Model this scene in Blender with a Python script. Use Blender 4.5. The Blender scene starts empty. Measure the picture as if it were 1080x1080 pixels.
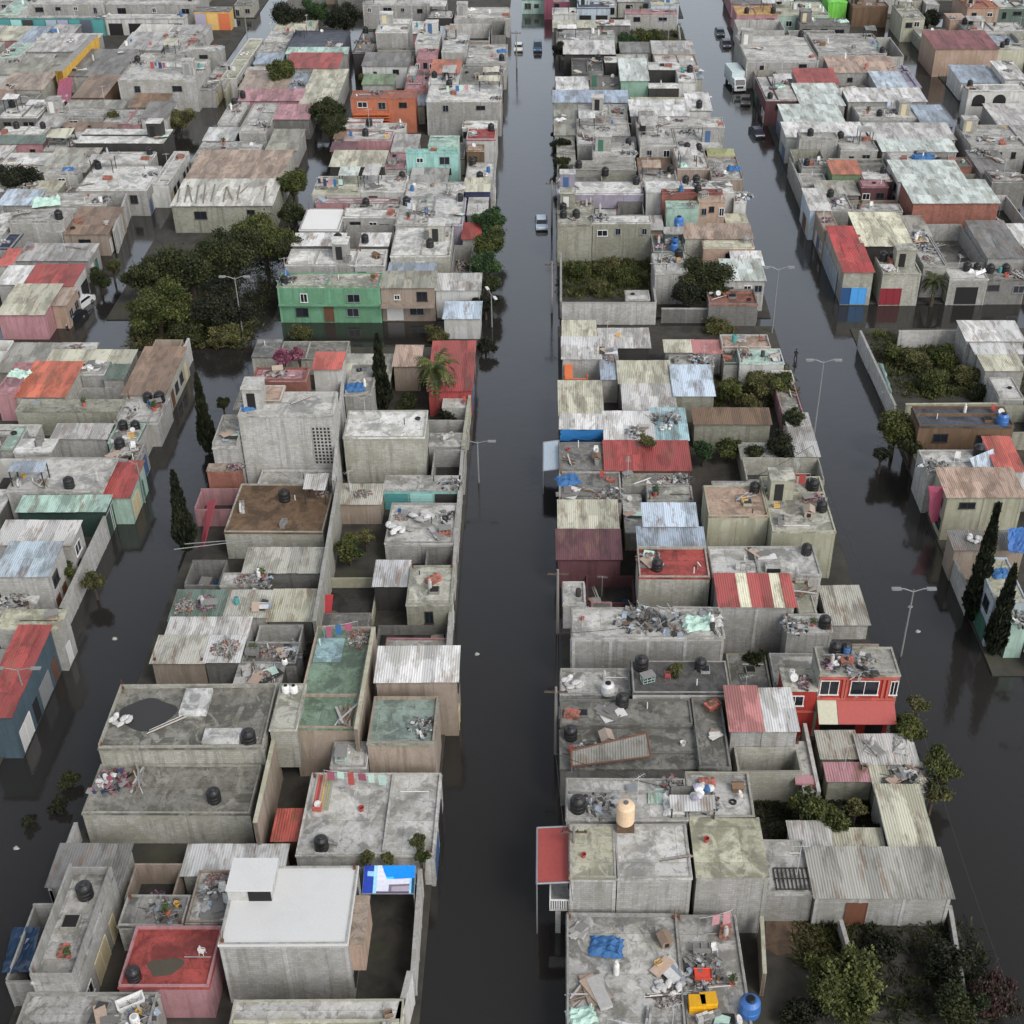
import bpy, bmesh, math, random
from mathutils import Vector, Matrix
C = bpy.context
S = C.scene
COL = S.collection
# ------------------------------------------------------------ camera, sky, sun, exposure
CAM_H, PITCH = 75.0, math.radians(34.715)
cam_d = bpy.data.cameras.new('camera'); cam = bpy.data.objects.new('camera', cam_d); COL.objects.link(cam)
cam.location = (0, 0, CAM_H); cam.rotation_euler = (math.radians(90) - PITCH, 0, 0)
cam_d.sensor_width = 36; cam_d.lens = 36 * 1400 / 1080
cam_d.shift_x = (540 - 578) / 1080
cam_d.clip_start = 0.5; cam_d.clip_end = 5000
S.camera = cam
wd = bpy.data.worlds.new('World'); S.world = wd; wd.use_nodes = True
nt = wd.node_tree
sky = nt.nodes.new('ShaderNodeTexSky'); sky.sky_type = 'NISHITA'; sky.sun_disc = False
SUN_EL, SUN_AZ = math.radians(50), math.radians(140)      # azimuth clockwise from +Y
sky.sun_elevation = SUN_EL; sky.sun_rotation = SUN_AZ
sky.air_density = 1.2; sky.dust_density = 5.0; sky.ozone_density = 1.0
hs = nt.nodes.new('ShaderNodeHueSaturation'); hs.inputs['Saturation'].default_value = 0.42
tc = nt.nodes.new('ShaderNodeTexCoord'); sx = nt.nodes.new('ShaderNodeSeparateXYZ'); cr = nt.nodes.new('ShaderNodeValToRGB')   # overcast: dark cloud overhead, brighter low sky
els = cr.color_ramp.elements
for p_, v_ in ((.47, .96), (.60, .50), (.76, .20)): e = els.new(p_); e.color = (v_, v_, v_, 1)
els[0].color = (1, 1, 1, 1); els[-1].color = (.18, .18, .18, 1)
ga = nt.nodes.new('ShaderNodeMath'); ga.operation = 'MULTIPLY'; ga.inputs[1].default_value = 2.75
mx = nt.nodes.new('ShaderNodeMix'); mx.data_type = 'RGBA'; mx.blend_type = 'MULTIPLY'; mx.inputs[0].default_value = 1.0
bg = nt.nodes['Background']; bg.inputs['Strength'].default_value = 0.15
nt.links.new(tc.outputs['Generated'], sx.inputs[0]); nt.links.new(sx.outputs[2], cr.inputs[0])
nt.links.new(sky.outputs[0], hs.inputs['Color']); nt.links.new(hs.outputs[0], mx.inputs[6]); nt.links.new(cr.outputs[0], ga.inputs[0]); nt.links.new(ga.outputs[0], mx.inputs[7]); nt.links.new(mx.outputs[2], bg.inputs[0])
sd = bpy.data.lights.new('sun', 'SUN'); sd.energy = 1.25; sd.angle = math.radians(14); sd.color = (1.0, 0.975, 0.945)
so = bpy.data.objects.new('sun', sd); COL.objects.link(so)
_d = Vector((math.sin(SUN_AZ) * math.cos(SUN_EL), math.cos(SUN_AZ) * math.cos(SUN_EL), math.sin(SUN_EL)))
so.rotation_euler = (-_d).to_track_quat('-Z', 'Y').to_euler()
S.view_settings.view_transform = 'Standard'; S.view_settings.look = 'None'
S.view_settings.exposure = -0.08; S.view_settings.gamma = 1.0
try: S.cycles.max_bounces = 6; S.cycles.diffuse_bounces = 3; S.cycles.glossy_bounces = 3
except Exception: pass

# ------------------------------------------------------------ colours and materials
def lin(c): return tuple((x/255/12.92 if x/255 <= .04045 else ((x/255+.055)/1.055)**2.4) for x in c)
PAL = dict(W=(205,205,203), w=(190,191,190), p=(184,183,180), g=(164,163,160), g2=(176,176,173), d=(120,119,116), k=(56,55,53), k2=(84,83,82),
 nb=(78,84,100), m=(166,165,153), m2=(150,149,140), m3=(122,121,114), m4=(124,122,113), o=(146,146,130), ye=(182,180,156), ye2=(174,173,148), ye3=(206,203,172),
 tn=(160,142,126), sa=(176,146,126), br=(112,84,58), br2=(134,110,90), rb=(156,92,76), rt=(165,140,120), rm=(140,112,90),
 r=(180,60,60), r2=(172,62,56), rr=(196,52,48), rd=(196,38,28), mr=(104,58,64), mr2=(150,66,76), mr3=(136,64,66), pk=(178,122,130), pr=(186,112,110),
 c2=(200,84,70), c3=(214,100,68), yo=(206,160,80), yo2=(214,160,40), nb2=(20,50,84), B2=(34,116,190), B3=(40,100,180), mg2=(176,70,100), lm=(150,156,98), mi=(160,196,182), mi2=(188,200,194), mi3=(184,197,190),
 or2=(184,98,66), gr=(98,164,124), gr2=(110,136,96), gr3=(120,160,140), lg=(110,220,60), tg=(30,62,54), t=(94,116,104), tl=(126,146,136), gt=(108,136,114), tq=(136,194,188),
 tq3=(60,140,140), b=(176,194,212), b2=(146,162,180), b3=(140,178,186), b4=(160,178,192), b5=(150,168,190), B=(36,96,160), bt=(62,88,104), nv=(42,52,96),
 lv=(150,144,168), mg=(150,70,96), S=(178,180,182), wl=(192,190,180), st=(178,70,66), orx=(210,104,66), og=(206,96,50))
def _muted(c, s=.76):
    g = .3*c[0] + .59*c[1] + .11*c[2]; return tuple(g + (x - g) * s for x in c)
PAL = {k: _muted(v) for k, v in PAL.items()}
MATS = {}
class NB:
    def __init__(s, name):
        s.m = bpy.data.materials.new(name); s.m.use_nodes = True
        s.t = s.m.node_tree; s.b = s.t.nodes['Principled BSDF']
    def n(s, typ, **kw):
        x = s.t.nodes.new('ShaderNode' + typ)
        for k, v in kw.items():
            if k.startswith('_'): setattr(x, k[1:], v)
            else: x.inputs[k.replace('__', ' ')].default_value = v
        return x
    def l(s, a, b): s.t.links.new(a, b)
    def pos(s, sc=(1, 1, 1)):
        g = s.n('NewGeometry'); mp = s.n('Mapping'); mp.inputs['Scale'].default_value = sc
        s.l(g.outputs['Position'], mp.inputs[0]); return mp.outputs[0]
    def noise(s, vec, scale, detail=5, rough=.6, dist=0.0):
        x = s.n('TexNoise', Scale=scale, Detail=detail, Roughness=rough, Distortion=dist); s.l(vec, x.inputs['Vector']); return x.outputs['Fac']
    def ramp(s, f, a, b, lo=0.0, hi=1.0):
        x = s.n('MapRange', _clamp=True); x.inputs[1].default_value = a; x.inputs[2].default_value = b; x.inputs[3].default_value = lo; x.inputs[4].default_value = hi
        s.l(f, x.inputs[0]); return x.outputs[0]
    def mix(s, f, a, b, blend='MIX'):
        x = s.n('Mix', _data_type='RGBA', _blend_type=blend)
        for i, v in ((0, f), (6, a), (7, b)):
            if hasattr(v, 'is_linked') or hasattr(v, 'links'): s.l(v, x.inputs[i])
            else: x.inputs[i].default_value = (tuple(v) + (1,)) if i else v
        return x.outputs[2]
    def bump(s, h, st, dist=.05):
        x = s.n('Bump', Strength=st, Distance=dist); s.l(h, x.inputs['Height']); s.l(x.outputs[0], s.b.inputs['Normal'])
def mul(c, k): return tuple(min(1, x * (k if not isinstance(k, tuple) else k[i])) for i, x in enumerate(c))
def island(q, lo, hi):
    g = q.n('NewGeometry'); return q.ramp(g.outputs['Random Per Island'], 0, 1, lo, hi)
def vari(q, col, f):
    x = q.n('HueSaturation'); q.l(f, x.inputs['Value'])
    if isinstance(col, tuple): x.inputs['Color'].default_value = col + (1,)
    else: q.l(col, x.inputs['Color'])
    return x.outputs[0]
def mat_slab(key):
    k = 'slab_' + key
    if k in MATS: return MATS[k]
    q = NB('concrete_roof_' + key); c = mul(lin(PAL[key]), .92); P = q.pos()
    a = q.ramp(q.noise(P, .38, 8, .62, .6), .50, .57); b = q.ramp(q.noise(P, .9, 8, .66, .4), .49, .56)
    f = q.noise(P, 4.0, 6, .75); sp = q.ramp(q.noise(P, 2.0, 6, .62, .5), .56, .61)
    wh = q.ramp(q.noise(q.pos((1.3, .9, 1)), .6, 7, .62, 1.0), .54, .60)
    br = q.n('TexBrick', Scale=1.0, _offset=.37); br.inputs['Brick Width'].default_value = 4.3; br.inputs['Row Height'].default_value = 3.1; br.inputs['Mortar Size'].default_value = .025
    br.inputs['Color1'].default_value = (.80, .80, .79, 1); br.inputs['Color2'].default_value = (1.12, 1.12, 1.1, 1); br.inputs['Mortar'].default_value = (.6, .6, .58, 1); q.l(P, br.inputs[0])
    col = q.mix(q.ramp(a, 0, 1, 0, .85), c, mul(c, (.42, .42, .405)))
    if key in ('m4', 'm3', 'm2', 'm', 'g', 'd'):
        big = q.ramp(q.noise(q.pos((.8, 1.2, 1)), .24, 8, .6, .9), .535, .575, 0, .8); col = q.mix(big, col, mul(c, (.36, .36, .345)))
        pale = q.ramp(q.noise(q.pos((1.1, .8, 1)), .42, 8, .62, 1.2), .545, .585, 0, .7); col = q.mix(pale, col, mul(c, 1.45))
    col = q.mix(q.ramp(b, 0, 1, 0, .55), col, mul(c, (.66, .65, .56)))
    col = q.mix(q.ramp(wh, 0, 1, 0, .5), col, mul(c, 1.3))
    col = q.mix(q.ramp(sp, 0, 1, 0, .6), col, mul(c, .40))
    col = q.mix(.75, col, br.outputs[0], 'MULTIPLY')
    col = q.mix(1.0, col, q.ramp(f, .25, .75, .74, 1.2), 'MULTIPLY')
    q.l(col, q.b.inputs['Base Color']); q.l(q.ramp(a, 0, 1, .9, .5), q.b.inputs['Roughness']); q.bump(f, .3, .03)
    MATS[k] = q.m; return q.m
def mat_smooth(key):
    k = 'smooth_' + key
    if k in MATS: return MATS[k]
    q = NB('smooth_screed_' + key); c = lin(PAL[key]); P = q.pos()
    a = q.ramp(q.noise(P, .4, 6, .6, .8), .5, .8, 0, .3); f = q.noise(P, 7, 5, .7)
    col = q.mix(a, c, mul(c, (.75, .75, .72))); col = q.mix(1.0, col, q.ramp(f, .3, .7, .94, 1.05), 'MULTIPLY')
    q.l(col, q.b.inputs['Base Color']); q.b.inputs['Roughness'].default_value = .8
    MATS[k] = q.m; return q.m
def mat_sheet(key):
    k = 'sheet_' + key
    if k in MATS: return MATS[k]
    q = NB('corrugated_sheet_' + key); c = lin(PAL[key]); P = q.pos()
    a = q.ramp(q.noise(q.pos((1, .35, 1)), .8, 8, .64, .4), .48, .57, 0, .75)
    r = q.ramp(q.noise(q.pos((2.2, .4, 1)), .7, 6, .7, .2), .54, .62, 0, .6)
    col = q.mix(a, c, mul(c, (.52, .51, .47))); col = q.mix(r, col, (.17, .10, .06))
    col = vari(q, col, island(q, .70, 1.15))
    w = q.n('TexWave', _wave_type='BANDS', _bands_direction='X', Scale=1.6); q.l(P, w.inputs[0])
    col = q.mix(1.0, col, q.ramp(w.outputs['Fac'], 0, 1, .9, 1.04), 'MULTIPLY')
    q.l(col, q.b.inputs['Base Color']); q.b.inputs['Roughness'].default_value = .55; q.bump(w.outputs['Fac'], .6, .05)
    MATS[k] = q.m; return q.m
def mat_wall(key):
    k = 'wall_' + key
    if k in MATS: return MATS[k]
    q = NB('wall_' + key); c = mul(lin(PAL[key]), .84); P = q.pos()
    st = q.ramp(q.noise(q.pos((1.9, 1.9, .14)), 1.0, 8, .7), .49, .60, 0, .75)
    bl = q.ramp(q.noise(P, .45, 7, .62, .5), .47, .58, 0, .8); f = q.noise(P, 6, 5, .7)
    col = q.mix(st, c, mul(c, (.60, .59, .54))); col = q.mix(bl, col, mul(c, (.80, .80, .74)))
    if key in ('g', 'g2', 'd', 'p', 'm', 'o', 'rb'):
        g = q.n('NewGeometry'); sx = q.n('SeparateXYZ'); q.l(g.outputs['Position'], sx.inputs[0])
        ad = q.n('Math', _operation='ADD'); q.l(sx.outputs[0], ad.inputs[0]); q.l(sx.outputs[1], ad.inputs[1])
        cb = q.n('CombineXYZ'); q.l(ad.outputs[0], cb.inputs[0]); q.l(sx.outputs[2], cb.inputs[1])
        br = q.n('TexBrick', Scale=1.0); br.inputs['Brick Width'].default_value = .4; br.inputs['Row Height'].default_value = .2; br.inputs['Mortar Size'].default_value = .012
        br.inputs['Color1'].default_value = (.86, .86, .86, 1); br.inputs['Color2'].default_value = (1.08, 1.08, 1.08, 1); br.inputs['Mortar'].default_value = (.72, .72, .72, 1)
        q.l(cb.outputs[0], br.inputs[0]); col = q.mix(1.0, col, br.outputs[0], 'MULTIPLY')
    col = q.mix(1.0, col, q.ramp(f, .25, .75, .85, 1.12), 'MULTIPLY')
    oi = q.n('ObjectInfo'); col = vari(q, col, q.ramp(oi.outputs['Random'], 0, 1, .85, 1.12))
    q.l(col, q.b.inputs['Base Color']); q.b.inputs['Roughness'].default_value = .88; q.bump(f, .25, .02)
    MATS[k] = q.m; return q.m
def mat_plain(name, rgb, rough=.6, metal=0.0, var=.12, isl=False, spec=.5):
    if name in MATS: return MATS[name]
    q = NB(name); c = lin(rgb); f = q.noise(q.pos(), 4, 5, .65)
    col = q.mix(1.0, c, q.ramp(f, .25, .75, 1 - var, 1 + var), 'MULTIPLY')
    if isl: col = vari(q, col, island(q, .6, 1.3))
    q.l(col, q.b.inputs['Base Color']); q.b.inputs['Roughness'].default_value = rough; q.b.inputs['Metallic'].default_value = metal
    q.b.inputs['Specular IOR Level'].default_value = spec
    MATS[name] = q.m; return q.m
def mat_col(name='mixed_colours', rough=.75):
    if name in MATS: return MATS[name]
    q = NB(name); a = q.n('VertexColor', _layer_name='Col'); f = q.noise(q.pos(), 5, 5, .7)
    col = q.mix(1.0, a.outputs[0], q.ramp(f, .25, .75, .8, 1.15), 'MULTIPLY')
    q.l(col, q.b.inputs['Base Color']); q.b.inputs['Roughness'].default_value = rough
    MATS[name] = q.m; return q.m
def mat_leaf(name, rgb, rgb2):
    if name in MATS: return MATS[name]
    q = NB(name); c, c2 = lin(rgb), lin(rgb2)
    g = q.n('NewGeometry'); n = q.ramp(q.noise(q.pos(), .55, 4, .6), .4, .62)
    col = q.mix(n, c, c2); col = vari(q, col, island(q, .6, 1.45))
    q.l(col, q.b.inputs['Base Color']); q.b.inputs['Roughness'].default_value = .65; q.b.inputs['Specular IOR Level'].default_value = .25
    MATS[name] = q.m; return q.m

# ------------------------------------------------------------ mesh helpers
class MB:
    def __init__(s): s.v = []; s.f = []; s.c = []; s.col = None
    def add(s, vs, fs):
        o = len(s.v); s.v += [tuple(v) for v in vs]
        for f in fs: s.f.append(tuple(i + o for i in f)); s.c.append(s.col)
        return s
    def box(s, x0, x1, y0, y1, z0, z1):
        return s.add([(x0,y0,z0),(x1,y0,z0),(x1,y1,z0),(x0,y1,z0),(x0,y0,z1),(x1,y0,z1),(x1,y1,z1),(x0,y1,z1)],
                     [(0,3,2,1),(4,5,6,7),(0,1,5,4),(1,2,6,5),(2,3,7,6),(3,0,4,7)])
    def obox(s, c, d, rz=0.0, tx=0.0, ty=0.0):
        M = Matrix.Translation(c) @ Matrix.Rotation(rz, 4, 'Z') @ Matrix.Rotation(tx, 4, 'X') @ Matrix.Rotation(ty, 4, 'Y')
        hx, hy, hz = d[0]/2, d[1]/2, d[2]/2
        vs = [M @ Vector(p) for p in [(-hx,-hy,-hz),(hx,-hy,-hz),(hx,hy,-hz),(-hx,hy,-hz),(-hx,-hy,hz),(hx,-hy,hz),(hx,hy,hz),(-hx,hy,hz)]]
        return s.add(vs, [(0,3,2,1),(4,5,6,7),(0,1,5,4),(1,2,6,5),(2,3,7,6),(3,0,4,7)])
    def tube(s, p0, p1, r0, r1=None, n=8, caps=True):
        p0, p1 = Vector(p0), Vector(p1); r1 = r0 if r1 is None else r1
        d = (p1 - p0).normalized(); a = d.orthogonal().normalized(); b = d.cross(a)
        vs = []
        for p, r in ((p0, r0), (p1, r1)):
            for i in range(n):
                t = 2 * math.pi * i / n; vs.append(p + a * (r * math.cos(t)) + b * (r * math.sin(t)))
        fs = [(i, (i+1) % n, n + (i+1) % n, n + i) for i in range(n)]
        if caps: fs += [tuple(range(n))[::-1], tuple(range(n, 2*n))]
        return s.add(vs, fs)
    def path(s, pts, r, n=6):
        for a, b in zip(pts[:-1], pts[1:]): s.tube(a, b, r, r, n)
        return s
    def lathe(s, prof, n=14, c=(0, 0, 0)):
        vs = []
        for r, z in prof:
            for i in range(n):
                t = 2 * math.pi * i / n; vs.append((c[0] + r * math.cos(t), c[1] + r * math.sin(t), c[2] + z))
        fs = []
        for k in range(len(prof) - 1):
            for i in range(n): fs.append((k*n + i, k*n + (i+1) % n, (k+1)*n + (i+1) % n, (k+1)*n + i))
        fs += [tuple(range(n))[::-1], tuple(range((len(prof)-1)*n, len(prof)*n))]
        return s.add(vs, fs)
    def prism(s, poly, z0, z1):
        n = len(poly); return s.add([(x, y, z0) for x, y in poly] + [(x, y, z1) for x, y in poly],
            [tuple(range(n))[::-1], tuple(range(n, 2*n))] + [(i, (i+1) % n, n + (i+1) % n, n + i) for i in range(n)])
    def mesh(s, name):
        me = bpy.data.meshes.new(name); me.from_pydata(s.v, [], s.f); me.update()
        if any(c is not None for c in s.c):
            at = me.color_attributes.new('Col', 'FLOAT_COLOR', 'CORNER')
            buf = []
            for f, c in zip(s.f, s.c):
                c = c or (.3, .3, .3)
                for _ in f: buf += [c[0], c[1], c[2], 1.0]
            at.data.foreach_set('color', buf)
        return me
    def build(s, name, mat, parent=None, loc=None, smooth=False):
        me = s.mesh(name); me.materials.append(mat)
        if smooth:
            for p in me.polygons: p.use_smooth = True
        return put(name, me, parent, loc)
def put(name, me, parent=None, loc=None):
    o = bpy.data.objects.new(name, me); COL.objects.link(o)
    if parent is not None: o.parent = parent
    if loc is not None: o.location = loc
    return o
def tag(o, label, cat, group=None, kind=None):
    if label: o['label'] = label
    if cat: o['category'] = cat
    if group: o['group'] = group
    if kind: o['kind'] = kind
    return o
def thing(name, label, cat, loc=(0, 0, 0), rz=0.0, group=None):
    o = bpy.data.objects.new(name, None); COL.objects.link(o); o.location = loc; o.rotation_euler = (0, 0, rz); o.empty_display_size = .3
    return tag(o, label, cat, group)
def dup(o, loc, rz=0.0, sc=None, label=None, parent=None):
    c = o.copy(); COL.objects.link(c); c.location = loc; c.rotation_euler = (0, 0, rz)
    if sc is not None: c.scale = sc if isinstance(sc, tuple) else (sc, sc, sc)
    if label: c['label'] = label
    for ch in o.children:
        d = ch.copy(); COL.objects.link(d); d.parent = c
        for g in ch.children:
            e = g.copy(); COL.objects.link(e); e.parent = d
    return c

# ------------------------------------------------------------ the setting
def structure(o): o['kind'] = 'structure'; return o
q = NB('flood_water'); q.b.inputs['Base Color'].default_value = (.020, .019, .0175, 1); q.b.inputs['Roughness'].default_value = .10; q.b.inputs['IOR'].default_value = 1.6
nz = q.n('Math', _operation='ADD'); q.l(q.noise(q.pos(), .5, 3, .5), nz.inputs[0]); q.l(q.noise(q.pos((1, .6, 1)), 2.5, 3, .5), nz.inputs[1])
q.bump(nz.outputs[0], .16, .05)
MATS['water'] = q.m
q = NB('bare_earth'); P = q.pos(); f = q.noise(P, .5, 8, .65, .4)
cc = q.mix(q.ramp(f, .35, .65), (.022, .021, .018), (.055, .050, .042)); cc = q.mix(q.ramp(q.noise(P, .2, 5, .6), .52, .66, 0, .6), cc, (.05, .055, .028)); q.l(cc, q.b.inputs['Base Color'])
q.b.inputs['Roughness'].default_value = .9; q.bump(f, .4, .1); MATS['earth'] = q.m
structure(MB().box(-1500, 1500, -200, 3200, -3, -.6).build('ground', MATS['earth']))
me = bpy.data.meshes.new('flood_water'); me.from_pydata([(-1400,-150,0),(1400,-150,0),(1400,3000,0),(-1400,3000,0)], [], [(0,1,2,3)]); me.materials.append(MATS['water'])
structure(put('flood_water', me))

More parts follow.
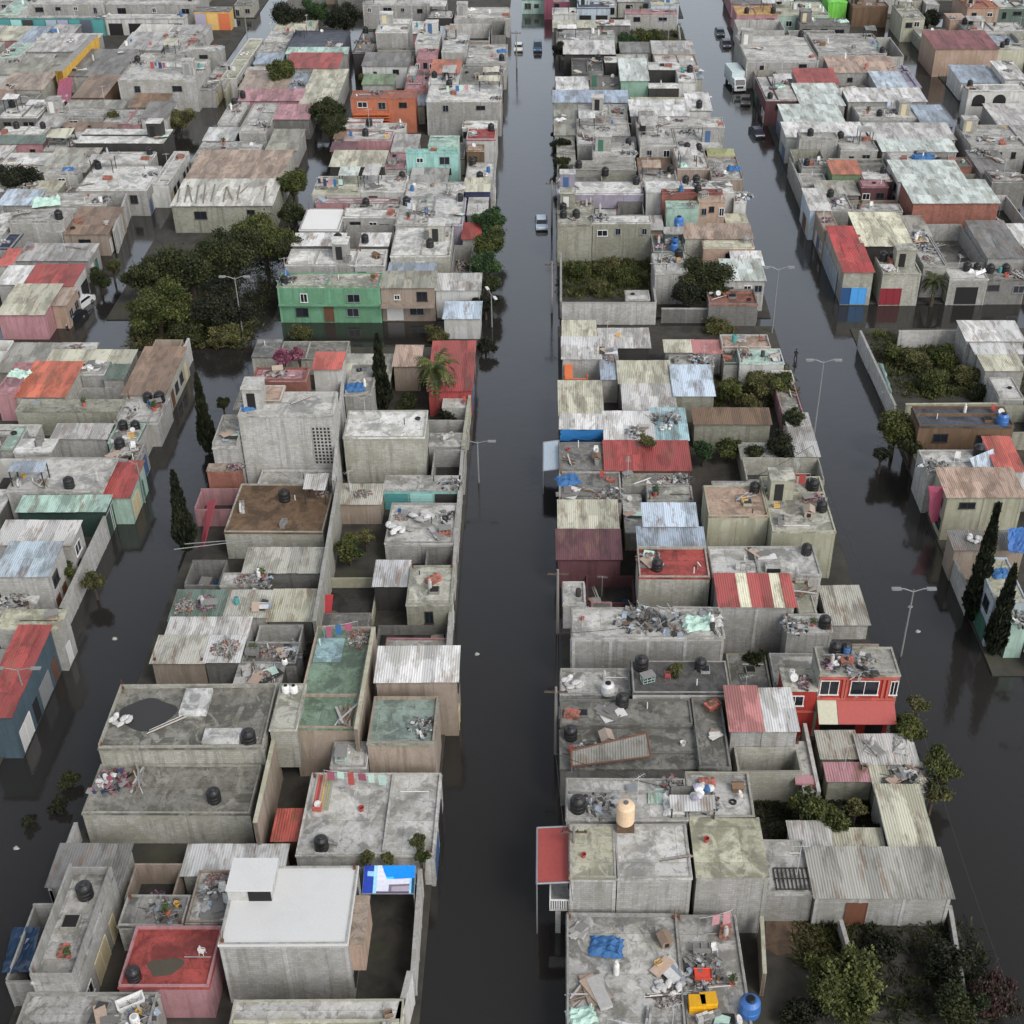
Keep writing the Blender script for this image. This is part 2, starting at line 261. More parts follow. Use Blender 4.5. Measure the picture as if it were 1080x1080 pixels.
# ------------------------------------------------------------ the place, in metres (X right, Y away, Z up)
# houses: x0, x1, y0, y1, height, roof type, roof colour, wall colour, features, label
HOUSES = [
(-19.35,-8.86,45.38,50.33,3.4,'s','p','ye',{'p':1,'f':1},'wide pale slab roof nearest below the big white roof'),
(-20.47,-12.49,52.47,58.57,6.0,'s','w','g',{'p':1,'f':1,'R':1,'S':1},'big smooth white flat roof over a grey block wall'),
(-20.48,-17.66,55.81,58.31,7.1,'s','w','w',{'p':0,'z':5.8,'S':1},'raised white roof step holding a small dark opening'),
(-12.57,-11.58,52.91,56.49,5.6,'s','tn','sa',{'p':0,'z':2.8},'narrow tan plaster wing beside the big white roof'),
(-17.43,-7.88,61.95,69.54,3.2,'s','p','p',{'p':3,'R':1,'j':2},'broad pale concrete roof with a striped coloured panel'),
(-26.86,-21.21,51.31,55.81,3.3,'s','r2','pk',{'p':3,'j':0},'flat red painted roof with one dark stain, pink wall in front'),
(-31.98,-29.24,51.02,59.57,4.2,'s','g','g',{'p':9,'R':1,'j':1},'long grey roof terrace with high parapets and black tank'),
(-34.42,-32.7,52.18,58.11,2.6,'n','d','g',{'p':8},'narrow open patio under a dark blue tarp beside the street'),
(-32.42,-24.27,45.64,51.0,3.0,'s','g','g',{'p':4,'j':9,'l':1},'cluttered grey roof with red and white rubbish at the bottom corner'),
(-28.36,-24.06,56.4,58.9,2.7,'s','d','g',{'p':2,'j':2},'small dark grey slab behind the red painted roof'),
(-23.85,-20.94,56.4,60.69,3.0,'s','g','tn',{'p':3,'j':3},'grey roof buried in broken timber beside the big white roof'),
(-28.78,-25.45,58.98,62.09,1.9,'n','k','tn',{'p':0,'j':1},'dark sunken back yard behind the small grey slab'),
(-33.28,-21.28,65.69,70.42,3.3,'s','m4','m',{'p':2,'f':1,'j':1},'wide stained grey slab with a purple blotch'),
(-33.16,-20.98,70.5,77.14,5.0,'s','m4','m',{'p':4,'r':1,'f':1,'j':0},'stained mossy roof with a round black puddle mark'),
(-19.41,-17.8,63.92,66.42,2.6,'c','c2','br',{'p':0},'slanting coral red lean to roof beside the tan boundary wall'),
(-32.35,-28.09,82.13,85.08,3.2,'c','m','tn',{'p':0,'r':1},'mossy corrugated roof over a brownish wall with a yellow end'),
(-27.98,-25.27,82.14,84.96,3.3,'c','w','d',{'p':0,'j':1},'whitish sheet roof next to the mossy corrugated roof'),
(-31.95,-25.27,85.3,87.54,3.2,'c','p','g',{'p':0},'long pale grey sheet strip with one bluish panel'),
(-32.2,-28.02,87.62,91.33,3.1,'c','t','g',{'p':0,'j':3},'patchwork roof of grey and dull green sheets by the left street'),
(-28.02,-24.04,88.19,91.33,3.1,'c','m','g',{'p':0,'j':2},'patchwork of olive and grey sheets against the tall dividing wall'),
(-32.29,-29.12,93.15,96.6,2.5,'n','B','d',{'p':3,'j':3},'open patio stuffed with blue tarps and white poles'),
(-29.0,-24.98,92.76,94.46,2.8,'s','g','g',{'p':3,'j':3},'grey roof with white sheets beside the blue tarp patio'),
(-30.05,-20.86,100.3,108.3,3.2,'s','br','m',{'p':2,'j':1},'bare brown flat roof with mossy patches and one black tank'),
(-27.22,-20.49,94.54,97.78,3.0,'c','m','d',{'p':0},'two long mossy sheet rows in front of the brown roof'),
(-23.96,-20.27,88.12,91.94,2.7,'c','ye','d',{'p':0},'yellowish and grey striped sheet roof beside the red panel yard'),
(-25.24,-21.49,79.61,82.11,3.0,'s','g','d',{'p':0,'j':3},'grey slab with black rubbish beside the green floored roof'),
(-25.12,-20.64,82.29,84.88,2.9,'s','d','g',{'p':2,'j':4},'dark littered roof beside the green floored terrace'),
(-18.97,-14.4,72.34,83.98,5.2,'s','gt','tn',{'p':3,'f':1},'green painted roof terrace with a pale bluish patch'),
(-13.34,-8.4,70.78,75.62,5.2,'s','tl','tn',{'p':3,'f':1},'faded teal terrace roof over a long tan wall'),
(-20.57,-18.63,71.49,76.48,5.9,'s','m','m',{'p':1,'z':2.0},'small pale stair tower carrying white tanks beside the green terrace'),
(-13.3,-7.12,76.87,80.51,5.9,'c','W','tn',{'p':0,'R':1},'bright white sheet roof in two strips with a dark gap'),
(-16.03,-13.42,69.62,72.12,3.9,'s','p','g',{'p':2,'j':1},'little bluish grey slab under the tan wall with planks'),
(-15.34,-12.49,92.57,95.82,3.0,'c','S','k',{'p':0},'shiny light grey ribbed sheet roof over a dark patio'),
(-12.24,-8.35,89.35,94.83,3.4,'s','m','o',{'p':2,'R':1,'w':1,'j':1},'mossy flat roof by the middle street with lime panel below'),
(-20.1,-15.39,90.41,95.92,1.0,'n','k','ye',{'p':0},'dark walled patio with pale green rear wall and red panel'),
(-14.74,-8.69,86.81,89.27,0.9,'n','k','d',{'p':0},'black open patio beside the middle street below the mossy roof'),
(-20.23,-16.24,105.98,108.94,2.6,'c','m','tn',{'p':0,'j':2},'brownish mossy little roof next to the turquoise shutters'),
(-16.16,-8.77,108.39,110.89,2.6,'s','g','tq',{'p':0,'q':1},'grey strip building with a row of turquoise and blue shutters'),
(-15.13,-8.72,99.56,105.97,2.5,'s','p','g',{'p':3,'j':5},'pale roof covered in white rubbish by the middle street wall'),
(-30.35,-21.15,112.11,116.58,8.8,'s','p','g2',{'p':2,'f':1,'j':2},'tall grey block house with a lattice of holes'),
(-30.75,-26.57,114.64,117.68,9.0,'s','sa','w',{'p':1,'z':8.8,'j':1},'small tan rooftop room with white sheets on the tall grey house'),
(-30.71,-25.23,121.29,123.79,7.6,'s','pk','rb',{'p':4,'j':2},'pink walled roof clutter behind the tall grey house'),
(-25.0,-22.14,124.96,128.23,7.0,'c','c2','w',{'p':0},'orange red sloping sheet roof with white wall beside the dividing wall'),
(-32.97,-30.47,110.67,116.33,6.0,'s','g','g',{'p':6,'L':1},'grey stair balcony block on the flank of the tall grey house'),
(-33.49,-30.26,109.41,110.59,4.2,'s','tn','rb',{'p':0},'brick red side room at the foot of the tall house'),
(-20.5,-12.39,113.3,118.49,5.6,'s','W','m',{'p':1,'f':1},'two joined bright white roofs over a pale green wall'),
(-12.31,-8.72,116.53,119.03,2.6,'s','g','g',{'p':0,'R':1},'low grey annex at the end of the pale green wall'),
(-21.72,-18.9,123.87,130.34,4.4,'s','g','g',{'p':3,'j':2},'narrow grey roof strip between dividing wall and cypress'),
(-17.38,-14.5,132.31,136.63,3.4,'c','sa','tn',{'p':0},'tan pink low roof between cypress and palm'),
(-13.1,-8.42,126.67,137.41,3.4,'c','r2','r',{'p':1,'R':1},'bright red roof on the corner beside the palm'),
(-11.45,-8.53,124.8,126.59,2.4,'s','p','p',{'p':0},'small pale step below the corner red roof'),
(1.45,4.5,57.67,62.22,6.0,'s','ye','g',{'p':1,'f':1,'L':1,'o':1},'pale yellow slab panel above the street beside the red awning'),
(4.51,9.37,57.63,62.22,6.0,'s','p','g',{'p':1,'f':1,'o':1},'whitish grey slab panel with a small square outline'),
(9.72,14.42,57.83,62.78,6.0,'s','ye2','g',{'p':0,'f':1,'o':1},'pale yellow green slab with curved trowel lines over bluish windows'),
(1.26,9.64,62.65,66.37,6.0,'s','p','g',{'p':3,'j':2,'L':1},'mottled white roof terrace with a tall beige tank'),
(9.7,14.17,62.86,66.93,6.0,'s','p','m',{'p':3,'j':4},'cluttered pale roof with a tarp covered shed'),
(1.17,8.48,45.67,57.27,2.7,'s','g','g',{'p':3,'j':13},'long grey junk roof with a crumpled blue tarp by the street'),
(8.5,12.51,45.73,57.27,2.6,'s','g','g',{'p':3,'j':12,'l':1},'grey junk roof with yellow crates and a round blue barrel'),
(17.95,27.04,58.46,62.3,3.2,'c','m2','g',{'p':0,'f':1},'long mossy corrugated roof over a wall with rusty door'),
(14.66,17.87,58.79,63.43,3.0,'s','g','g',{'p':2},'grey slab with a dark ladder like grille lying on it'),
(23.97,26.96,62.48,68.28,3.0,'c','ye','g',{'p':0},'narrow mossy white sheet wing beside the right hand street kerb'),
(17.22,19.94,63.51,65.32,2.6,'c','p','g',{'p':0},'small pale sheet shelter beside the dark garden'),
(20.93,27.08,76.72,79.89,6.6,'s','m2','m',{'p':2,'j':3,'K':1},'two storey bright red house with white framed windows'),
(18.31,20.85,76.6,79.1,5.2,'s','m','rd',{'p':0,'j':2},'lower cluttered red wing of the bright red house'),
(13.68,15.94,72.01,76.38,5.4,'c','pr','g',{'p':0},'faded pink sheet roof next to white sheets'),
(15.94,18.54,72.01,76.13,5.4,'c','w','g',{'p':0},'white corrugated roof with rusty edge beside the faded pink one'),
(13.99,18.76,69.66,71.93,3.4,'n','d','m',{'p':0},'open roofless grey room with white top edges'),
(18.84,19.8,68.52,73.6,2.6,'s','p','g',{'p':0},'narrow pale strip roof beside the roofless grey room'),
(20.77,23.55,72.05,74.55,2.5,'c','m','o',{'p':0},'tiny mossy shed roof below the red awning'),
(23.63,27.75,71.27,73.95,2.7,'c','p','g',{'p':0,'j':2},'greyish patched shed roof near the kerb bushes'),
(20.85,24.09,69.74,71.19,2.5,'c','pk','o',{'p':0,'j':1},'pinkish patched shed roof in the ruined garden'),
(24.17,27.9,68.61,71.17,2.5,'c','ye','o',{'p':0,'j':2},'yellowish plank shelter near the kerb bushes'),
(0.94,11.0,73.64,76.38,4.3,'s','m3','d',{'p':2,'L':1,'j':1},'long dark mossy slab behind a rusty frame'),
(11.08,13.39,69.11,76.38,4.3,'s','m3','d',{'p':3,'j':1},'dark grey yard roof beside the pink sheet roof'),
(0.91,11.0,69.5,73.56,3.9,'s','m3','d',{'p':0,'j':2},'dark slab carrying a long rusty framed lean to'),
(6.58,14.14,76.46,80.18,5.0,'s','k2','g',{'p':1,'j':1},'black tarred flat roof beside a white tank'),
(0.97,6.5,77.39,80.11,4.0,'s','g','g',{'p':4,'L':1,'j':1},'grey sunken terrace with a white drum and black tank'),
(1.93,14.29,82.6,86.36,5.4,'s','p','g',{'p':2,'f':1,'j':4,'L':1},'pale roof with dark stain, heaped scrap and a light blue sheet'),
(14.39,20.61,86.73,90.66,5.4,'c','st','g',{'p':0,'f':1},'red and cream striped sheet roof over a grey wall'),
(21.07,22.55,86.53,91.0,4.6,'s','o','m',{'p':1},'narrow olive roof beside the red and cream stripes'),
(14.19,23.6,91.08,95.18,5.2,'s','p','g',{'p':2,'f':1},'plain light grey roof with a black square hatch'),
(8.77,13.45,98.07,101.22,5.6,'c','b','g',{'p':0},'light sky blue metal roof, upper half'),
(8.13,13.88,95.35,97.99,5.2,'c','b2','g',{'p':0},'duller blue metal roof stepping below the sky blue one'),
(7.85,13.93,90.58,94.78,5.4,'s','r2','m',{'p':3,'f':1,'j':2},'red painted terrace with plants and a black tank'),
(1.07,6.46,100.14,104.81,3.4,'c','ye','tn',{'p':0,'L':1},'tan and cream low roof with one long pole on it'),
(0.89,6.54,96.01,100.05,3.4,'c','mr','mr',{'p':0,'L':1},'dark maroon sheet roof by the middle street'),
(1.29,3.24,90.09,93.09,2.8,'s','p','p',{'p':3,'L':1},'white stair landing below the grey slab'),
(3.44,7.77,92.28,95.96,1.2,'n','k','mr',{'p':2,'j':2},'dark patio with maroon and white wall'),
(14.66,20.15,99.49,104.41,5.6,'s','sa','ye2',{'p':2,'f':1,'j':1},'salmon and moss stained roof over a pale green wall'),
(20.23,25.96,97.35,106.26,5.4,'s','m','ye2',{'p':2,'f':1,'R':1,'j':4},'mossy pinkish corner roof crowded with black tanks'),
(19.75,23.46,84.33,86.45,4.6,'s','p','g',{'p':2,'j':5},'pale roof with laundry and white bins behind the red house'),
(5.73,14.06,110.25,115.14,3.7,'c','r2','br',{'p':1},'long bright red roof with a shrub growing at its back'),
(1.11,5.74,110.47,115.56,3.5,'s','d','d',{'p':2,'j':4,'L':1},'dark blackened roof full of scrap beside the blue awning'),
(1.07,7.08,105.21,110.17,3.4,'s','d','g',{'p':2,'j':6,'L':1},'dark grey littered roof with white poles'),
(7.28,13.73,108.28,110.17,3.2,'s','o','g',{'p':2,'j':4},'olive roof strip with clutter in front of the long red roof'),
(9.58,13.96,105.5,108.06,3.2,'s','m','g',{'p':2,'j':2},'mossy roof strip behind the sky blue metal roof'),
(5.89,10.85,116.11,121.21,3.6,'c','W','g',{'p':0,'j':2},'dirty white sheet roof behind the long red roof'),
(10.87,14.35,116.27,122.0,3.5,'c','b3','g',{'p':0,'j':1},'grey roof with a turquoise sheet behind the long red roof'),
(1.34,5.67,117.97,120.47,3.8,'c','W','B',{'p':0,'L':1},'white sheet roof with bright blue tarp hanging in front'),
(13.73,17.99,125.41,131.51,3.5,'c','b','o',{'p':0},'pale blue sheet roof over a striped olive wall'),
(7.87,13.65,128.31,132.85,3.4,'c','ye','g',{'p':0},'cream and white patched sheet roof left of the pale blue one'),
(8.16,13.65,122.93,127.84,3.2,'c','p','g',{'p':0},'pale speckled roof with dark upper edge line'),
(1.26,5.74,121.4,128.04,3.4,'c','ye','g',{'p':0,'L':1},'yellow white patched roof beside a bright blue gap'),
(1.69,5.93,133.83,138.48,3.5,'c','w','g',{'p':0,'L':1},'white sheet roof with bluish panel near the cross street'),
(1.79,5.52,138.67,142.78,3.5,'c','ye','g',{'p':0,'L':1},'cream corner roof at the cross street and middle street'),
(6.01,11.73,137.09,141.32,3.2,'c','p','k',{'p':0,'j':1},'pale patched strip roof over a black gap near the cross street'),
(6.01,7.79,129.62,136.19,3.2,'c','b2','g',{'p':0,'j':1},'small bluish tin roof beside an orange scaffold'),
(13.57,16.89,136.38,138.88,3.0,'c','ye','g',{'p':0},'mossy cream strip roof at the cross street'),
(16.87,19.98,136.14,138.83,3.0,'c','pr','g',{'p':0},'faded red strip roof at the cross street'),
(20.1,25.68,136.71,139.67,3.4,'s','sa','w',{'p':2,'j':2},'pink white and tan corner house by the right hand street'),
(21.74,26.75,133.22,136.49,3.2,'s','mi','w',{'p':3,'j':4},'corner roof strewn with mint and white rubbish'),
(20.06,21.66,133.96,136.63,2.8,'s','t','g',{'p':2,'j':3},'tiny green littered roof beside the mint rubbish'),
(13.87,18.91,133.75,136.06,2.6,'s','g','g',{'p':2,'j':4},'grey littered patio behind the pale blue sheet roof'),
(15.46,23.39,119.96,122.77,3.2,'c','br','o',{'p':0},'brown corrugated roof among the garden trees'),
(48.99,54.47,135.21,137.57,3.4,'c','w','g',{'p':0},'lower white sheet strip of the row by the walled lot'),
(48.57,55.11,137.65,142.06,3.8,'c','W','g',{'p':0},'upper white sheet roof of the row by the walled lot'),
(49.19,53.47,131.66,135.13,3.2,'c','ye','g',{'p':0},'cream sheet strip nearest the end of the walled lot'),
(49.02,51.69,125.48,130.15,3.0,'s','p','g',{'p':2},'pale plain slab at the right edge below the cream strip'),
(37.71,47.32,115.71,119.36,5.4,'s','nb','br',{'p':3,'j':1,'w':2},'dark slate roof with a bright blue barrel over a brown wall'),
(43.54,46.04,107.84,113.46,5.2,'c','c2','w',{'p':0},'coral red roof at the right edge'),
(36.93,43.46,108.11,112.38,4.6,'s','p','p',{'p':2,'j':2},'pale roof under a tilted light blue sheet'),
(37.56,44.72,103.35,107.76,5.2,'c','sa','ye2',{'p':0,'w':2,'f':1,'L':1},'patched tan and grey roof over a cream wall with dark windows'),
(36.97,43.22,97.15,99.65,3.6,'c','d','tn',{'p':0,'j':2},'low grey roof with dark beams beside the cypress tip'),
(37.6,40.29,87.63,93.51,5.2,'s','ye2','b',{'p':2,'L':1},'cream roofed house with a pale blue flank behind the cypresses'),
(38.87,40.31,86.17,87.55,4.0,'s','mi','mi',{'p':0},'mint painted annex at the right edge behind the cypress'),
(-57.76,-52.47,125.54,132.62,3.3,'c','c3','m',{'p':0},'bright orange sheet roof on a mossy wall'),
(-46.29,-41.74,126.09,136.36,3.2,'c','rm','m',{'p':0,'R':1},'rust brown and olive roof near the left street corner'),
(-56.85,-45.88,122.56,125.06,3.2,'s','o','o',{'p':0},'mossy strip in front of the orange sheet roof'),
(-57.01,-47.51,133.76,136.44,3.0,'c','ye','g',{'p':0},'long cream strip roof along the cross street'),
(-52.39,-49.83,131.05,133.68,3.0,'s','p','g',{'p':2,'j':2},'small white roof beside a dark green sheet'),
(-49.69,-47.49,130.39,133.68,2.8,'c','t','g',{'p':0},'dark green sheet roof beside the rust brown roof'),
(-52.39,-46.8,126.8,130.31,1.4,'n','k','g',{'p':0,'j':3},'black open yard behind the mossy wall'),
(-45.8,-41.24,120.51,126.01,2.9,'s','p','g',{'p':3,'j':5},'pale roof full of grey scrap by the left street'),
(-52.36,-43.08,106.67,112.48,3.6,'s','p','g',{'p':2,'j':2},'large pale concrete roof with a dark tank and pipe'),
(-43.0,-40.52,106.17,112.06,3.2,'c','r2','mi',{'p':0,'R':1},'red and orange roof panel above the mint street wall'),
(-44.54,-41.38,112.56,116.26,3.0,'s','g','g',{'p':3,'R':1,'j':4},'long littered grey roof above the left street wall'),
(-45.32,-42.28,116.5,119.94,3.0,'s','p','mi',{'p':3,'R':1,'j':3},'littered pale roof above the mint street wall'),
(-51.41,-45.81,117.37,119.87,3.0,'c','g','g',{'p':0},'grey narrow strip behind the large pale roof'),
(-54.25,-50.5,114.22,116.72,3.3,'s','W','g',{'p':0},'small white roof strip beside a black pit'),
(-50.48,-42.18,103.83,106.09,3.2,'c','mi','tg',{'p':0},'long pale mint awning roof over a dark green front'),
(-55.82,-54.45,114.75,119.11,3.2,'s','mi','g',{'p':2},'pale mint corner roof at the left edge'),
(-59.97,-57.83,125.66,132.36,3.6,'s','pk','pk',{'p':2},'pink roof terrace at the left edge near the orange roof'),
(-49.62,-42.9,96.29,99.54,4.8,'c','p','g',{'p':0,'R':1},'layered grey corrugated roofs at the left edge'),
(-47.76,-43.3,91.13,95.55,5.2,'c','b4','g',{'p':0,'R':1,'f':1},'grey house with a bluish front roof strip at the left edge'),
(-47.49,-44.43,88.8,91.05,3.0,'s','p','g',{'p':0,'R':1},'small pale slab behind the cream parapet'),
(-45.7,-40.52,84.7,87.2,4.6,'s','ye2','g',{'p':0,'R':1},'cream parapet strip above the large red roof'),
(-43.52,-41.08,74.41,84.62,4.5,'c','r2','bt',{'p':1,'R':1},'large dark red roof with a blue green street front'),
(-112.67,-108.57,281.23,292.97,4.0,'s','mi','w',{'p':2,'w':3},'mint and white house at the far left top edge'),
(-108.49,-92.84,287.89,297.2,4.6,'s','p','g',{'p':1,'w':4,'f':1},'long grey building with small black windows at the top edge'),
(-92.76,-73.34,288.87,298.89,4.2,'s','p','g',{'p':1,'w':3},'pale house row at the top edge beside the long grey building'),
(-112.22,-90.75,279.76,281.15,3.8,'s','g','tq3',{'p':0,'q':1},'row of teal and lilac shopfronts facing the camera'),
(-90.62,-74.23,280.14,282.64,3.6,'s','p','w',{'p':2,'d':4},'white gated fronts with a maroon awning'),
(-73.12,-65.78,283.93,287.53,4.0,'s','d','yo',{'p':0,'q':1},'dark storefront with lilac and orange panels'),
(-103.31,-99.36,253.21,262.94,3.2,'s','mi','p',{'p':2,'j':2},'pale green cluttered roof at the left edge'),
(-99.28,-87.75,257.56,268.51,3.2,'c','p','g',{'p':0,'j':2},'pale sheet roof beside the yellow strip wall'),
(-88.54,-77.83,241.99,257.56,3.2,'c','d','g',{'p':0,'j':2},'dark grey sheet roof behind the brown roofs'),
(-100.19,-89.41,243.94,252.55,3.0,'c','o','g',{'p':0,'j':2},'olive and grey patched roof at the left edge'),
(-82.25,-76.92,229.52,241.36,3.2,'c','br2','br',{'p':0},'brown tan roof beside the plum coloured hanging'),
(-97.01,-89.12,234.61,243.14,3.0,'c','tn','m',{'p':0,'j':1},'tan and moss roof with broken sheets'),
(-81.97,-73.93,258.44,269.46,3.2,'c','g','g',{'p':0,'j':3},'light grey roof with white diagonal tube'),
(-73.16,-68.22,253.06,270.21,3.0,'s','g','g',{'p':2,'j':3},'grey littered roof beside the grey box house'),
(-67.8,-61.05,253.4,255.9,4.6,'s','p','g',{'p':1},'grey box house with a white rooftop cistern'),
(-74.62,-61.15,231.83,243.47,5.4,'s','p','g',{'p':2,'f':1,'j':2},'large plain grey house with wide blank front'),
(-58.4,-55.66,239.43,264.96,3.4,'s','ye2','w',{'p':3,'R':1},'narrow pale green house along the second street'),
(-61.07,-58.48,233.95,249.82,3.2,'s','g','g',{'p':3,'j':3,'R':1},'grey roof squeezed beside the large plain grey house'),
(-84.64,-74.5,220.29,224.71,3.0,'s','g','g',{'p':2,'j':2},'low grey house with a white arched frame'),
(-91.39,-84.83,218.4,224.59,3.4,'s','W','d',{'p':1},'white roof over dark opening at the left edge'),
(-88.91,-81.68,210.85,214.96,3.0,'s','W','g',{'p':1},'second white strip roof at the left edge'),
(-87.51,-80.39,206.74,209.84,3.0,'c','t','pk',{'p':0},'dark green strip roof over pinkish wall'),
(-79.24,-74.07,203.71,212.38,3.0,'s','g','g',{'p':2,'j':5},'grey rubbish covered roof behind the maroon clutter'),
(-73.67,-59.92,202.75,208.92,4.6,'s','W','k',{'p':0},'long white roof over a dark gallery with green end'),
(-68.95,-60.74,196.21,201.07,3.6,'s','W','g',{'p':1},'white grey roof step below the long white roof'),
(-68.21,-58.11,184.34,193.77,4.0,'s','W','g',{'p':1,'j':2,'R':1},'broad white roof close to the second street'),
(-74.74,-69.86,190.15,192.65,4.2,'s','g','g',{'p':1},'tall narrow grey block wall house'),
(-58.03,-55.68,187.47,200.83,3.6,'s','p','w',{'p':3,'R':1},'pale narrow roof above the second street'),
(-78.08,-72.86,179.52,184.55,3.6,'c','b','g',{'p':0},'white bluish sheet roof at the left edge'),
(-72.78,-62.95,180.02,184.26,3.4,'s','p','g',{'p':2,'j':3},'pale roof with crumpled green tarp'),
(-73.56,-66.03,171.15,175.08,4.6,'s','g','g',{'p':2,'f':1},'plain grey block house with wide front'),
(-66.01,-60.09,170.13,178.56,3.2,'c','rm','tn',{'p':0,'j':2,'R':1},'tan and pinkish patched roof near the second street'),
(-69.54,-60.14,161.46,166.14,3.2,'c','g','g',{'p':0,'j':2,'R':1},'grey sheets roof with white edge by the second street'),
(-65.71,-59.6,152.9,158.51,3.6,'c','r2','w',{'p':0,'R':1},'red roof with dark edge by the second street'),
(-69.36,-65.87,153.79,158.55,3.4,'c','W','g',{'p':0},'white speckled roof left of the red one'),
(-71.26,-69.62,159.36,163.96,3.4,'c','c2','w',{'p':0},'coral roof corner at the left edge'),
(-72.91,-71.1,164.35,169.18,3.6,'s','nv','g',{'p':2},'navy blue draped roof at the left edge'),
(-66.45,-60.89,145.26,152.82,3.4,'c','ye','pk',{'p':0},'cream patched roof over a pink front wall'),
(-60.81,-59.1,148.19,152.82,3.2,'c','tn','sa',{'p':0,'R':1},'small roof with tan facade near the parked white car'),
(-54.36,-46.03,233.95,244.01,3.2,'c','tn','g',{'p':0},'tan roof behind the pink strip'),
(-53.03,-42.42,227.15,232.56,3.4,'c','pk','pk',{'p':0},'long pink strip roof in the tree lined block'),
(-54.17,-50.93,215.08,226.0,3.4,'s','p','g',{'p':2,'j':1},'light grey roof near the second street bushes'),
(-49.83,-45.5,210.61,224.66,3.6,'s','p','g',{'p':3},'pale grey roof with a slanting stair beside pink clutter'),
(-45.42,-39.63,217.46,223.89,3.4,'c','pk','d',{'p':1},'pink roof over dark windows'),
(-44.37,-39.6,204.28,212.97,2.8,'c','o','g',{'p':0},'olive sheet roof behind the rusty shed'),
(-42.36,-36.31,225.29,244.01,3.4,'c','ye','g',{'p':0},'cream ribbed roof below the crimson strip'),
(-47.82,-38.26,244.09,252.33,4.0,'c','r2','g',{'p':0},'crimson strip roof with a mint edge behind it'),
(-48.91,-37.6,252.41,255.9,4.2,'c','mi','g',{'p':0},'thin mint strip roof behind the crimson one'),
(-49.67,-38.94,256.97,268.35,4.0,'s','nb','nb',{'p':3,'j':2},'slate blue house with rounded roof clutter'),
(-53.12,-39.25,187.15,199.14,4.2,'c','rt','m',{'p':0},'long shed with rusty pink and cream roof'),
(-52.94,-38.88,177.82,186.94,4.2,'c','wl','o',{'p':0,'f':1},'long white shed roof marked with dark streaks like letters'),
(-33.32,-20.7,149.81,153.65,4.9,'s','m','gr',{'p':2,'j':4,'w':2},'mint green two storey house facing the cross street'),
(-20.67,-14.05,150.23,154.31,4.6,'c','o','tn',{'p':0,'w':2},'olive roofed tan house facing the cross street'),
(-13.97,-8.48,150.83,154.99,4.0,'c','p','w',{'p':0,'d':1},'grey roofed white house near the corner tree'),
(-12.58,-8.28,145.4,149.38,2.8,'c','b','w',{'p':0},'pale blue lean to at the corner of the cross street'),
(-33.43,-24.64,156.85,161.46,4.6,'s','W','g',{'p':2},'white roof with a long white front wall above the mint house'),
(-24.6,-20.85,156.53,161.46,4.6,'s','p','w',{'p':2},'white roof half beside the olive roofed house'),
(-33.4,-26.86,162.52,165.99,4.8,'c','W','d',{'p':1},'white strip roof above a dark slot'),
(-24.61,-21.05,162.9,166.46,4.6,'c','W','d',{'p':0},'short white strip roof beside two black tanks'),
(-33.43,-28.16,168.15,175.56,4.6,'s','W','g',{'p':1,'S':1},'plain white square roof along the tree lined lane'),
(-27.51,-20.96,170.11,172.06,3.4,'n','d','g',{'p':4,'j':3},'dark sunken courtyard between white roofs'),
(-28.08,-20.7,172.14,175.35,4.8,'s','W','g',{'p':1},'white strip roof behind the sunken courtyard'),
(-33.6,-26.9,180.96,188.0,4.6,'s','ye2','w',{'p':1},'cream white roof behind the pink walls'),
(-26.82,-20.5,181.97,188.22,4.6,'s','p','w',{'p':2,'j':1},'pale roof with a small blue tank patch'),
(-32.96,-21.23,179.7,180.88,4.0,'s','p','pk',{'p':2,'j':2},'narrow roof with pink parapet walls'),
(-20.33,-12.7,159.17,168.48,4.8,'s','W','m',{'p':2,'j':2},'white littered roof over a moss stained wall'),
(-20.68,-15.87,169.95,179.96,4.6,'s','p','g',{'p':2,'j':5},'pale roof with grey rubbish and a red sheet'),
(-20.32,-12.12,179.96,185.57,4.6,'s','p','g',{'p':2,'j':3},'whitish grey roof in front of the turquoise house'),
(-15.87,-11.59,169.95,179.46,4.6,'s','w','lv',{'p':2},'white roof with lilac end wall beside navy blue wall'),
(-11.93,-8.47,182.17,186.62,4.6,'c','ye','nv',{'p':0,'R':1},'cream roof over a navy blue wall'),
(-11.51,-9.2,167.58,172.28,3.6,'c','r2','g',{'p':0,'R':1},'red awning roof under the street trees'),
(-12.62,-10.09,159.53,167.5,2.4,'n','k','g',{'p':2,'j':3},'dark patio under the street trees'),
(-21.32,-13.54,194.31,195.51,6.0,'s','tq','tq',{'p':2,'w':2},'turquoise house with a two storey blank front'),
(-18.02,-13.58,195.59,199.95,6.6,'s','mi','mi',{'p':1},'mint rooftop room behind the turquoise front'),
(-32.49,-24.55,192.13,198.02,4.6,'c','ye','k',{'p':0},'long cream sheet roof over dark open bays'),
(-24.54,-21.37,193.42,200.27,3.8,'s','pk','g',{'p':2,'j':3},'pinkish littered roof beside the turquoise house'),
(-33.56,-29.9,200.29,203.87,4.0,'c','mr','mr',{'p':0},'magenta pink strip roof above the cream sheets'),
(-32.12,-24.66,205.12,208.84,4.2,'s','p','pk',{'p':2,'j':3},'pale roof with pink walls and green plants'),
(-32.78,-22.07,220.29,224.11,6.0,'s','rb','or2',{'p':1,'w':3},'orange brick house with black window row'),
(-29.64,-22.91,208.84,212.67,4.2,'s','p','p',{'p':2,'j':3},'pale cluttered roof in front of the orange brick house'),
(-20.13,-7.82,218.9,227.46,6.0,'s','W','g',{'p':1,'f':1,'j':2},'white roof over a grey wall facing the middle street'),
(-20.46,-15.51,228.05,232.55,6.0,'s','W','w',{'p':1,'j':1},'small white roof beside black water tank'),
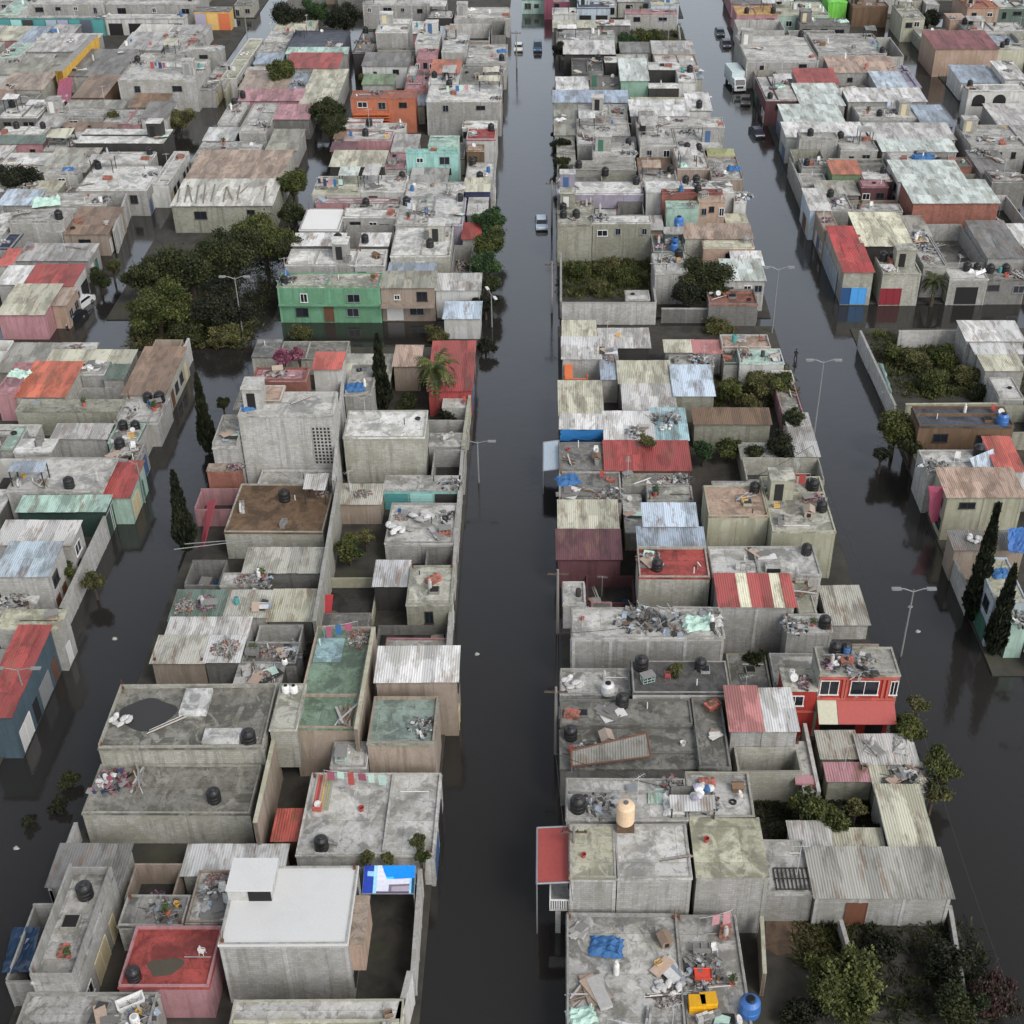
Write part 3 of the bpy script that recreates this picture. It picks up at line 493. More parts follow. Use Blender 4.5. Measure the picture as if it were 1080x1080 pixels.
(-20.45,-15.48,234.09,240.89,6.0,'c','or2','w',{'p':0},'bright orange sheet roof near the top'),
(-15.4,-8.25,232.67,243.32,4.6,'s','d','g',{'p':3,'j':4},'dark littered roof behind the white roof'),
(-14.84,-7.63,244.38,255.46,5.0,'s','p','g',{'p':2,'j':3,'d':2},'pale grey house row near the far end of the middle street'),
(-19.5,-14.92,247.51,259.32,6.0,'s','w','g',{'p':2},'white roofed box house near the top'),
(-24.67,-20.27,251.95,261.52,6.2,'s','w','w',{'p':1,'w':1},'white house with one small window near the top'),
(-23.94,-20.25,245.33,251.87,5.2,'s','pk','pk',{'p':1,'w':3},'pink house with a row of small windows'),
(-24.79,-20.69,230.04,237.63,4.4,'s','pk','pk',{'p':2,'j':3},'pink littered roof by the orange brick house'),
(-32.73,-26.63,258.91,268.37,6.4,'s','W','g',{'p':2},'white roofed grey house near the treetops'),
(-36.46,-32.81,253.1,267.6,4.2,'s','d','k',{'p':2,'j':3},'dark roof beside the slate blue house'),
(-33.77,-25.62,244.7,251.73,4.2,'c','d','w',{'p':0,'w':2},'dark sheet roof over a white wall with dark windows'),
(-25.14,-23.73,238.98,245.25,4.0,'s','p','g',{'p':1},'tiny pale roof by the pink clutter'),
(-32.87,-27.48,236.33,241.32,3.4,'c','gr2','g',{'p':0},'green sheet roof with weeds'),
(-38.4,-21.51,285.61,295.51,5.0,'s','p','g',{'p':1,'w':5,'f':1},'long grey building at the top edge near the middle street'),
(-24.36,-19.54,279.18,284.35,4.0,'s','p','k',{'p':1},'white framed gateway building at the top'),
(-19.0,-7.75,278.95,287.27,3.8,'s','p','g',{'p':2,'d':2,'j':2},'pale grey row beyond the cross road at the top'),
(-12.7,-8.19,202.8,207.81,5.0,'s','r','w',{'p':2,'j':1},'red railed balcony roof facing the middle street'),
(-12.52,-9.89,198.95,201.45,4.6,'s','sa','br',{'p':1,'w':1},'brown framed window house by the middle street'),
(-13.57,-8.14,207.89,210.95,5.2,'s','W','w',{'p':1},'white roof edge above the red balcony'),
(-12.12,-7.88,186.94,194.56,4.2,'s','p','g',{'p':2,'R':1,'j':1},'pale small roof above the cream and navy house'),
(-0.77,4.53,293.03,301.2,4.2,'s','mg','mg',{'p':1},'magenta building at the top edge'),
(0.88,6.04,283.44,288.08,3.6,'s','W','w',{'p':1},'white front beside the magenta building'),
(6.09,12.93,286.47,291.87,4.0,'s','nb','b',{'p':2,'d':2},'blue and white shop at the top edge'),
(21.43,27.18,286.98,295.78,4.4,'s','ye','b',{'p':1},'cream and sky blue building at the top edge'),
(38.38,46.68,279.65,286.55,4.4,'s','yo','pk',{'p':1},'yellow roofed building with pale pink wall at the top'),
(15.81,26.67,283.44,286.9,3.6,'s','pk','g',{'p':2,'j':2},'pinkish stall roof at the top edge'),
(-5.6,-0.78,297.55,306.3,3.0,'c','t','mi',{'p':0},'green shop roof straight behind the far end of the middle street'),
(1.11,9.47,271.23,275.76,4.0,'c','ye','d',{'p':0},'pale yellow strip roof by the end of the middle street'),
(9.53,16.36,273.19,276.16,4.0,'c','w','d',{'p':0,'j':2},'white torn strip roof beside the weedy lot'),
(1.59,13.3,262.75,271.15,3.6,'s','g','d',{'p':2,'j':4},'grey littered roof behind a light grey roof'),
(3.0,12.41,251.53,259.09,4.4,'c','p','k',{'p':0},'light grey sheet roof over a dark frame'),
(4.33,10.04,241.91,250.95,3.6,'s','k2','d',{'p':3,'j':2},'black framed open building'),
(10.42,12.58,246.47,249.82,4.4,'s','W','k',{'p':0},'tiny white roof beside the black frame'),
(12.75,17.5,231.83,243.8,5.4,'c','mi2','gr3',{'p':0},'pale mint white warehouse roof'),
(18.03,23.82,240.01,244.21,5.0,'s','W','k',{'p':0,'d':2},'grey garage with two black bays'),
(17.46,22.66,230.58,233.08,4.6,'s','W','k',{'p':0,'d':2},'lower grey garage front with black bays'),
(22.74,25.95,232.56,239.06,5.0,'s','W','w',{'p':2,'j':2},'white corner house with blue and red washing'),
(23.1,26.91,217.11,224.47,5.0,'c','W','w',{'p':0,'R':1},'white sheet roof corner with a black tank'),
(1.52,6.9,230.61,237.42,4.0,'c','W','g',{'p':0},'white sheet roof above the pale blue strip'),
(6.96,12.67,232.56,241.0,3.4,'s','d','d',{'p':2,'j':3},'dark roof beside a white sheet roof'),
(0.94,13.49,223.76,229.22,4.2,'c','b5','g',{'p':0,'L':1},'long pale blue strip roof with a dark blue rim'),
(13.58,23.02,214.79,221.86,4.8,'c','W','g',{'p':0},'long white strip roof with broken edge'),
(1.11,4.7,209.68,223.68,3.4,'c','o','g',{'p':0,'L':1,'j':2},'olive narrow roof by the middle street'),
(5.01,10.18,215.4,220.82,4.6,'s','p','g',{'p':2},'pale square roof with black opening behind'),
(10.26,13.09,215.4,222.08,4.2,'s','g','g',{'p':2,'j':3},'grey roof with black window patches'),
(4.66,13.05,207.92,215.32,4.0,'s','p','g',{'p':2,'j':3},'grey terrace with white grille'),
(14.23,28.4,210.53,214.71,4.4,'s','p','g',{'p':3,'j':6},'long roof covered in white and black scrap'),
(14.2,19.77,200.74,208.58,4.8,'s','p','g',{'p':2,'j':2},'pale grey house with plain lower wall'),
(19.95,26.85,200.38,208.32,4.8,'s','p','g',{'p':1,'j':1},'pale roof with a row of black vents'),
(6.85,13.26,196.63,202.51,4.6,'s','p','g',{'p':1},'plain grey flat roof above a darker one'),
(3.8,13.28,192.87,196.55,3.8,'s','m2','g',{'p':2},'mossy dark grey flat roof in mid block'),
(4.58,7.25,203.26,207.92,4.0,'s','p','g',{'p':2,'j':1},'small pale roof next to plain grey flat roof'),
(19.23,23.93,191.25,200.12,4.6,'s','p','tn',{'p':2,'j':3},'tan walled roof with a black pipe cluster'),
(24.6,28.43,197.75,200.3,4.2,'c','lm','tn',{'p':0},'lime stained sheet roof by the right hand street'),
(13.52,18.91,186.94,191.24,4.2,'s','g','g',{'p':2,'j':3},'grey terrace with a stack of black pipes'),
(24.02,28.66,188.0,196.83,4.2,'s','g','tn',{'p':3,'j':4},'cluttered corner terrace with salmon edge'),
(1.35,13.51,180.65,185.36,4.8,'s','W','lv',{'p':1,'L':1},'long white roof with a lilac grey wall'),
(1.33,6.48,176.11,180.57,3.8,'s','m','o',{'p':1,'j':2,'L':1},'mossy stepped roof beside the parked pickup'),
(6.45,9.74,174.97,177.56,3.8,'s','p','k',{'p':1},'pale slab beside a black recess'),
(9.92,13.49,176.33,180.57,3.4,'n','k','d',{'p':5},'dark sunken yard beside a white house'),
(13.83,26.06,179.18,183.45,5.6,'s','W','w',{'p':1},'big white house with blank white wall'),
(15.91,24.38,177.72,178.75,6.0,'s','mr2','rb',{'p':4,'j':2},'pinkish red terrace on top of the peach walled house'),
(20.86,24.49,175.14,177.64,5.8,'s','sa','sa',{'p':0},'peach plaster tower beside the pinkish red terrace'),
(16.36,20.78,174.04,176.54,5.4,'s','mi','mi',{'p':0},'mint plaster block with a big blue barrel'),
(26.14,27.86,177.98,181.46,4.6,'s','W','w',{'p':3,'j':4},'white junk terrace next to the peach tower'),
(1.27,5.89,167.45,170.92,5.6,'s','m','o',{'p':2,'L':1},'olive walled two storey house with a split roof'),
(5.97,13.8,168.17,170.67,5.6,'s','W','o',{'p':1,'f':1},'white edged roof half of the olive walled house'),
(18.24,27.08,165.35,169.68,4.6,'c','rt','m',{'p':0},'rust patched sheet roof'),
(20.41,27.04,162.77,165.27,4.4,'s','ye','sa',{'p':1,'w':1},'pale peach wall house with one window'),
(22.08,27.08,152.79,158.35,4.4,'c','mi2','g',{'p':0},'mint and white sheet roof with red edge'),
(13.49,17.64,154.74,160.58,4.4,'s','p','g',{'p':2,'j':3},'pale grey roof beside dark garden trees'),
(13.88,18.16,163.07,168.73,3.6,'s','t','g',{'p':2,'j':4},'green littered patio with two blue barrels'),
(19.8,25.79,148.75,152.71,3.0,'s','rb','d',{'p':3,'j':4},'rusty orange littered roof at the cross street'),
(9.77,12.73,151.75,154.42,2.2,'s','p','g',{'p':1},'small grey shelter inside the weedy walled lot'),
(36.03,49.2,245.2,261.78,5.0,'s','p','g',{'p':2,'f':1,'j':1},'long pale grey roof at the far right hand street'),
(50.19,62.89,250.82,264.21,4.6,'s','g','g',{'p':2,'j':5},'grey cluttered roof near the top right lane'),
(50.81,62.77,239.99,248.64,4.4,'c','sa','g',{'p':0,'j':4},'tan and pink cluttered roof'),
(43.71,50.73,232.67,240.42,4.6,'c','r2','g',{'p':0},'small crimson roof among pale ones'),
(36.85,42.35,224.26,237.63,4.4,'s','p','mr',{'p':1,'L':1},'pale roof with a dark pink street flank'),
(42.43,49.7,221.45,232.28,4.4,'c','mi2','g',{'p':0},'mint tinted sheet roof with white edge'),
(38.44,48.03,212.33,220.76,4.4,'c','mi3','g',{'p':0,'L':1},'broad mint striped sheet roof'),
(37.68,50.14,205.76,211.81,4.4,'c','W','w',{'p':0,'L':1},'bright white sheet roof beside the mint striped one'),
(57.38,62.64,231.89,239.91,4.2,'c','b','g',{'p':0},'slanted pale blue sheet roof with dark edge'),
(62.85,65.1,232.19,244.7,4.2,'s','lv','lv',{'p':0,'R':1},'narrow lilac house by the dark lane'),
(50.32,63.32,221.65,227.8,5.0,'c','W','g',{'p':0},'long white strip roof over a grey wall'),
(50.97,60.54,215.29,221.57,4.2,'s','p','g',{'p':2,'j':4},'pale terrace with tank and rubbish'),
(60.62,65.29,211.38,220.97,4.2,'c','b2','lv',{'p':0,'R':1},'bluish grey roof by the dark lane'),
(50.86,63.96,204.54,211.3,4.4,'c','p','g',{'p':0},'wide light grey sheet roof'),
(51.62,62.98,199.73,204.5,4.2,'c','mi2','g',{'p':0},'thin mint white strip roof'),
(39.0,45.0,202.12,204.62,5.4,'s','g','g',{'p':3,'f':1},'plain grey box house topped by one black tank'),
(45.08,50.78,199.75,205.68,4.4,'s','p','g',{'p':2,'j':3},'pale terrace right of the grey box house'),
(38.29,42.45,193.99,197.37,3.8,'s','d','g',{'p':2,'j':3},'dark littered roof below the grey box house'),
(41.98,46.13,189.08,193.91,4.6,'c','or2','gr2',{'p':0},'orange sheet roof over a green wall'),
(46.21,50.43,187.47,191.24,4.2,'s','w','mr',{'p':1},'white roof over a maroon wall'),
(51.87,57.73,193.22,198.81,4.4,'s','p','g',{'p':2,'j':4},'pale roof with bright blue tarp'),
(57.81,63.59,193.22,196.83,4.2,'s','t','rb',{'p':2,'j':4},'green and brick littered roof by the dark lane'),
(50.89,60.63,185.57,193.14,4.8,'c','mi2','w',{'p':0,'L':1},'white and mint sheet roof above the brick house'),
(50.68,62.55,175.77,183.46,5.4,'c','mi2','rb',{'p':0,'f':1},'brick red walled house with white mint roof'),
(36.51,39.26,175.58,182.69,4.4,'c','p','b',{'p':0,'L':1},'pale roof with bluish street wall'),
(39.4,42.53,176.27,181.99,4.2,'s','g','g',{'p':2,'j':3},'grey terrace beside the pale roof with bluish wall'),
(45.22,49.02,183.81,186.62,4.6,'s','pk','mr',{'p':1,'w':2},'maroon house with pale window row'),
(42.52,49.5,176.09,178.59,4.0,'s','g','g',{'p':2,'j':2},'grey strip terrace behind the cream gable'),
(41.21,47.75,162.44,172.7,4.8,'c','ye3','k',{'p':0},'cream and white roof with a dark front gap'),
(37.23,39.34,168.5,175.6,4.2,'s','tn','tn',{'p':1,'L':1},'tan narrow roof beside the bright red slope'),
(37.42,41.13,154.78,168.42,4.6,'c','rr','m',{'p':0,'L':1},'bright red sloping roof above the blue and red shutters'),
(42.22,47.04,154.59,159.58,4.4,'s','m','m',{'p':2,'j':3},'mossy cluttered roof of the cross street corner house'),
(47.83,50.72,156.73,168.63,4.4,'s','g','g',{'p':2,'j':4},'dull grey terrace beside the sunken court'),
(52.15,57.43,161.97,174.32,2.6,'n','d','g',{'p':4,'j':3},'large dark sunken court with bare walls'),
(57.51,62.49,161.39,172.83,3.6,'c','d','g',{'p':0},'dark grey sloping sheet roof at the right edge'),
(50.8,55.7,154.76,158.26,3.6,'s','p','g',{'p':2,'d':1,'j':1},'pale low house facing the cross street near the palm'),
(55.79,60.63,154.96,158.14,3.4,'s','d','d',{'p':2,'j':3},'dark low roof at the right edge on the cross street'),
(72.14,83.91,252.11,263.07,5.2,'c','mr3','sa',{'p':2,'R':1},'maroon pink roofed house with cream front by the dark lane'),
(84.15,89.31,252.83,256.35,5.0,'s','p','ye',{'p':1},'beige walled house at the right edge'),
(80.75,84.47,236.08,245.65,4.4,'c','W','w',{'p':0,'j':1},'white torn roof at the right edge'),
(71.45,81.29,226.06,229.43,5.4,'s','p','W',{'p':2,'a':2},'white house with two black arched windows'),
(71.32,75.82,275.82,286.17,4.6,'s','m2','ye',{'p':2,'R':1},'pale green flat house at the head of the dark lane'),
(80.6,84.03,274.82,279.88,4.6,'s','sa','sa',{'p':0},'salmon wall house beyond the dark trees'),
(82.46,94.11,268.35,274.74,4.0,'s','p','g',{'p':2,'j':5},'grey cluttered roofs at the upper right'),
(58.91,62.78,289.57,296.91,4.4,'s','lg','lg',{'p':0},'vivid green building at the top edge'),
(63.37,70.76,286.72,296.61,4.2,'s','br2','br',{'p':2,'j':4},'brown cluttered market roof at the top edge'),
(86.92,93.47,285.66,296.61,4.2,'s','or2','sa',{'p':2,'j':3},'orange tinted market roof at the top edge'),
(93.73,99.48,286.47,297.45,4.0,'s','p','t',{'p':2,'j':4},'pale cluttered roof at the far upper right corner'),
(46.76,57.66,281.78,292.41,3.6,'s','ye','mi',{'p':2,'j':4},'cream and mint stalls beyond the cross road'),
(50.94,61.06,276.44,281.7,3.0,'s','d','d',{'p':2,'j':4},'dark yard roof with scrap beside the cross road'),
(65.3,73.84,200.36,210.19,4.6,'s','g','g',{'p':3,'j':6},'grey littered roof right of the dark lane'),
(64.94,69.94,186.94,191.14,4.2,'s','g','d',{'p':3,'j':6},'rough grey terrace right of the dark lane'),
(64.62,69.33,191.22,200.28,3.8,'c','d','g',{'p':0,'j':2},'dark sheet roof beside the rough grey terrace'),
(-24.7,-20.9,85.1,87.9,2.1,'n','k','g2',{'p':0,'e':1,'j':1},('pale yard behind the ',26)),
(-34.2,-29.4,60.1,63.4,2.3,'c','d','g2',{'p':2,'e':1,'j':1},('dark lean to behind the ',6)),
(-19.7,-15.4,84.6,89.9,2.0,'s','d','d',{'p':1,'e':1,'j':1},('dark lean to behind the ',27)),
(-13.7,-8.4,81.1,86.4,2.0,'s','g','pk',{'p':2,'e':1,'j':1},('grey lean to behind the ',30)),
(-31.2,-23.4,136.1,140.4,2.2,'s','m3','m',{'p':1,'e':1,'j':1},('dull lean to left of the ',47)),
(-34.2,-30.4,105.6,108.9,2.1,'n','k','pk',{'p':3,'e':1,'j':1},('grey yard left of the ',22)),
(-31.2,-25.4,124.1,127.9,2.5,'n','k','p',{'p':3,'e':1,'j':1},('stained yard behind the ',41)),
(-29.2,-25.4,117.1,120.9,2.1,'n','k','W',{'p':1,'e':1,'j':1},('stained yard behind the ',40)),
(-34.2,-31.4,125.1,129.4,2.0,'s','p','o',{'p':3,'e':1},('pale lean to behind the ',41)),
(-11.7,-8.4,111.1,115.9,2.3,'n','k','g',{'p':0,'e':1},('pale yard behind the ',37)),
(-25.7,-17.9,130.6,134.4,2.2,'c','ye','o',{'p':2,'e':1},('cream lean to behind the ',47)),
(-25.2,-20.9,117.1,120.9,2.4,'c','d','g2',{'p':1,'e':1,'j':1},('dark lean to in front of the ',41)),
(-28.7,-20.9,108.6,111.9,2.5,'s','g','W',{'p':2,'e':1},('grey lean to in front of the ',39)),
(-14.7,-8.4,119.6,121.9,2.2,'n','k','g',{'p':1,'e':1,'j':1},('white yard behind the ',46)),
(-25.2,-18.4,61.1,63.4,2.3,'c','w','g',{'p':0,'e':1,'j':1},('whitish lean to behind the ',10)),
(-11.2,-8.4,95.1,98.9,2.1,'n','k','d',{'p':2,'e':1},('pale yard behind the ',33)),
(-34.2,-31.4,136.1,140.4,2.5,'s','d','m',{'p':0,'e':1},('dark lean to right of the ',126)),
(-17.7,-14.9,119.1,121.9,2.5,'c','W','o',{'p':1,'e':1},('white lean to behind the ',45)),
(-18.2,-12.4,59.1,61.4,2.4,'n','k','p',{'p':2,'e':1},('grey yard behind the ',1)),
(-23.2,-17.9,134.6,136.9,2.2,'c','m','d',{'p':3,'e':1,'j':1},('mossy lean to left of the ',48)),
(23.8,27.6,80.1,84.9,2.5,'n','k','tn',{'p':1,'e':1,'j':1},('pale yard behind the ',62)),
(25.3,27.6,123.6,130.4,1.9,'s','m2','pk',{'p':3,'e':1},('stained lean to behind the ',113)),
(19.8,27.6,110.6,114.4,2.2,'n','k','m',{'p':3,'e':1},('grey yard behind the ',89)),
(16.3,22.6,106.6,110.4,2.2,'s','p','g2',{'p':1,'e':1,'j':1},('pale lean to behind the ',89)),
(14.3,19.6,95.6,98.9,2.1,'s','p','tn',{'p':3,'e':1},('pale lean to behind the ',80)),
(25.3,27.6,114.6,122.4,2.6,'c','g','W',{'p':1,'e':1,'j':1},('grey lean to in front of the ',113)),
(3.8,5.6,87.1,91.4,2.0,'s','m3','pk',{'p':1,'e':1},('dull lean to right of the ',86)),
(7.3,9.1,101.6,107.9,2.3,'s','p','m',{'p':0,'e':1,'j':1},('pale lean to right of the ',93)),
(14.8,18.1,76.6,84.4,2.0,'s','d','o',{'p':2,'e':1},('dark lean to behind the ',64)),
(24.3,27.6,88.6,93.4,1.9,'c','m','g',{'p':3,'e':1,'j':1},('mossy lean to right of the ',80)),
(18.3,23.6,80.1,83.9,2.4,'s','p','g2',{'p':3,'e':1},('pale lean to behind the ',62)),
(9.3,14.1,101.6,104.9,2.1,'n','k','g2',{'p':0,'e':1},('dark yard behind the ',81)),
(25.3,27.6,130.6,132.9,2.4,'s','g','W',{'p':1,'e':1,'j':1},('grey lean to in front of the ',110)),
(19.8,25.1,114.6,117.9,2.1,'s','m2','tn',{'p':0,'e':1,'j':1},('stained lean to in front of the ',113)),
(3.8,9.1,66.6,68.9,2.1,'n','k','W',{'p':2,'e':1,'j':1},('dark yard behind the ',54)),
(10.8,14.1,86.6,89.9,2.5,'n','k','W',{'p':2,'e':1,'j':1},('grey yard behind the ',77)),
(20.3,23.6,62.6,64.9,2.3,'c','ye','p',{'p':1,'e':1},('cream lean to behind the ',58)),
(-56.9,-52.6,102.1,108.4,2.5,'s','W','d',{'p':0,'e':1,'j':1},('white lean to left of the ',133)),
(-59.9,-54.1,119.6,121.9,1.9,'s','p','W',{'p':1,'e':1,'j':1},('pale lean to left of the ',140)),
(-55.4,-50.1,90.6,96.9,2.2,'s','g','o',{'p':1,'e':1,'j':1},('grey lean to in front of the ',142)),
(-56.9,-51.6,97.1,101.9,2.5,'n','k','pk',{'p':2,'e':1},('pale yard left of the ',142)),
(-62.9,-57.6,133.6,139.9,1.9,'c','m2','o',{'p':3,'e':1},('stained lean to left of the ',128)),
(-51.4,-44.6,79.6,84.4,2.2,'c','m2','d',{'p':2,'e':1},('stained lean to in front of the ',145)),
(-70.9,-65.6,138.1,140.4,2.5,'s','g','m',{'p':1,'e':1},('grey lean to in front of the ',184)),
(-65.4,-63.1,138.1,140.4,2.1,'n','k','W',{'p':3,'e':1,'j':1},('grey yard in front of the ',184)),
(-57.4,-53.1,137.1,140.4,2.1,'s','p','o',{'p':0,'e':1},('pale lean to behind the ',128)),
(-55.9,-52.6,108.6,113.9,2.4,'n','k','W',{'p':2,'e':1,'j':1},('white yard in front of the ',138)),
(-59.9,-56.1,116.6,119.4,2.0,'s','d','m',{'p':3,'e':1,'j':1},('dark lean to left of the ',140)),
(-46.4,-43.1,136.6,140.4,2.2,'n','k','tn',{'p':0,'e':1},('grey yard behind the ',126)),
(45.0,52.3,119.6,124.9,2.3,'n','k','o',{'p':1,'e':1},('pale yard behind the ',118)),
(37.5,43.3,112.6,115.4,2.0,'n','k','d',{'p':2,'e':1,'j':1},('grey yard behind the ',120)),
(41.0,47.8,84.1,89.9,2.2,'s','g','g2',{'p':2,'e':1},('grey lean to right of the ',124)),
(48.5,52.3,103.1,107.9,2.3,'c','p','pk',{'p':3,'e':1},('pale lean to right of the ',119)),
(46.5,48.8,108.1,112.4,1.9,'c','p','g2',{'p':2,'e':1},('small pale annex right of the ',119)),
(-20.3,-14.5,154.6,158.9,3.7,'c','b2','d',{'p':0,'e':1,'j':1},('bluish lean to in front of the ',212)),
(-32.3,-25.0,252.1,258.4,3.6,'s','m3','m',{'p':0,'e':1},('dull lean to behind the ',238)),
(-26.8,-21.0,224.6,229.4,3.4,'c','b2','m',{'p':0,'e':1,'j':1},('bluish lean to behind the ',225)),
(-19.8,-11.5,265.6,276.9,3.0,'n','k','g2',{'p':1,'e':1,'j':1},('dull yard in front of the ',243)),
(-16.3,-11.5,259.6,265.4,2.6,'n','k','tn',{'p':3,'e':1,'j':1},('dark yard behind the ',232)),
(-24.8,-20.0,262.6,276.9,2.4,'c','b2','o',{'p':1,'e':1},('bluish lean to behind the ',233)),
(-23.3,-17.5,241.1,244.9,2.7,'n','k','d',{'p':2,'e':1},('stained yard behind the ',229)),
(-15.3,-8.5,228.1,232.4,3.1,'c','ye','m',{'p':0,'e':1,'j':1},('cream lean to in front of the ',230)),
(-20.3,-15.0,186.1,193.9,3.3,'c','g','pk',{'p':1,'e':1,'j':1},('grey lean to right of the ',210)),
(-19.8,-16.5,259.6,265.4,3.1,'c','W','o',{'p':1,'e':1,'j':1},('white lean to behind the ',232)),
(-24.3,-20.5,188.6,192.9,3.1,'s','m3','g2',{'p':3,'e':1},('dull lean to right of the ',221)),
(-33.8,-27.5,213.1,219.9,2.8,'s','W','pk',{'p':0,'e':1,'j':1},('white lean to in front of the ',225)),
(-24.3,-20.5,200.6,208.4,3.5,'c','g','pk',{'p':0,'e':1},('grey lean to behind the ',222)),
(-27.8,-21.0,175.6,179.4,3.5,'c','p','tn',{'p':1,'e':1,'j':1},('pale lean to behind the ',208)),
(-18.8,-13.0,200.6,207.4,2.7,'s','d','p',{'p':3,'e':1,'j':1},('dark lean to left of the ',244)),
(-33.8,-25.0,268.6,275.9,3.6,'c','w','pk',{'p':0,'e':1,'j':1},('whitish lean to behind the ',236)),
(-13.8,-8.5,211.6,218.4,2.5,'n','k','m',{'p':3,'e':1,'j':1},('pale yard in front of the ',227)),
(-11.3,-8.5,267.6,276.9,3.5,'n','k','d',{'p':1,'e':1,'j':1},('pale yard in front of the ',243)),
(-34.3,-30.0,209.1,212.9,3.0,'c','rm','g',{'p':2,'e':1},('rusty lean to behind the ',224)),
(-11.3,-8.5,175.6,181.9,3.8,'s','p','d',{'p':0,'e':1,'j':1},('pale lean to in front of the ',216)),
(-54.8,-50.0,263.1,270.4,3.6,'s','p','g2',{'p':0,'e':1,'j':1},('pale lean to left of the ',195)),
(-54.3,-46.5,270.6,276.9,3.5,'c','ye','m',{'p':3,'e':1,'j':1},('cream lean to behind the ',195)),
(-55.3,-45.5,199.6,208.9,2.6,'s','g','g',{'p':0,'e':1},('grey lean to right of the ',174)),
(-54.3,-49.5,248.6,254.4,3.4,'c','b2','m',{'p':0,'e':1},('bluish lean to left of the ',194)),
(-45.3,-42.0,199.6,203.9,2.5,'s','p','pk',{'p':1,'e':1,'j':1},('pale lean to in front of the ',191)),
(-55.3,-50.5,244.6,248.4,2.7,'c','p','d',{'p':2,'e':1},('pale lean to right of the ',163)),
(-55.3,-50.0,254.6,262.9,3.1,'s','g','g',{'p':3,'e':1},('grey lean to right of the ',163)),
(-45.8,-43.0,233.1,243.4,2.8,'c','b2','o',{'p':2,'e':1,'j':1},('bluish lean to right of the ',186)),
(-55.3,-50.5,209.1,214.4,2.7,'c','w','d',{'p':0,'e':1},('whitish lean to in front of the ',188)),
(-116.9,-108.6,264.6,274.9,3.4,'s','p','g',{'p':2,'e':1,'j':1},('pale lean to in front of the ',150)),
(-107.9,-102.1,238.6,246.9,2.7,'c','d','g',{'p':2,'e':1,'j':1},('dark lean to left of the ',156)),
(-101.9,-97.6,232.1,243.4,2.7,'s','p','p',{'p':0,'e':1,'j':1},('pale lean to in front of the ',156)),
(-73.9,-67.6,217.1,224.4,2.7,'s','g','pk',{'p':0,'e':1,'j':1},('grey lean to right of the ',165)),
(-112.4,-105.6,251.1,263.9,2.8,'c','g','m',{'p':0,'e':1},('grey lean to left of the ',153)),
(-84.4,-76.6,189.6,203.4,2.7,'s','W','tn',{'p':1,'e':1,'j':1},('white lean to in front of the ',169)),
(-108.4,-103.6,266.6,275.4,2.8,'c','ye','pk',{'p':2,'e':1},('cream lean to behind the ',153)),
(-99.9,-91.6,216.1,228.9,3.1,'s','m3','m',{'p':0,'e':1,'j':1},('dull lean to left of the ',166)),
(-82.4,-77.6,185.1,189.4,3.2,'s','W','m',{'p':3,'e':1,'j':1},('white lean to behind the ',175)),
(-100.4,-91.6,201.6,215.9,3.1,'n','k','g',{'p':2,'e':1,'j':1},('pale yard in front of the ',166)),
(-79.9,-71.1,212.6,216.9,2.7,'c','rm','tn',{'p':0,'e':1,'j':1},('rusty lean to behind the ',169)),
(-82.4,-72.6,225.1,228.9,2.7,'c','m2','p',{'p':3,'e':1,'j':1},('stained lean to behind the ',165)),
(-83.4,-77.1,165.6,178.9,3.3,'c','d','p',{'p':0,'e':1},('dark lean to in front of the ',175)),
(-75.4,-67.1,244.1,252.4,2.4,'n','k','p',{'p':1,'e':1},('grey yard in front of the ',160)),
(-77.4,-71.6,185.1,189.4,3.1,'c','ye','m',{'p':1,'e':1,'j':1},('cream lean to behind the ',175)),
(-71.4,-65.6,225.1,231.4,2.9,'c','rm','o',{'p':2,'e':1,'j':1},('rusty lean to in front of the ',162)),
(-76.4,-69.6,193.1,202.4,3.4,'c','m','d',{'p':0,'e':1,'j':1},('mossy lean to behind the ',173)),
(-71.4,-68.6,184.6,189.9,2.5,'s','m3','d',{'p':0,'e':1,'j':1},('dull lean to in front of the ',173)),
(-103.4,-99.6,263.6,274.9,2.9,'c','b2','tn',{'p':3,'e':1,'j':1},('bluish lean to left of the ',154)),
(-82.4,-75.6,270.1,276.9,2.9,'n','k','W',{'p':0,'e':1},('pale yard behind the ',159)),
(-89.4,-83.6,225.1,228.9,2.7,'c','W','p',{'p':1,'e':1,'j':1},('white lean to behind the ',165)),
(-77.4,-73.6,252.6,257.9,2.7,'s','p','g2',{'p':1,'e':1},('pale lean to left of the ',160)),
(-91.4,-88.1,201.6,210.4,2.7,'c','d','o',{'p':1,'e':1,'j':1},('dark lean to in front of the ',167)),
(-99.4,-94.6,269.6,276.9,2.7,'c','g','d',{'p':0,'e':1,'j':1},('grey lean to behind the ',154)),
(-72.4,-66.6,175.6,179.4,3.2,'s','g','p',{'p':0,'e':1,'j':1},('grey lean to behind the ',177)),
(-66.9,-63.1,244.1,252.9,3.1,'s','m2','g',{'p':0,'e':1},('stained lean to in front of the ',161)),
(-90.9,-85.1,189.1,201.4,2.7,'s','d','W',{'p':2,'e':1},('dark lean to in front of the ',168)),
(-77.9,-72.1,154.1,161.9,3.1,'c','m','pk',{'p':3,'e':1,'j':1},('mossy lean to left of the ',182)),
(-76.9,-73.6,162.1,169.4,2.4,'c','b2','tn',{'p':1,'e':1,'j':1},('bluish lean to left of the ',183)),
(-105.4,-100.6,247.1,252.9,2.9,'n','k','g2',{'p':3,'e':1,'j':1},('pale yard in front of the ',153)),
(-67.4,-63.1,217.6,224.9,3.5,'c','d','p',{'p':1,'e':1,'j':1},('dark lean to in front of the ',162)),
(-76.9,-74.1,169.6,177.4,3.3,'s','W','p',{'p':0,'e':1},('white lean to left of the ',177)),
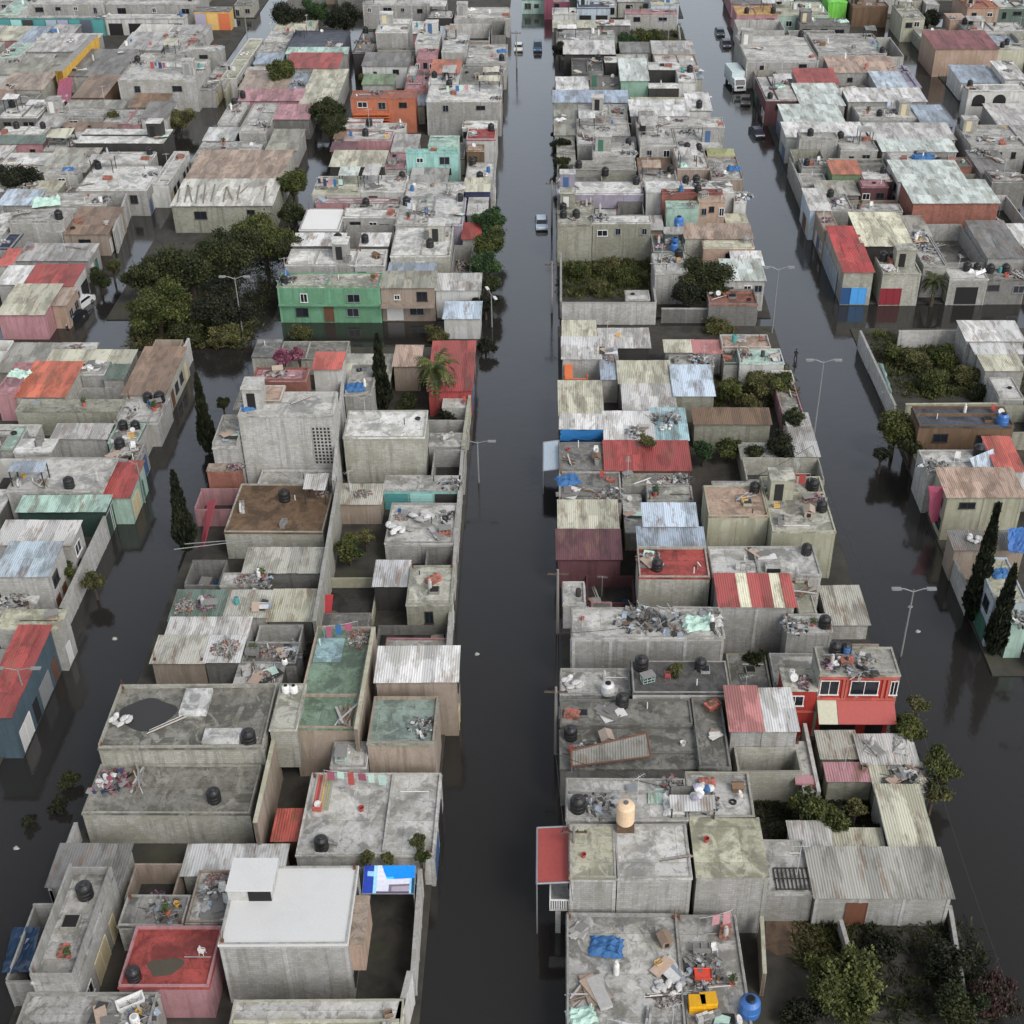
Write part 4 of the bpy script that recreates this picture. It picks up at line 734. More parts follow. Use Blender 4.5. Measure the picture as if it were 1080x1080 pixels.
(-107.4,-102.1,224.1,238.4,2.7,'c','d','g2',{'p':0,'e':1,'j':1},('dark lean to left of the ',158)),
(-87.9,-78.6,179.1,184.9,3.3,'s','m3','d',{'p':2,'e':1,'j':1},('dull lean to left of the ',175)),
(-75.4,-68.1,270.6,276.9,2.7,'c','g','p',{'p':0,'e':1,'j':1},('grey lean to behind the ',160)),
(-84.4,-80.1,215.6,219.9,2.7,'c','g','g',{'p':2,'e':1,'j':1},('grey lean to in front of the ',165)),
(-67.9,-63.1,256.1,262.9,2.9,'s','g','o',{'p':0,'e':1,'j':1},('grey lean to behind the ',161)),
(-93.9,-89.1,229.1,234.4,2.4,'s','m3','g',{'p':3,'e':1,'j':1},('dull lean to in front of the ',158)),
(-97.4,-94.1,229.1,234.4,2.7,'c','rm','W',{'p':0,'e':1,'j':1},('rusty lean to in front of the ',158)),
(-98.9,-93.6,253.1,256.9,2.6,'c','g','d',{'p':3,'e':1,'j':1},('grey lean to right of the ',153)),
(-87.4,-82.6,185.1,188.9,2.6,'c','d','m',{'p':3,'e':1,'j':1},('dark lean to left of the ',175)),
(-87.9,-84.6,201.6,206.4,2.5,'c','p','m',{'p':3,'e':1,'j':1},('pale lean to in front of the ',168)),
(19.9,27.7,248.6,255.4,3.0,'s','p','tn',{'p':3,'e':1},('pale lean to behind the ',262)),
(19.9,27.7,255.6,262.9,3.3,'c','g','tn',{'p':2,'e':1},('grey lean to right of the ',257)),
(7.9,13.7,203.1,207.4,3.6,'c','d','W',{'p':3,'e':1},('dark lean to in front of the ',273)),
(7.9,13.2,185.6,191.9,3.3,'n','k','o',{'p':1,'e':1,'j':1},('grey yard behind the ',284)),
(14.4,24.2,225.1,229.9,2.8,'c','ye','tn',{'p':3,'e':1,'j':1},('cream lean to in front of the ',263)),
(10.4,15.7,171.6,175.9,3.2,'c','p','tn',{'p':0,'e':1},('pale lean to right of the ',286)),
(1.4,7.7,185.6,192.4,2.4,'c','d','g',{'p':2,'e':1,'j':1},('dark lean to behind the ',284)),
(12.9,18.7,244.6,255.9,3.0,'s','p','g',{'p':3,'e':1,'j':1},('pale lean to right of the ',260)),
(24.9,27.7,170.1,177.4,2.7,'c','ye','d',{'p':1,'e':1,'j':1},('cream lean to in front of the ',290)),
(19.9,27.7,244.6,248.4,2.5,'c','p','m',{'p':2,'e':1,'j':1},('larger pale annex behind the ',262)),
(1.4,4.2,197.1,209.4,3.1,'s','m2','p',{'p':0,'e':1},('stained lean to in front of the ',270)),
(13.9,18.7,192.1,200.4,2.5,'c','rm','tn',{'p':1,'e':1,'j':1},('rusty lean to in front of the ',275)),
(24.4,27.7,239.6,244.4,3.5,'c','b2','m',{'p':2,'e':1,'j':1},('bluish lean to behind the ',264)),
(13.9,19.7,257.6,263.4,3.0,'c','d','m',{'p':1,'e':1,'j':1},('dark lean to right of the ',257)),
(17.9,21.7,153.1,157.4,3.2,'c','g','tn',{'p':0,'e':1,'j':1},('grey lean to right of the ',298)),
(19.4,23.7,184.1,190.9,2.8,'n','k','pk',{'p':0,'e':1},('pale yard in front of the ',280)),
(1.4,6.2,171.6,175.9,3.4,'s','m3','tn',{'p':3,'e':1},('dull lean to in front of the ',285)),
(24.4,27.7,225.1,231.9,3.0,'c','p','m',{'p':3,'e':1,'j':1},('pale lean to behind the ',265)),
(23.9,27.7,158.6,162.4,3.8,'c','W','pk',{'p':3,'e':1,'j':1},('white lean to behind the ',297)),
(63.1,66.9,173.6,185.4,2.5,'n','k','p',{'p':3,'e':1,'j':1},('pale yard right of the ',325)),
(63.1,66.9,157.1,165.4,3.3,'c','m2','d',{'p':1,'e':1,'j':1},('stained lean to right of the ',336)),
(63.1,66.9,165.6,172.4,3.3,'c','W','g2',{'p':3,'e':1},('white lean to right of the ',336)),
(37.6,46.9,270.1,276.9,3.8,'n','k','p',{'p':3,'e':1},('stained yard in front of the ',252)),
(37.6,42.4,197.6,201.9,3.5,'n','k','o',{'p':3,'e':1,'j':1},('pale yard behind the ',319)),
(48.1,51.9,169.1,175.4,3.3,'c','m2','pk',{'p':2,'e':1,'j':1},('stained lean to right of the ',330)),
(48.1,57.4,267.1,274.4,2.5,'s','d','p',{'p':2,'e':1,'j':1},('dark lean to in front of the ',351)),
(50.1,55.4,228.1,232.4,3.6,'c','W','W',{'p':2,'e':1,'j':1},('white lean to in front of the ',305)),
(43.1,51.4,194.6,199.4,3.0,'s','d','m',{'p':3,'e':1},('dark lean to in front of the ',318)),
(63.1,66.9,253.6,265.9,3.3,'n','k','p',{'p':2,'e':1,'j':1},('dull yard right of the ',303)),
(51.1,56.9,232.6,239.4,2.4,'s','m3','g',{'p':2,'e':1,'j':1},('dull lean to right of the ',305)),
(43.1,50.4,179.1,183.4,2.5,'n','k','tn',{'p':0,'e':1,'j':1},('grey yard in front of the ',328)),
(41.6,46.4,241.1,244.9,3.0,'n','k','p',{'p':2,'e':1},('grey yard in front of the ',302)),
(39.1,44.9,183.6,188.4,3.5,'c','m','d',{'p':3,'e':1},('mossy lean to left of the ',328)),
(61.1,64.4,185.6,192.9,2.9,'n','k','o',{'p':2,'e':1,'j':1},('dull yard left of the ',354)),
(37.6,41.4,188.6,193.4,2.9,'s','g','W',{'p':3,'e':1,'j':1},('grey lean to in front of the ',319)),
(37.6,41.4,238.1,244.9,3.1,'n','k','m',{'p':3,'e':1},('white yard in front of the ',302)),
(80.1,85.9,212.1,224.9,3.4,'c','w','o',{'p':0,'e':1},('whitish lean to in front of the ',342)),
(73.6,83.4,185.1,198.9,3.2,'n','k','d',{'p':2,'e':1,'j':1},('white yard in front of the ',352)),
(89.6,97.4,243.6,251.4,2.9,'n','k','tn',{'p':3,'e':1,'j':1},('dull yard in front of the ',340)),
(73.6,79.9,213.6,223.9,3.5,'c','p','g',{'p':0,'e':1},('pale lean to in front of the ',342)),
(91.1,99.4,263.1,267.9,3.7,'n','k','m',{'p':1,'e':1,'j':1},('stained yard in front of the ',345)),
(77.1,85.9,263.6,267.9,3.7,'s','p','d',{'p':3,'e':1},('pale lean to in front of the ',345)),
(75.6,81.4,200.1,206.4,2.8,'c','g','m',{'p':3,'e':1,'j':1},('grey lean to right of the ',352)),
(73.6,80.4,237.6,246.9,3.3,'c','b2','W',{'p':3,'e':1},('bluish lean to left of the ',341)),
(83.6,90.4,225.1,235.4,3.8,'c','p','m',{'p':3,'e':1},('pale lean to right of the ',341)),
(73.6,80.4,268.1,275.4,2.4,'s','p','o',{'p':3,'e':1,'j':1},('pale lean to left of the ',344)),
(92.6,101.4,251.6,262.9,2.4,'c','m2','pk',{'p':1,'e':1,'j':1},('stained lean to right of the ',340)),
(78.6,87.9,206.6,211.9,3.7,'c','p','W',{'p':0,'e':1,'j':1},('pale lean to right of the ',352)),
(74.1,79.4,230.1,237.4,2.5,'n','k','o',{'p':0,'e':1,'j':1},('grey yard behind the ',342)),
(97.1,105.4,268.1,276.9,3.1,'s','g','g',{'p':2,'e':1,'j':1},('grey lean to right of the ',345)),
(86.1,90.9,263.1,267.9,3.0,'c','b2','g2',{'p':0,'e':1,'j':1},('bluish lean to in front of the ',345)),
(74.1,78.4,206.6,213.4,3.3,'c','g','g2',{'p':1,'e':1,'j':1},('larger grey annex right of the ',352)),
(73.6,76.9,263.6,267.9,2.8,'s','m2','p',{'p':3,'e':1,'j':1},('stained lean to behind the ',339)),
(79.6,83.4,230.1,235.4,3.2,'n','k','g2',{'p':2,'e':1,'j':1},('dark yard in front of the ',341)),
(89.6,94.4,236.1,243.4,3.6,'n','k','g',{'p':1,'e':1,'j':1},('pale yard right of the ',341)),
(-136.9,-129.6,328.6,337.4,3.2,'s','p','m',{'p':0,'e':1,'j':1},('pale lean to behind the ',148)),
(-96.4,-89.1,301.1,315.4,3.4,'n','k','g2',{'p':2,'e':1},('stained yard behind the ',149)),
(-132.4,-126.1,316.1,328.4,3.8,'c','g','d',{'p':0,'e':1},('grey lean to behind the ',148)),
(-117.9,-111.6,294.1,306.4,3.5,'c','m2','p',{'p':3,'e':1,'j':1},('stained lean to behind the ',147)),
(-112.4,-104.6,317.1,328.9,3.3,'s','m2','pk',{'p':1,'e':1},('stained lean to behind the ',148)),
(-124.9,-117.1,306.6,314.4,2.8,'c','p','d',{'p':2,'e':1,'j':1},('larger pale annex behind the ',148)),
(-81.9,-75.1,299.1,310.4,2.6,'n','k','o',{'p':1,'e':1,'j':1},('dark yard behind the ',149)),
(-115.4,-108.1,306.6,316.4,2.9,'c','p','pk',{'p':3,'e':1,'j':1},('pale low shed behind the ',148)),
(-135.4,-127.6,305.1,315.9,2.5,'s','p','o',{'p':2,'e':1},('pale lean to left of the ',147)),
(-104.4,-99.1,318.6,326.9,3.5,'n','k','tn',{'p':2,'e':1,'j':1},('white yard behind the ',149)),
(-129.4,-122.6,328.6,337.9,2.6,'c','m2','g2',{'p':0,'e':1},('larger stained annex behind the ',148)),
(-114.4,-106.6,329.1,337.9,2.8,'c','rm','m',{'p':1,'e':1},('rusty lean to behind the ',148)),
(-117.9,-112.6,316.6,328.9,3.4,'n','k','pk',{'p':3,'e':1,'j':1},('pale yard behind the ',148)),
(-111.4,-105.1,300.1,306.4,3.5,'c','ye','g',{'p':0,'e':1},('cream lean to behind the ',148)),
(-98.9,-95.1,325.6,336.9,3.1,'n','k','W',{'p':0,'e':1,'j':1},('grey yard behind the ',149)),
(-107.9,-99.1,307.1,316.9,2.8,'n','k','d',{'p':1,'e':1},('stained yard behind the ',148)),
(-66.9,-63.1,294.1,301.4,2.7,'s','m3','m',{'p':1,'e':1},('dull lean to behind the ',152)),
(-127.4,-121.6,302.6,306.4,3.4,'c','rm','tn',{'p':1,'e':1,'j':1},('rusty lean to left of the ',147)),
(-122.4,-118.1,325.6,336.9,3.3,'c','g','p',{'p':2,'e':1,'j':1},('larger grey annex behind the ',148)),
(-139.9,-132.6,316.1,326.4,3.0,'c','W','o',{'p':1,'e':1,'j':1},('white lean to left of the ',147)),
(-117.9,-114.6,329.1,337.9,2.8,'s','d','d',{'p':2,'e':1,'j':1},('dark lean to behind the ',148)),
(-41.9,-34.6,314.1,328.9,2.8,'n','k','d',{'p':0,'e':1},('stained yard behind the ',241)),
(-55.9,-49.1,296.6,304.9,3.5,'n','k','d',{'p':1,'e':1},('pale yard left of the ',241)),
(-35.9,-30.6,329.1,335.4,3.5,'n','k','p',{'p':1,'e':1},('white yard behind the ',241)),
(-31.9,-26.1,300.6,310.4,3.5,'n','k','W',{'p':1,'e':1,'j':1},('grey yard behind the ',241)),
(-55.9,-46.1,305.1,312.4,2.8,'s','p','tn',{'p':2,'e':1},('pale lean to behind the ',241)),
(-45.4,-37.1,298.6,305.4,3.7,'n','k','d',{'p':1,'e':1},('dark yard behind the ',241)),
(-47.4,-42.1,312.6,322.9,3.2,'c','m','tn',{'p':1,'e':1},('mossy lean to behind the ',241)),
(-55.9,-51.1,322.6,336.9,2.5,'n','k','tn',{'p':2,'e':1},('pale yard behind the ',149)),
(-42.4,-36.1,329.1,337.9,3.1,'s','p','g2',{'p':1,'e':1,'j':1},('larger pale annex behind the ',241)),
(-47.9,-42.6,325.1,337.9,3.7,'c','m','g',{'p':1,'e':1},('larger mossy annex behind the ',241)),
(-15.9,-8.6,318.6,325.4,2.7,'n','k','o',{'p':1,'e':1},('white yard behind the ',254)),
(-40.4,-33.1,305.6,313.9,2.6,'c','d','d',{'p':0,'e':1},('dark lean to behind the ',241)),
(-50.9,-48.1,325.1,334.4,3.6,'c','d','g',{'p':1,'e':1,'j':1},('larger dark annex behind the ',241)),
(-36.9,-32.1,296.1,304.4,2.6,'c','d','m',{'p':3,'e':1,'j':1},('dark low shed behind the ',241)),
(-32.9,-26.6,310.6,316.9,2.5,'c','m2','d',{'p':2,'e':1,'j':1},('stained lean to behind the ',241)),
(-31.9,-26.1,296.1,300.4,3.4,'s','m3','o',{'p':0,'e':1},('dull lean to behind the ',241)),
(-50.9,-47.6,319.6,324.9,2.6,'s','p','g2',{'p':1,'e':1,'j':1},('pale low shed behind the ',241)),
(20.4,26.7,296.1,307.4,2.5,'s','m3','d',{'p':0,'e':1,'j':1},('dull lean to behind the ',251)),
(6.4,14.7,294.1,305.9,2.9,'s','p','W',{'p':0,'e':1,'j':1},('pale lean to right of the ',248)),
(18.9,26.7,307.6,321.4,3.0,'n','k','d',{'p':2,'e':1,'j':1},('dull yard behind the ',251)),
(22.9,28.7,321.6,334.4,3.1,'s','g','W',{'p':1,'e':1},('grey lean to behind the ',251)),
(14.9,20.2,294.1,302.9,3.4,'c','g','m',{'p':2,'e':1,'j':1},('grey lean to left of the ',251)),
(6.9,12.7,306.1,314.9,3.8,'n','k','p',{'p':1,'e':1,'j':1},('dark yard behind the ',248)),
(18.9,22.7,321.6,330.9,2.7,'c','p','g2',{'p':2,'e':1,'j':1},('larger pale annex right of the ',248)),
(98.6,105.9,307.1,313.9,2.7,'n','k','W',{'p':2,'e':1,'j':1},('dark yard behind the ',349)),
(70.1,77.4,317.1,323.9,3.2,'c','ye','g2',{'p':3,'e':1,'j':1},('cream lean to behind the ',347)),
(39.1,46.9,324.6,337.9,3.1,'c','b2','g2',{'p':1,'e':1},('bluish lean to behind the ',346)),
(75.6,80.4,297.1,303.4,3.1,'s','m2','m',{'p':3,'e':1},('stained lean to right of the ',347)),
(66.1,73.9,304.1,316.9,3.2,'n','k','d',{'p':0,'e':1},('dull yard behind the ',347)),
(86.1,94.4,326.1,334.9,3.5,'n','k','m',{'p':2,'e':1,'j':1},('grey yard behind the ',349)),
(74.1,81.4,304.1,314.4,3.4,'c','w','g',{'p':3,'e':1,'j':1},('whitish lean to behind the ',347)),
(58.6,66.4,331.1,337.9,3.5,'n','k','W',{'p':3,'e':1},('dull yard behind the ',346)),
(111.6,116.9,330.1,337.9,3.7,'s','g','o',{'p':2,'e':1},('grey lean to behind the ',349)),
(83.1,89.4,312.6,325.9,3.5,'c','m2','o',{'p':1,'e':1},('stained lean to behind the ',349)),
(104.6,110.9,314.1,320.4,2.8,'c','W','W',{'p':0,'e':1},('white lean to behind the ',349)),
(39.1,48.4,294.1,307.9,2.9,'s','d','pk',{'p':1,'e':1},('dark lean to behind the ',350)),
(52.1,57.9,296.1,308.4,2.7,'s','d','g2',{'p':0,'e':1},('dark lean to left of the ',346)),
(110.6,120.4,321.1,329.9,3.4,'s','m3','d',{'p':2,'e':1,'j':1},('dull lean to right of the ',349)),
(71.1,76.4,330.6,337.9,2.6,'n','k','p',{'p':0,'e':1,'j':1},('stained yard behind the ',347)),
(43.6,53.4,311.6,324.4,3.7,'c','ye','g2',{'p':0,'e':1,'j':1},('cream lean to behind the ',346)),
(62.1,68.4,297.6,303.9,3.6,'c','d','g',{'p':2,'e':1,'j':1},('dark lean to right of the ',346)),
(109.6,117.4,296.1,310.4,3.1,'c','g','d',{'p':2,'e':1},('grey lean to right of the ',349)),
(55.6,60.4,323.6,330.9,3.5,'s','W','W',{'p':2,'e':1},('white lean to behind the ',346)),
(101.1,109.4,294.1,300.9,3.7,'s','W','g2',{'p':2,'e':1,'j':1},('white lean to right of the ',349)),
(105.6,110.4,320.6,334.9,3.2,'c','m2','o',{'p':0,'e':1},('larger stained annex behind the ',349)),
(77.6,82.9,318.1,325.9,3.8,'c','ye','o',{'p':2,'e':1,'j':1},('cream lean to behind the ',348)),
(94.6,100.4,323.6,332.4,3.5,'c','b2','o',{'p':2,'e':1,'j':1},('bluish lean to behind the ',349)),
(49.6,55.4,324.6,337.9,2.7,'c','g','m',{'p':2,'e':1,'j':1},('grey lean to behind the ',346)),
(63.1,69.9,317.1,323.9,2.7,'s','p','g2',{'p':0,'e':1,'j':1},('pale lean to behind the ',346)),
(58.1,61.9,297.6,307.4,2.7,'n','k','m',{'p':0,'e':1,'j':1},('dark yard behind the ',346)),
(76.6,85.9,326.1,337.9,3.1,'c','g','d',{'p':1,'e':1},('grey lean to behind the ',348)),
(58.1,62.9,314.1,323.4,3.0,'c','m2','o',{'p':1,'e':1},('stained lean to behind the ',346)),
(62.1,65.9,304.1,313.9,2.8,'s','m2','W',{'p':1,'e':1,'j':1},('larger stained annex behind the ',346)),
(48.6,51.9,294.1,302.9,3.3,'s','p','g',{'p':3,'e':1,'j':1},('pale lean to behind the ',350)),
(117.1,123.9,330.1,337.9,3.2,'c','W','o',{'p':0,'e':1,'j':1},('larger white annex right of the ',349)),
(73.6,76.4,324.1,330.4,2.5,'c','ye','o',{'p':0,'e':1,'j':1},('larger cream annex behind the ',347)),
(98.1,104.4,314.1,323.4,3.4,'c','rm','tn',{'p':3,'e':1},('rusty lean to behind the ',349)),
(53.6,57.9,310.6,323.4,2.4,'s','g','p',{'p':2,'e':1,'j':1},('larger grey annex behind the ',346)),
(111.1,119.9,313.6,320.9,2.8,'n','k','m',{'p':0,'e':1,'j':1},('dark yard right of the ',349)),
(70.6,75.4,297.1,303.9,3.8,'c','m','g2',{'p':1,'e':1,'j':1},('mossy lean to behind the ',347)),
(60.6,64.9,324.1,330.9,3.2,'s','g','o',{'p':3,'e':1},('grey low shed behind the ',346)),
(89.6,92.4,315.1,325.9,2.7,'c','b2','g',{'p':2,'e':1,'j':1},('larger bluish annex behind the ',349)),
(103.1,109.4,301.1,306.9,3.0,'c','g','pk',{'p':0,'e':1},('larger grey annex right of the ',349)),
(100.6,105.4,323.6,334.9,2.7,'s','W','tn',{'p':1,'e':1},('larger white annex behind the ',349)),
(80.6,83.4,294.1,303.9,2.8,'s','p','g',{'p':1,'e':1},('pale lean to left of the ',348)),
(55.6,58.4,331.1,337.9,3.7,'s','d','o',{'p':3,'e':1},('dark lean to behind the ',346)),
(106.1,109.4,307.1,313.9,3.0,'s','m3','p',{'p':0,'e':1,'j':1},('larger dull annex right of the ',349)),
(94.6,99.4,332.6,337.9,3.3,'n','k','pk',{'p':2,'e':1,'j':1},('white yard behind the ',349)),
(81.6,90.4,308.6,312.4,3.5,'c','d','g',{'p':3,'e':1,'j':1},('dark lean to left of the ',349)),
(96.6,100.9,298.1,306.9,2.5,'s','W','g',{'p':2,'e':1,'j':1},('white low shed behind the ',349)),
(48.6,51.9,305.6,311.4,3.6,'c','W','o',{'p':0,'e':1},('white lean to left of the ',346)),
]
PADS = [
(-34.3,-8.2,30,143),
(1.2,28,30,148.6),
(-82,-42.6,60,142),
(37.4,78,84,148),
(-34.4,-8.3,150.5,286.5),
(-55.4,-41.5,150.5,286.5),
(-135,-62.6,150.5,286.5),
(1.3,28,151,286.5),
(37.5,67,155,286.5),
(73.5,150,150,286.5),
(-150,-62.6,294,420),
(-56,-8.3,294,420),
(1.3,29,294,420),
(39,160,294,420),
]
SOIL = [
(14.48,18.89,56.04,59.0),
]
for (a, b, c, d) in PADS:
    structure(MB().box(a, b, c, d, -.5, .14).build('terrain', MATS['earth']))

q = NB('red_soil'); f = q.noise(q.pos(), .9, 8, .65, .5); cc = q.mix(q.ramp(f, .4, .6), (.055, .038, .026), (.115, .075, .05)); q.l(cc, q.b.inputs['Base Color']); q.b.inputs['Roughness'].default_value = .95; q.bump(f, .5, .1); MATS['soil'] = q.m
for (a, b, c, d) in SOIL: structure(MB().prism([(a, c + .6), (a + .8, c), (b - 1.1, c + .3), (b, c + 1.2), (b - .2, d - .5), (b - 1.0, d), (a + .5, d - .1)], .05, .16).build('bare_soil', MATS['soil']))

# ------------------------------------------------------------ houses
GLASS = mat_plain('window_glass', (30, 34, 40), .12, 0, .2, True)
DARK = mat_plain('dark_opening', (16, 16, 17), .8)
WFRAME = mat_plain('white_frame', (200, 200, 198), .5)
IRON = mat_plain('dark_iron', (46, 44, 43), .6)
STEEL = mat_plain('galvanised_steel', (140, 143, 146), .45, .4)
RUST = mat_plain('rusty_iron', (98, 62, 44), .8)
MIX = mat_col()
GATES = [mat_plain('gate_' + n, c, .5) for n, c in (('white', (190,190,188)), ('black', (34,34,36)), ('brown', (92,62,48)), ('green', (52,96,80)), ('grey', (120,122,124)), ('blue', (60,86,124)), ('cream', (180,170,140)))]
def opening(root, side, a, b, z0, z1, plane, kind, R, gmat=None):
    """A window, door or gate on a wall: side 'F' faces -Y, 'R' faces +X, 'L' faces -X; a..b runs along the wall."""
    def bx(mb, a0, a1, zz0, zz1, t0, t1):
        if side == 'F': mb.box(a0, a1, plane - t1, plane - t0, zz0, zz1)
        elif side == 'R': mb.box(plane + t0, plane + t1, a0, a1, zz0, zz1)
        else: mb.box(plane - t1, plane - t0, a0, a1, zz0, zz1)
    if kind == 'window':
        m = MB(); t = .07
        bx(m, a, a + t, z0, z1, -.05, .05); bx(m, b - t, b, z0, z1, -.05, .05); bx(m, a + t, b - t, z1 - t, z1, -.05, .05); bx(m, a - .05, b + .05, z0 - .08, z0, -.05, .1)
        bx(m, (a + b) / 2 - .025, (a + b) / 2 + .025, z0, z1 - t, -.04, .04)
        w = m.build('window', gmat or R.choice([WFRAME, IRON, IRON, STEEL, IRON]), root)
        p = MB(); bx(p, a + t, b - t, z0, z1 - t, -.05, .015); p.build('pane', GLASS, w)
    elif kind == 'dark':
        p = MB(); bx(p, a, b, z0, z1, -.05, .012); p.build('opening', DARK, root)
    else:
        m = MB(); bx(m, a, b, z0, z1, -.05, .03)
        n = max(1, int((b - a) / .8))
        for i in range(n + 1):
            x = a + (b - a) * i / n; bx(m, x - .03, x + .03, z0, z1, .03, .06)
        bx(m, a, b, z1 - .06, z1 + .0, .03, .06)
        m.build(kind, gmat or R.choice(GATES), root)
JUNK_SPOTS = []
def house(i, row):
    X0, X1, Y0, Y1, h, typ, rc, wc, fl, label = row
    if not isinstance(label, str): label = label[0] + HOUSES[label[1]][9]
    R = random.Random(1000 + i); w, dp = X1 - X0, Y1 - Y0
    yard = typ == 'n'; lean = fl.get('e')
    cx, cy = (X0 + X1) / 2, (Y0 + Y1) / 2
    nm = 'lean_to' if lean and not yard else 'walled_yard' if yard else 'rooftop_room' if 'z' in fl else 'shed' if typ == 'c' and h < 3.7 else 'house'
    root = thing(nm, label, nm.replace('_', ' '), (cx, cy, 0), 0 if 'z' in fl else R.uniform(-.013, .013), {'lean_to': 'small lean to rooms in the gaps between houses', 'walled_yard': 'walled yards between the houses', 'rooftop_room': 'small rooms on the roofs', 'shed': 'tin roofed sheds and rooms', 'house': 'houses of the flooded neighbourhood'}[nm])
    x0, x1, y0, y1 = -w/2, w/2, -dp/2, dp/2
    zb = fl.get('z', -.3)
    wm = mat_wall(wc)
    if yard:
        m = MB(); t = .15
        m.box(x0, x1, y0, y0 + t, -.3, h).box(x0, x1, y1 - t, y1, -.3, h + .3).box(x0, x0 + t, y0 + t, y1 - t, -.3, h + .15).box(x1 - t, x1, y0 + t, y1 - t, -.3, h + .15)
        m.build('wall', wm, root)
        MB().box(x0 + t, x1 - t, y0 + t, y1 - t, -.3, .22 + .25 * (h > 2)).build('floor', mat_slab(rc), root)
        return root
    m = MB(); m.box(x0, x1, y0, y1, zb, h - .16 if typ == 's' else h - .05); m.build('wall', wm, root)
    sm = mat_smooth(rc) if fl.get('S') else (mat_slab(rc) if typ == 's' else mat_sheet(rc))
    if typ == 's':
        e = .06
        MB().box(x0 - e, x1 + e, y0 - e, y1 + e, h - .16, h).build('roof', sm, root)
        ph = fl.get('p', 2) / 10.0 * (1 if fl.get('p', 2) >= 7 else .75)
        if ph > 0.01:
            t = .14; fr = ph if ph >= .7 else ph * .5; m = MB()
            fr *= R.uniform(.7, 1.3); pb, pl_, pr_ = ph * R.uniform(.7, 1.3), ph * R.uniform(.7, 1.25), ph * R.uniform(.7, 1.25)
            m.box(x0 + .01, x1 - .01, y0 + .01, y0 + t, h, h + fr)
            m.box(x0 + .01, x1 - .01, y1 - t, y1 - .01, h, h + pb)
            m.box(x0 + .01, x0 + t, y0 + t, y1 - t, h, h + pl_).box(x1 - t, x1 - .01, y0 + t, y1 - t, h, h + pr_)
            m.build('parapet', wm, root)
        if w * dp > 28 and not fl.get('S') and not fl.get('o') and not fl.get('z') and R.random() < .55:
            m = MB(); a = R.uniform(.3, .7); kh = R.uniform(.12, .3)
            if R.random() < .5: m.box(x0 + w*a - .08, x0 + w*a + .08, y0 + .2, y1 - .2, h - .01, h + kh)
            else: m.box(x0 + .2, x1 - .2, y0 + dp*a - .08, y0 + dp*a + .08, h - .01, h + kh)
            m.build('low_kerb', wm, root)
        if w * dp > 20 and not fl.get('S') and not fl.get('o') and not fl.get('z') and R.random() < .35:
            a, b = R.uniform(x0 + 1, x1 - 1), R.uniform(y0 + 1, y1 - 1); s_ = R.uniform(.35, .6)
            sk = MB().box(a - s_, a + s_, b - s_, b + s_, h - .01, h + .28).build('skylight', wm, root); MB().box(a - s_*.85, a + s_*.85, b - s_*.85, b + s_*.85, h + .27, h + .31).build('cover', R.choice([GLASS, DARK, STEEL]), sk)
        big = w * dp > 22 and w > 4.2 and dp > 4 and not fl.get('S') and not fl.get('o') and not fl.get('z') and not fl.get('K') and not lean
        if big and Y0 > 92 and R.random() < .33:
            a, b = R.choice([x0 + .4, x1 - 2.9]), R.uniform(y0 + 1.2, y1 - 2.6); sw, sdp, sh = R.uniform(1.8, 2.5), R.uniform(1.6, 2.3), R.uniform(1.9, 2.4)
            sr = MB().box(a, a + sw, b, b + sdp, h - .01, h + sh).build('stair_room', wm, root); MB().box(a - .1, a + sw + .1, b - .1, b + sdp + .1, h + sh, h + sh + .12).build('stair_roof', sm, sr)
            MB().box(a + .4, a + 1.2, b - .04, b + .02, h, h + 1.8).build('door', R.choice(GATES + [DARK, DARK]), sr)
        elif big and R.random() < (.42 if Y0 > 92 else 0):
            sw, sdp = R.uniform(2, min(4.5, w - 1.2)), R.uniform(1.8, min(3.8, dp - 1.2)); a, b = R.choice([x0 + .3, x1 - sw - .3]), R.uniform(y0 + .5, y1 - sdp - .3); ch = R.uniform(1.7, 2.2); m = MB(); k = max(2, round(sw / .95))
            for j in range(k): m.obox((a + sw*(j + .5)/k, b + sdp/2, h + ch + R.uniform(0, .04)), (sw/k + .05, sdp + R.uniform(-.3, .4), .025), R.uniform(-.03, .03), .09 + R.uniform(-.02, .02))
            cp = m.build('roof_canopy', mat_sheet(R.choice(['p', 'g', 'w', 'W', 'b2', 'rt', 'mi2', 'd', 'ye', 'p', 'g'])), root)
            for px_, py_ in ((a + .1, b + .1), (a + sw - .1, b + .1), (a + .1, b + sdp - .1), (a + sw - .1, b + sdp - .1)): MB().box(px_ - .05, px_ + .05, py_ - .05, py_ + .05, h - .01, h + ch - .12 + .09 * (py_ - b)).build('post', IRON, cp)
        if w * dp > 9 and not fl.get('S') and not fl.get('o') and not fl.get('z'):
            m = MB(); a, b = R.uniform(x0 + .4, x1 - .4), R.uniform(y0 + .4, y1 - .4)
            if R.random() < .5: m.path([(a, b, h - .1), (a, b, h + R.uniform(.4, .9))], .05)
            else: m.path([(a, b, h + .05), (min(x1 - .3, a + R.uniform(1, 4)), b, h + .05)], .035)
            m.build('pipe', R.choice([STEEL, IRON, WFRAME]), root)
    else:
        nx = max(1, round(w / .95)); ny = max(1, round(dp / 2.7)); sl = min(.35, .05 * dp); o = .18
        m = MB(); pw, pd = (w + 2*o) / nx, (dp + 2*o) / ny
        for a in range(nx):
            for b in range(ny):
                z = h + sl * (b + .5) / ny + R.uniform(0, .035); tl = sl / ny + .03
                m.obox((x0 - o + pw * (a + .5), y0 - o + pd * (b + .5), z), (pw + .04, pd + .12, .025), R.uniform(-.012, .012), math.atan(tl / pd), R.uniform(-.012, .012))
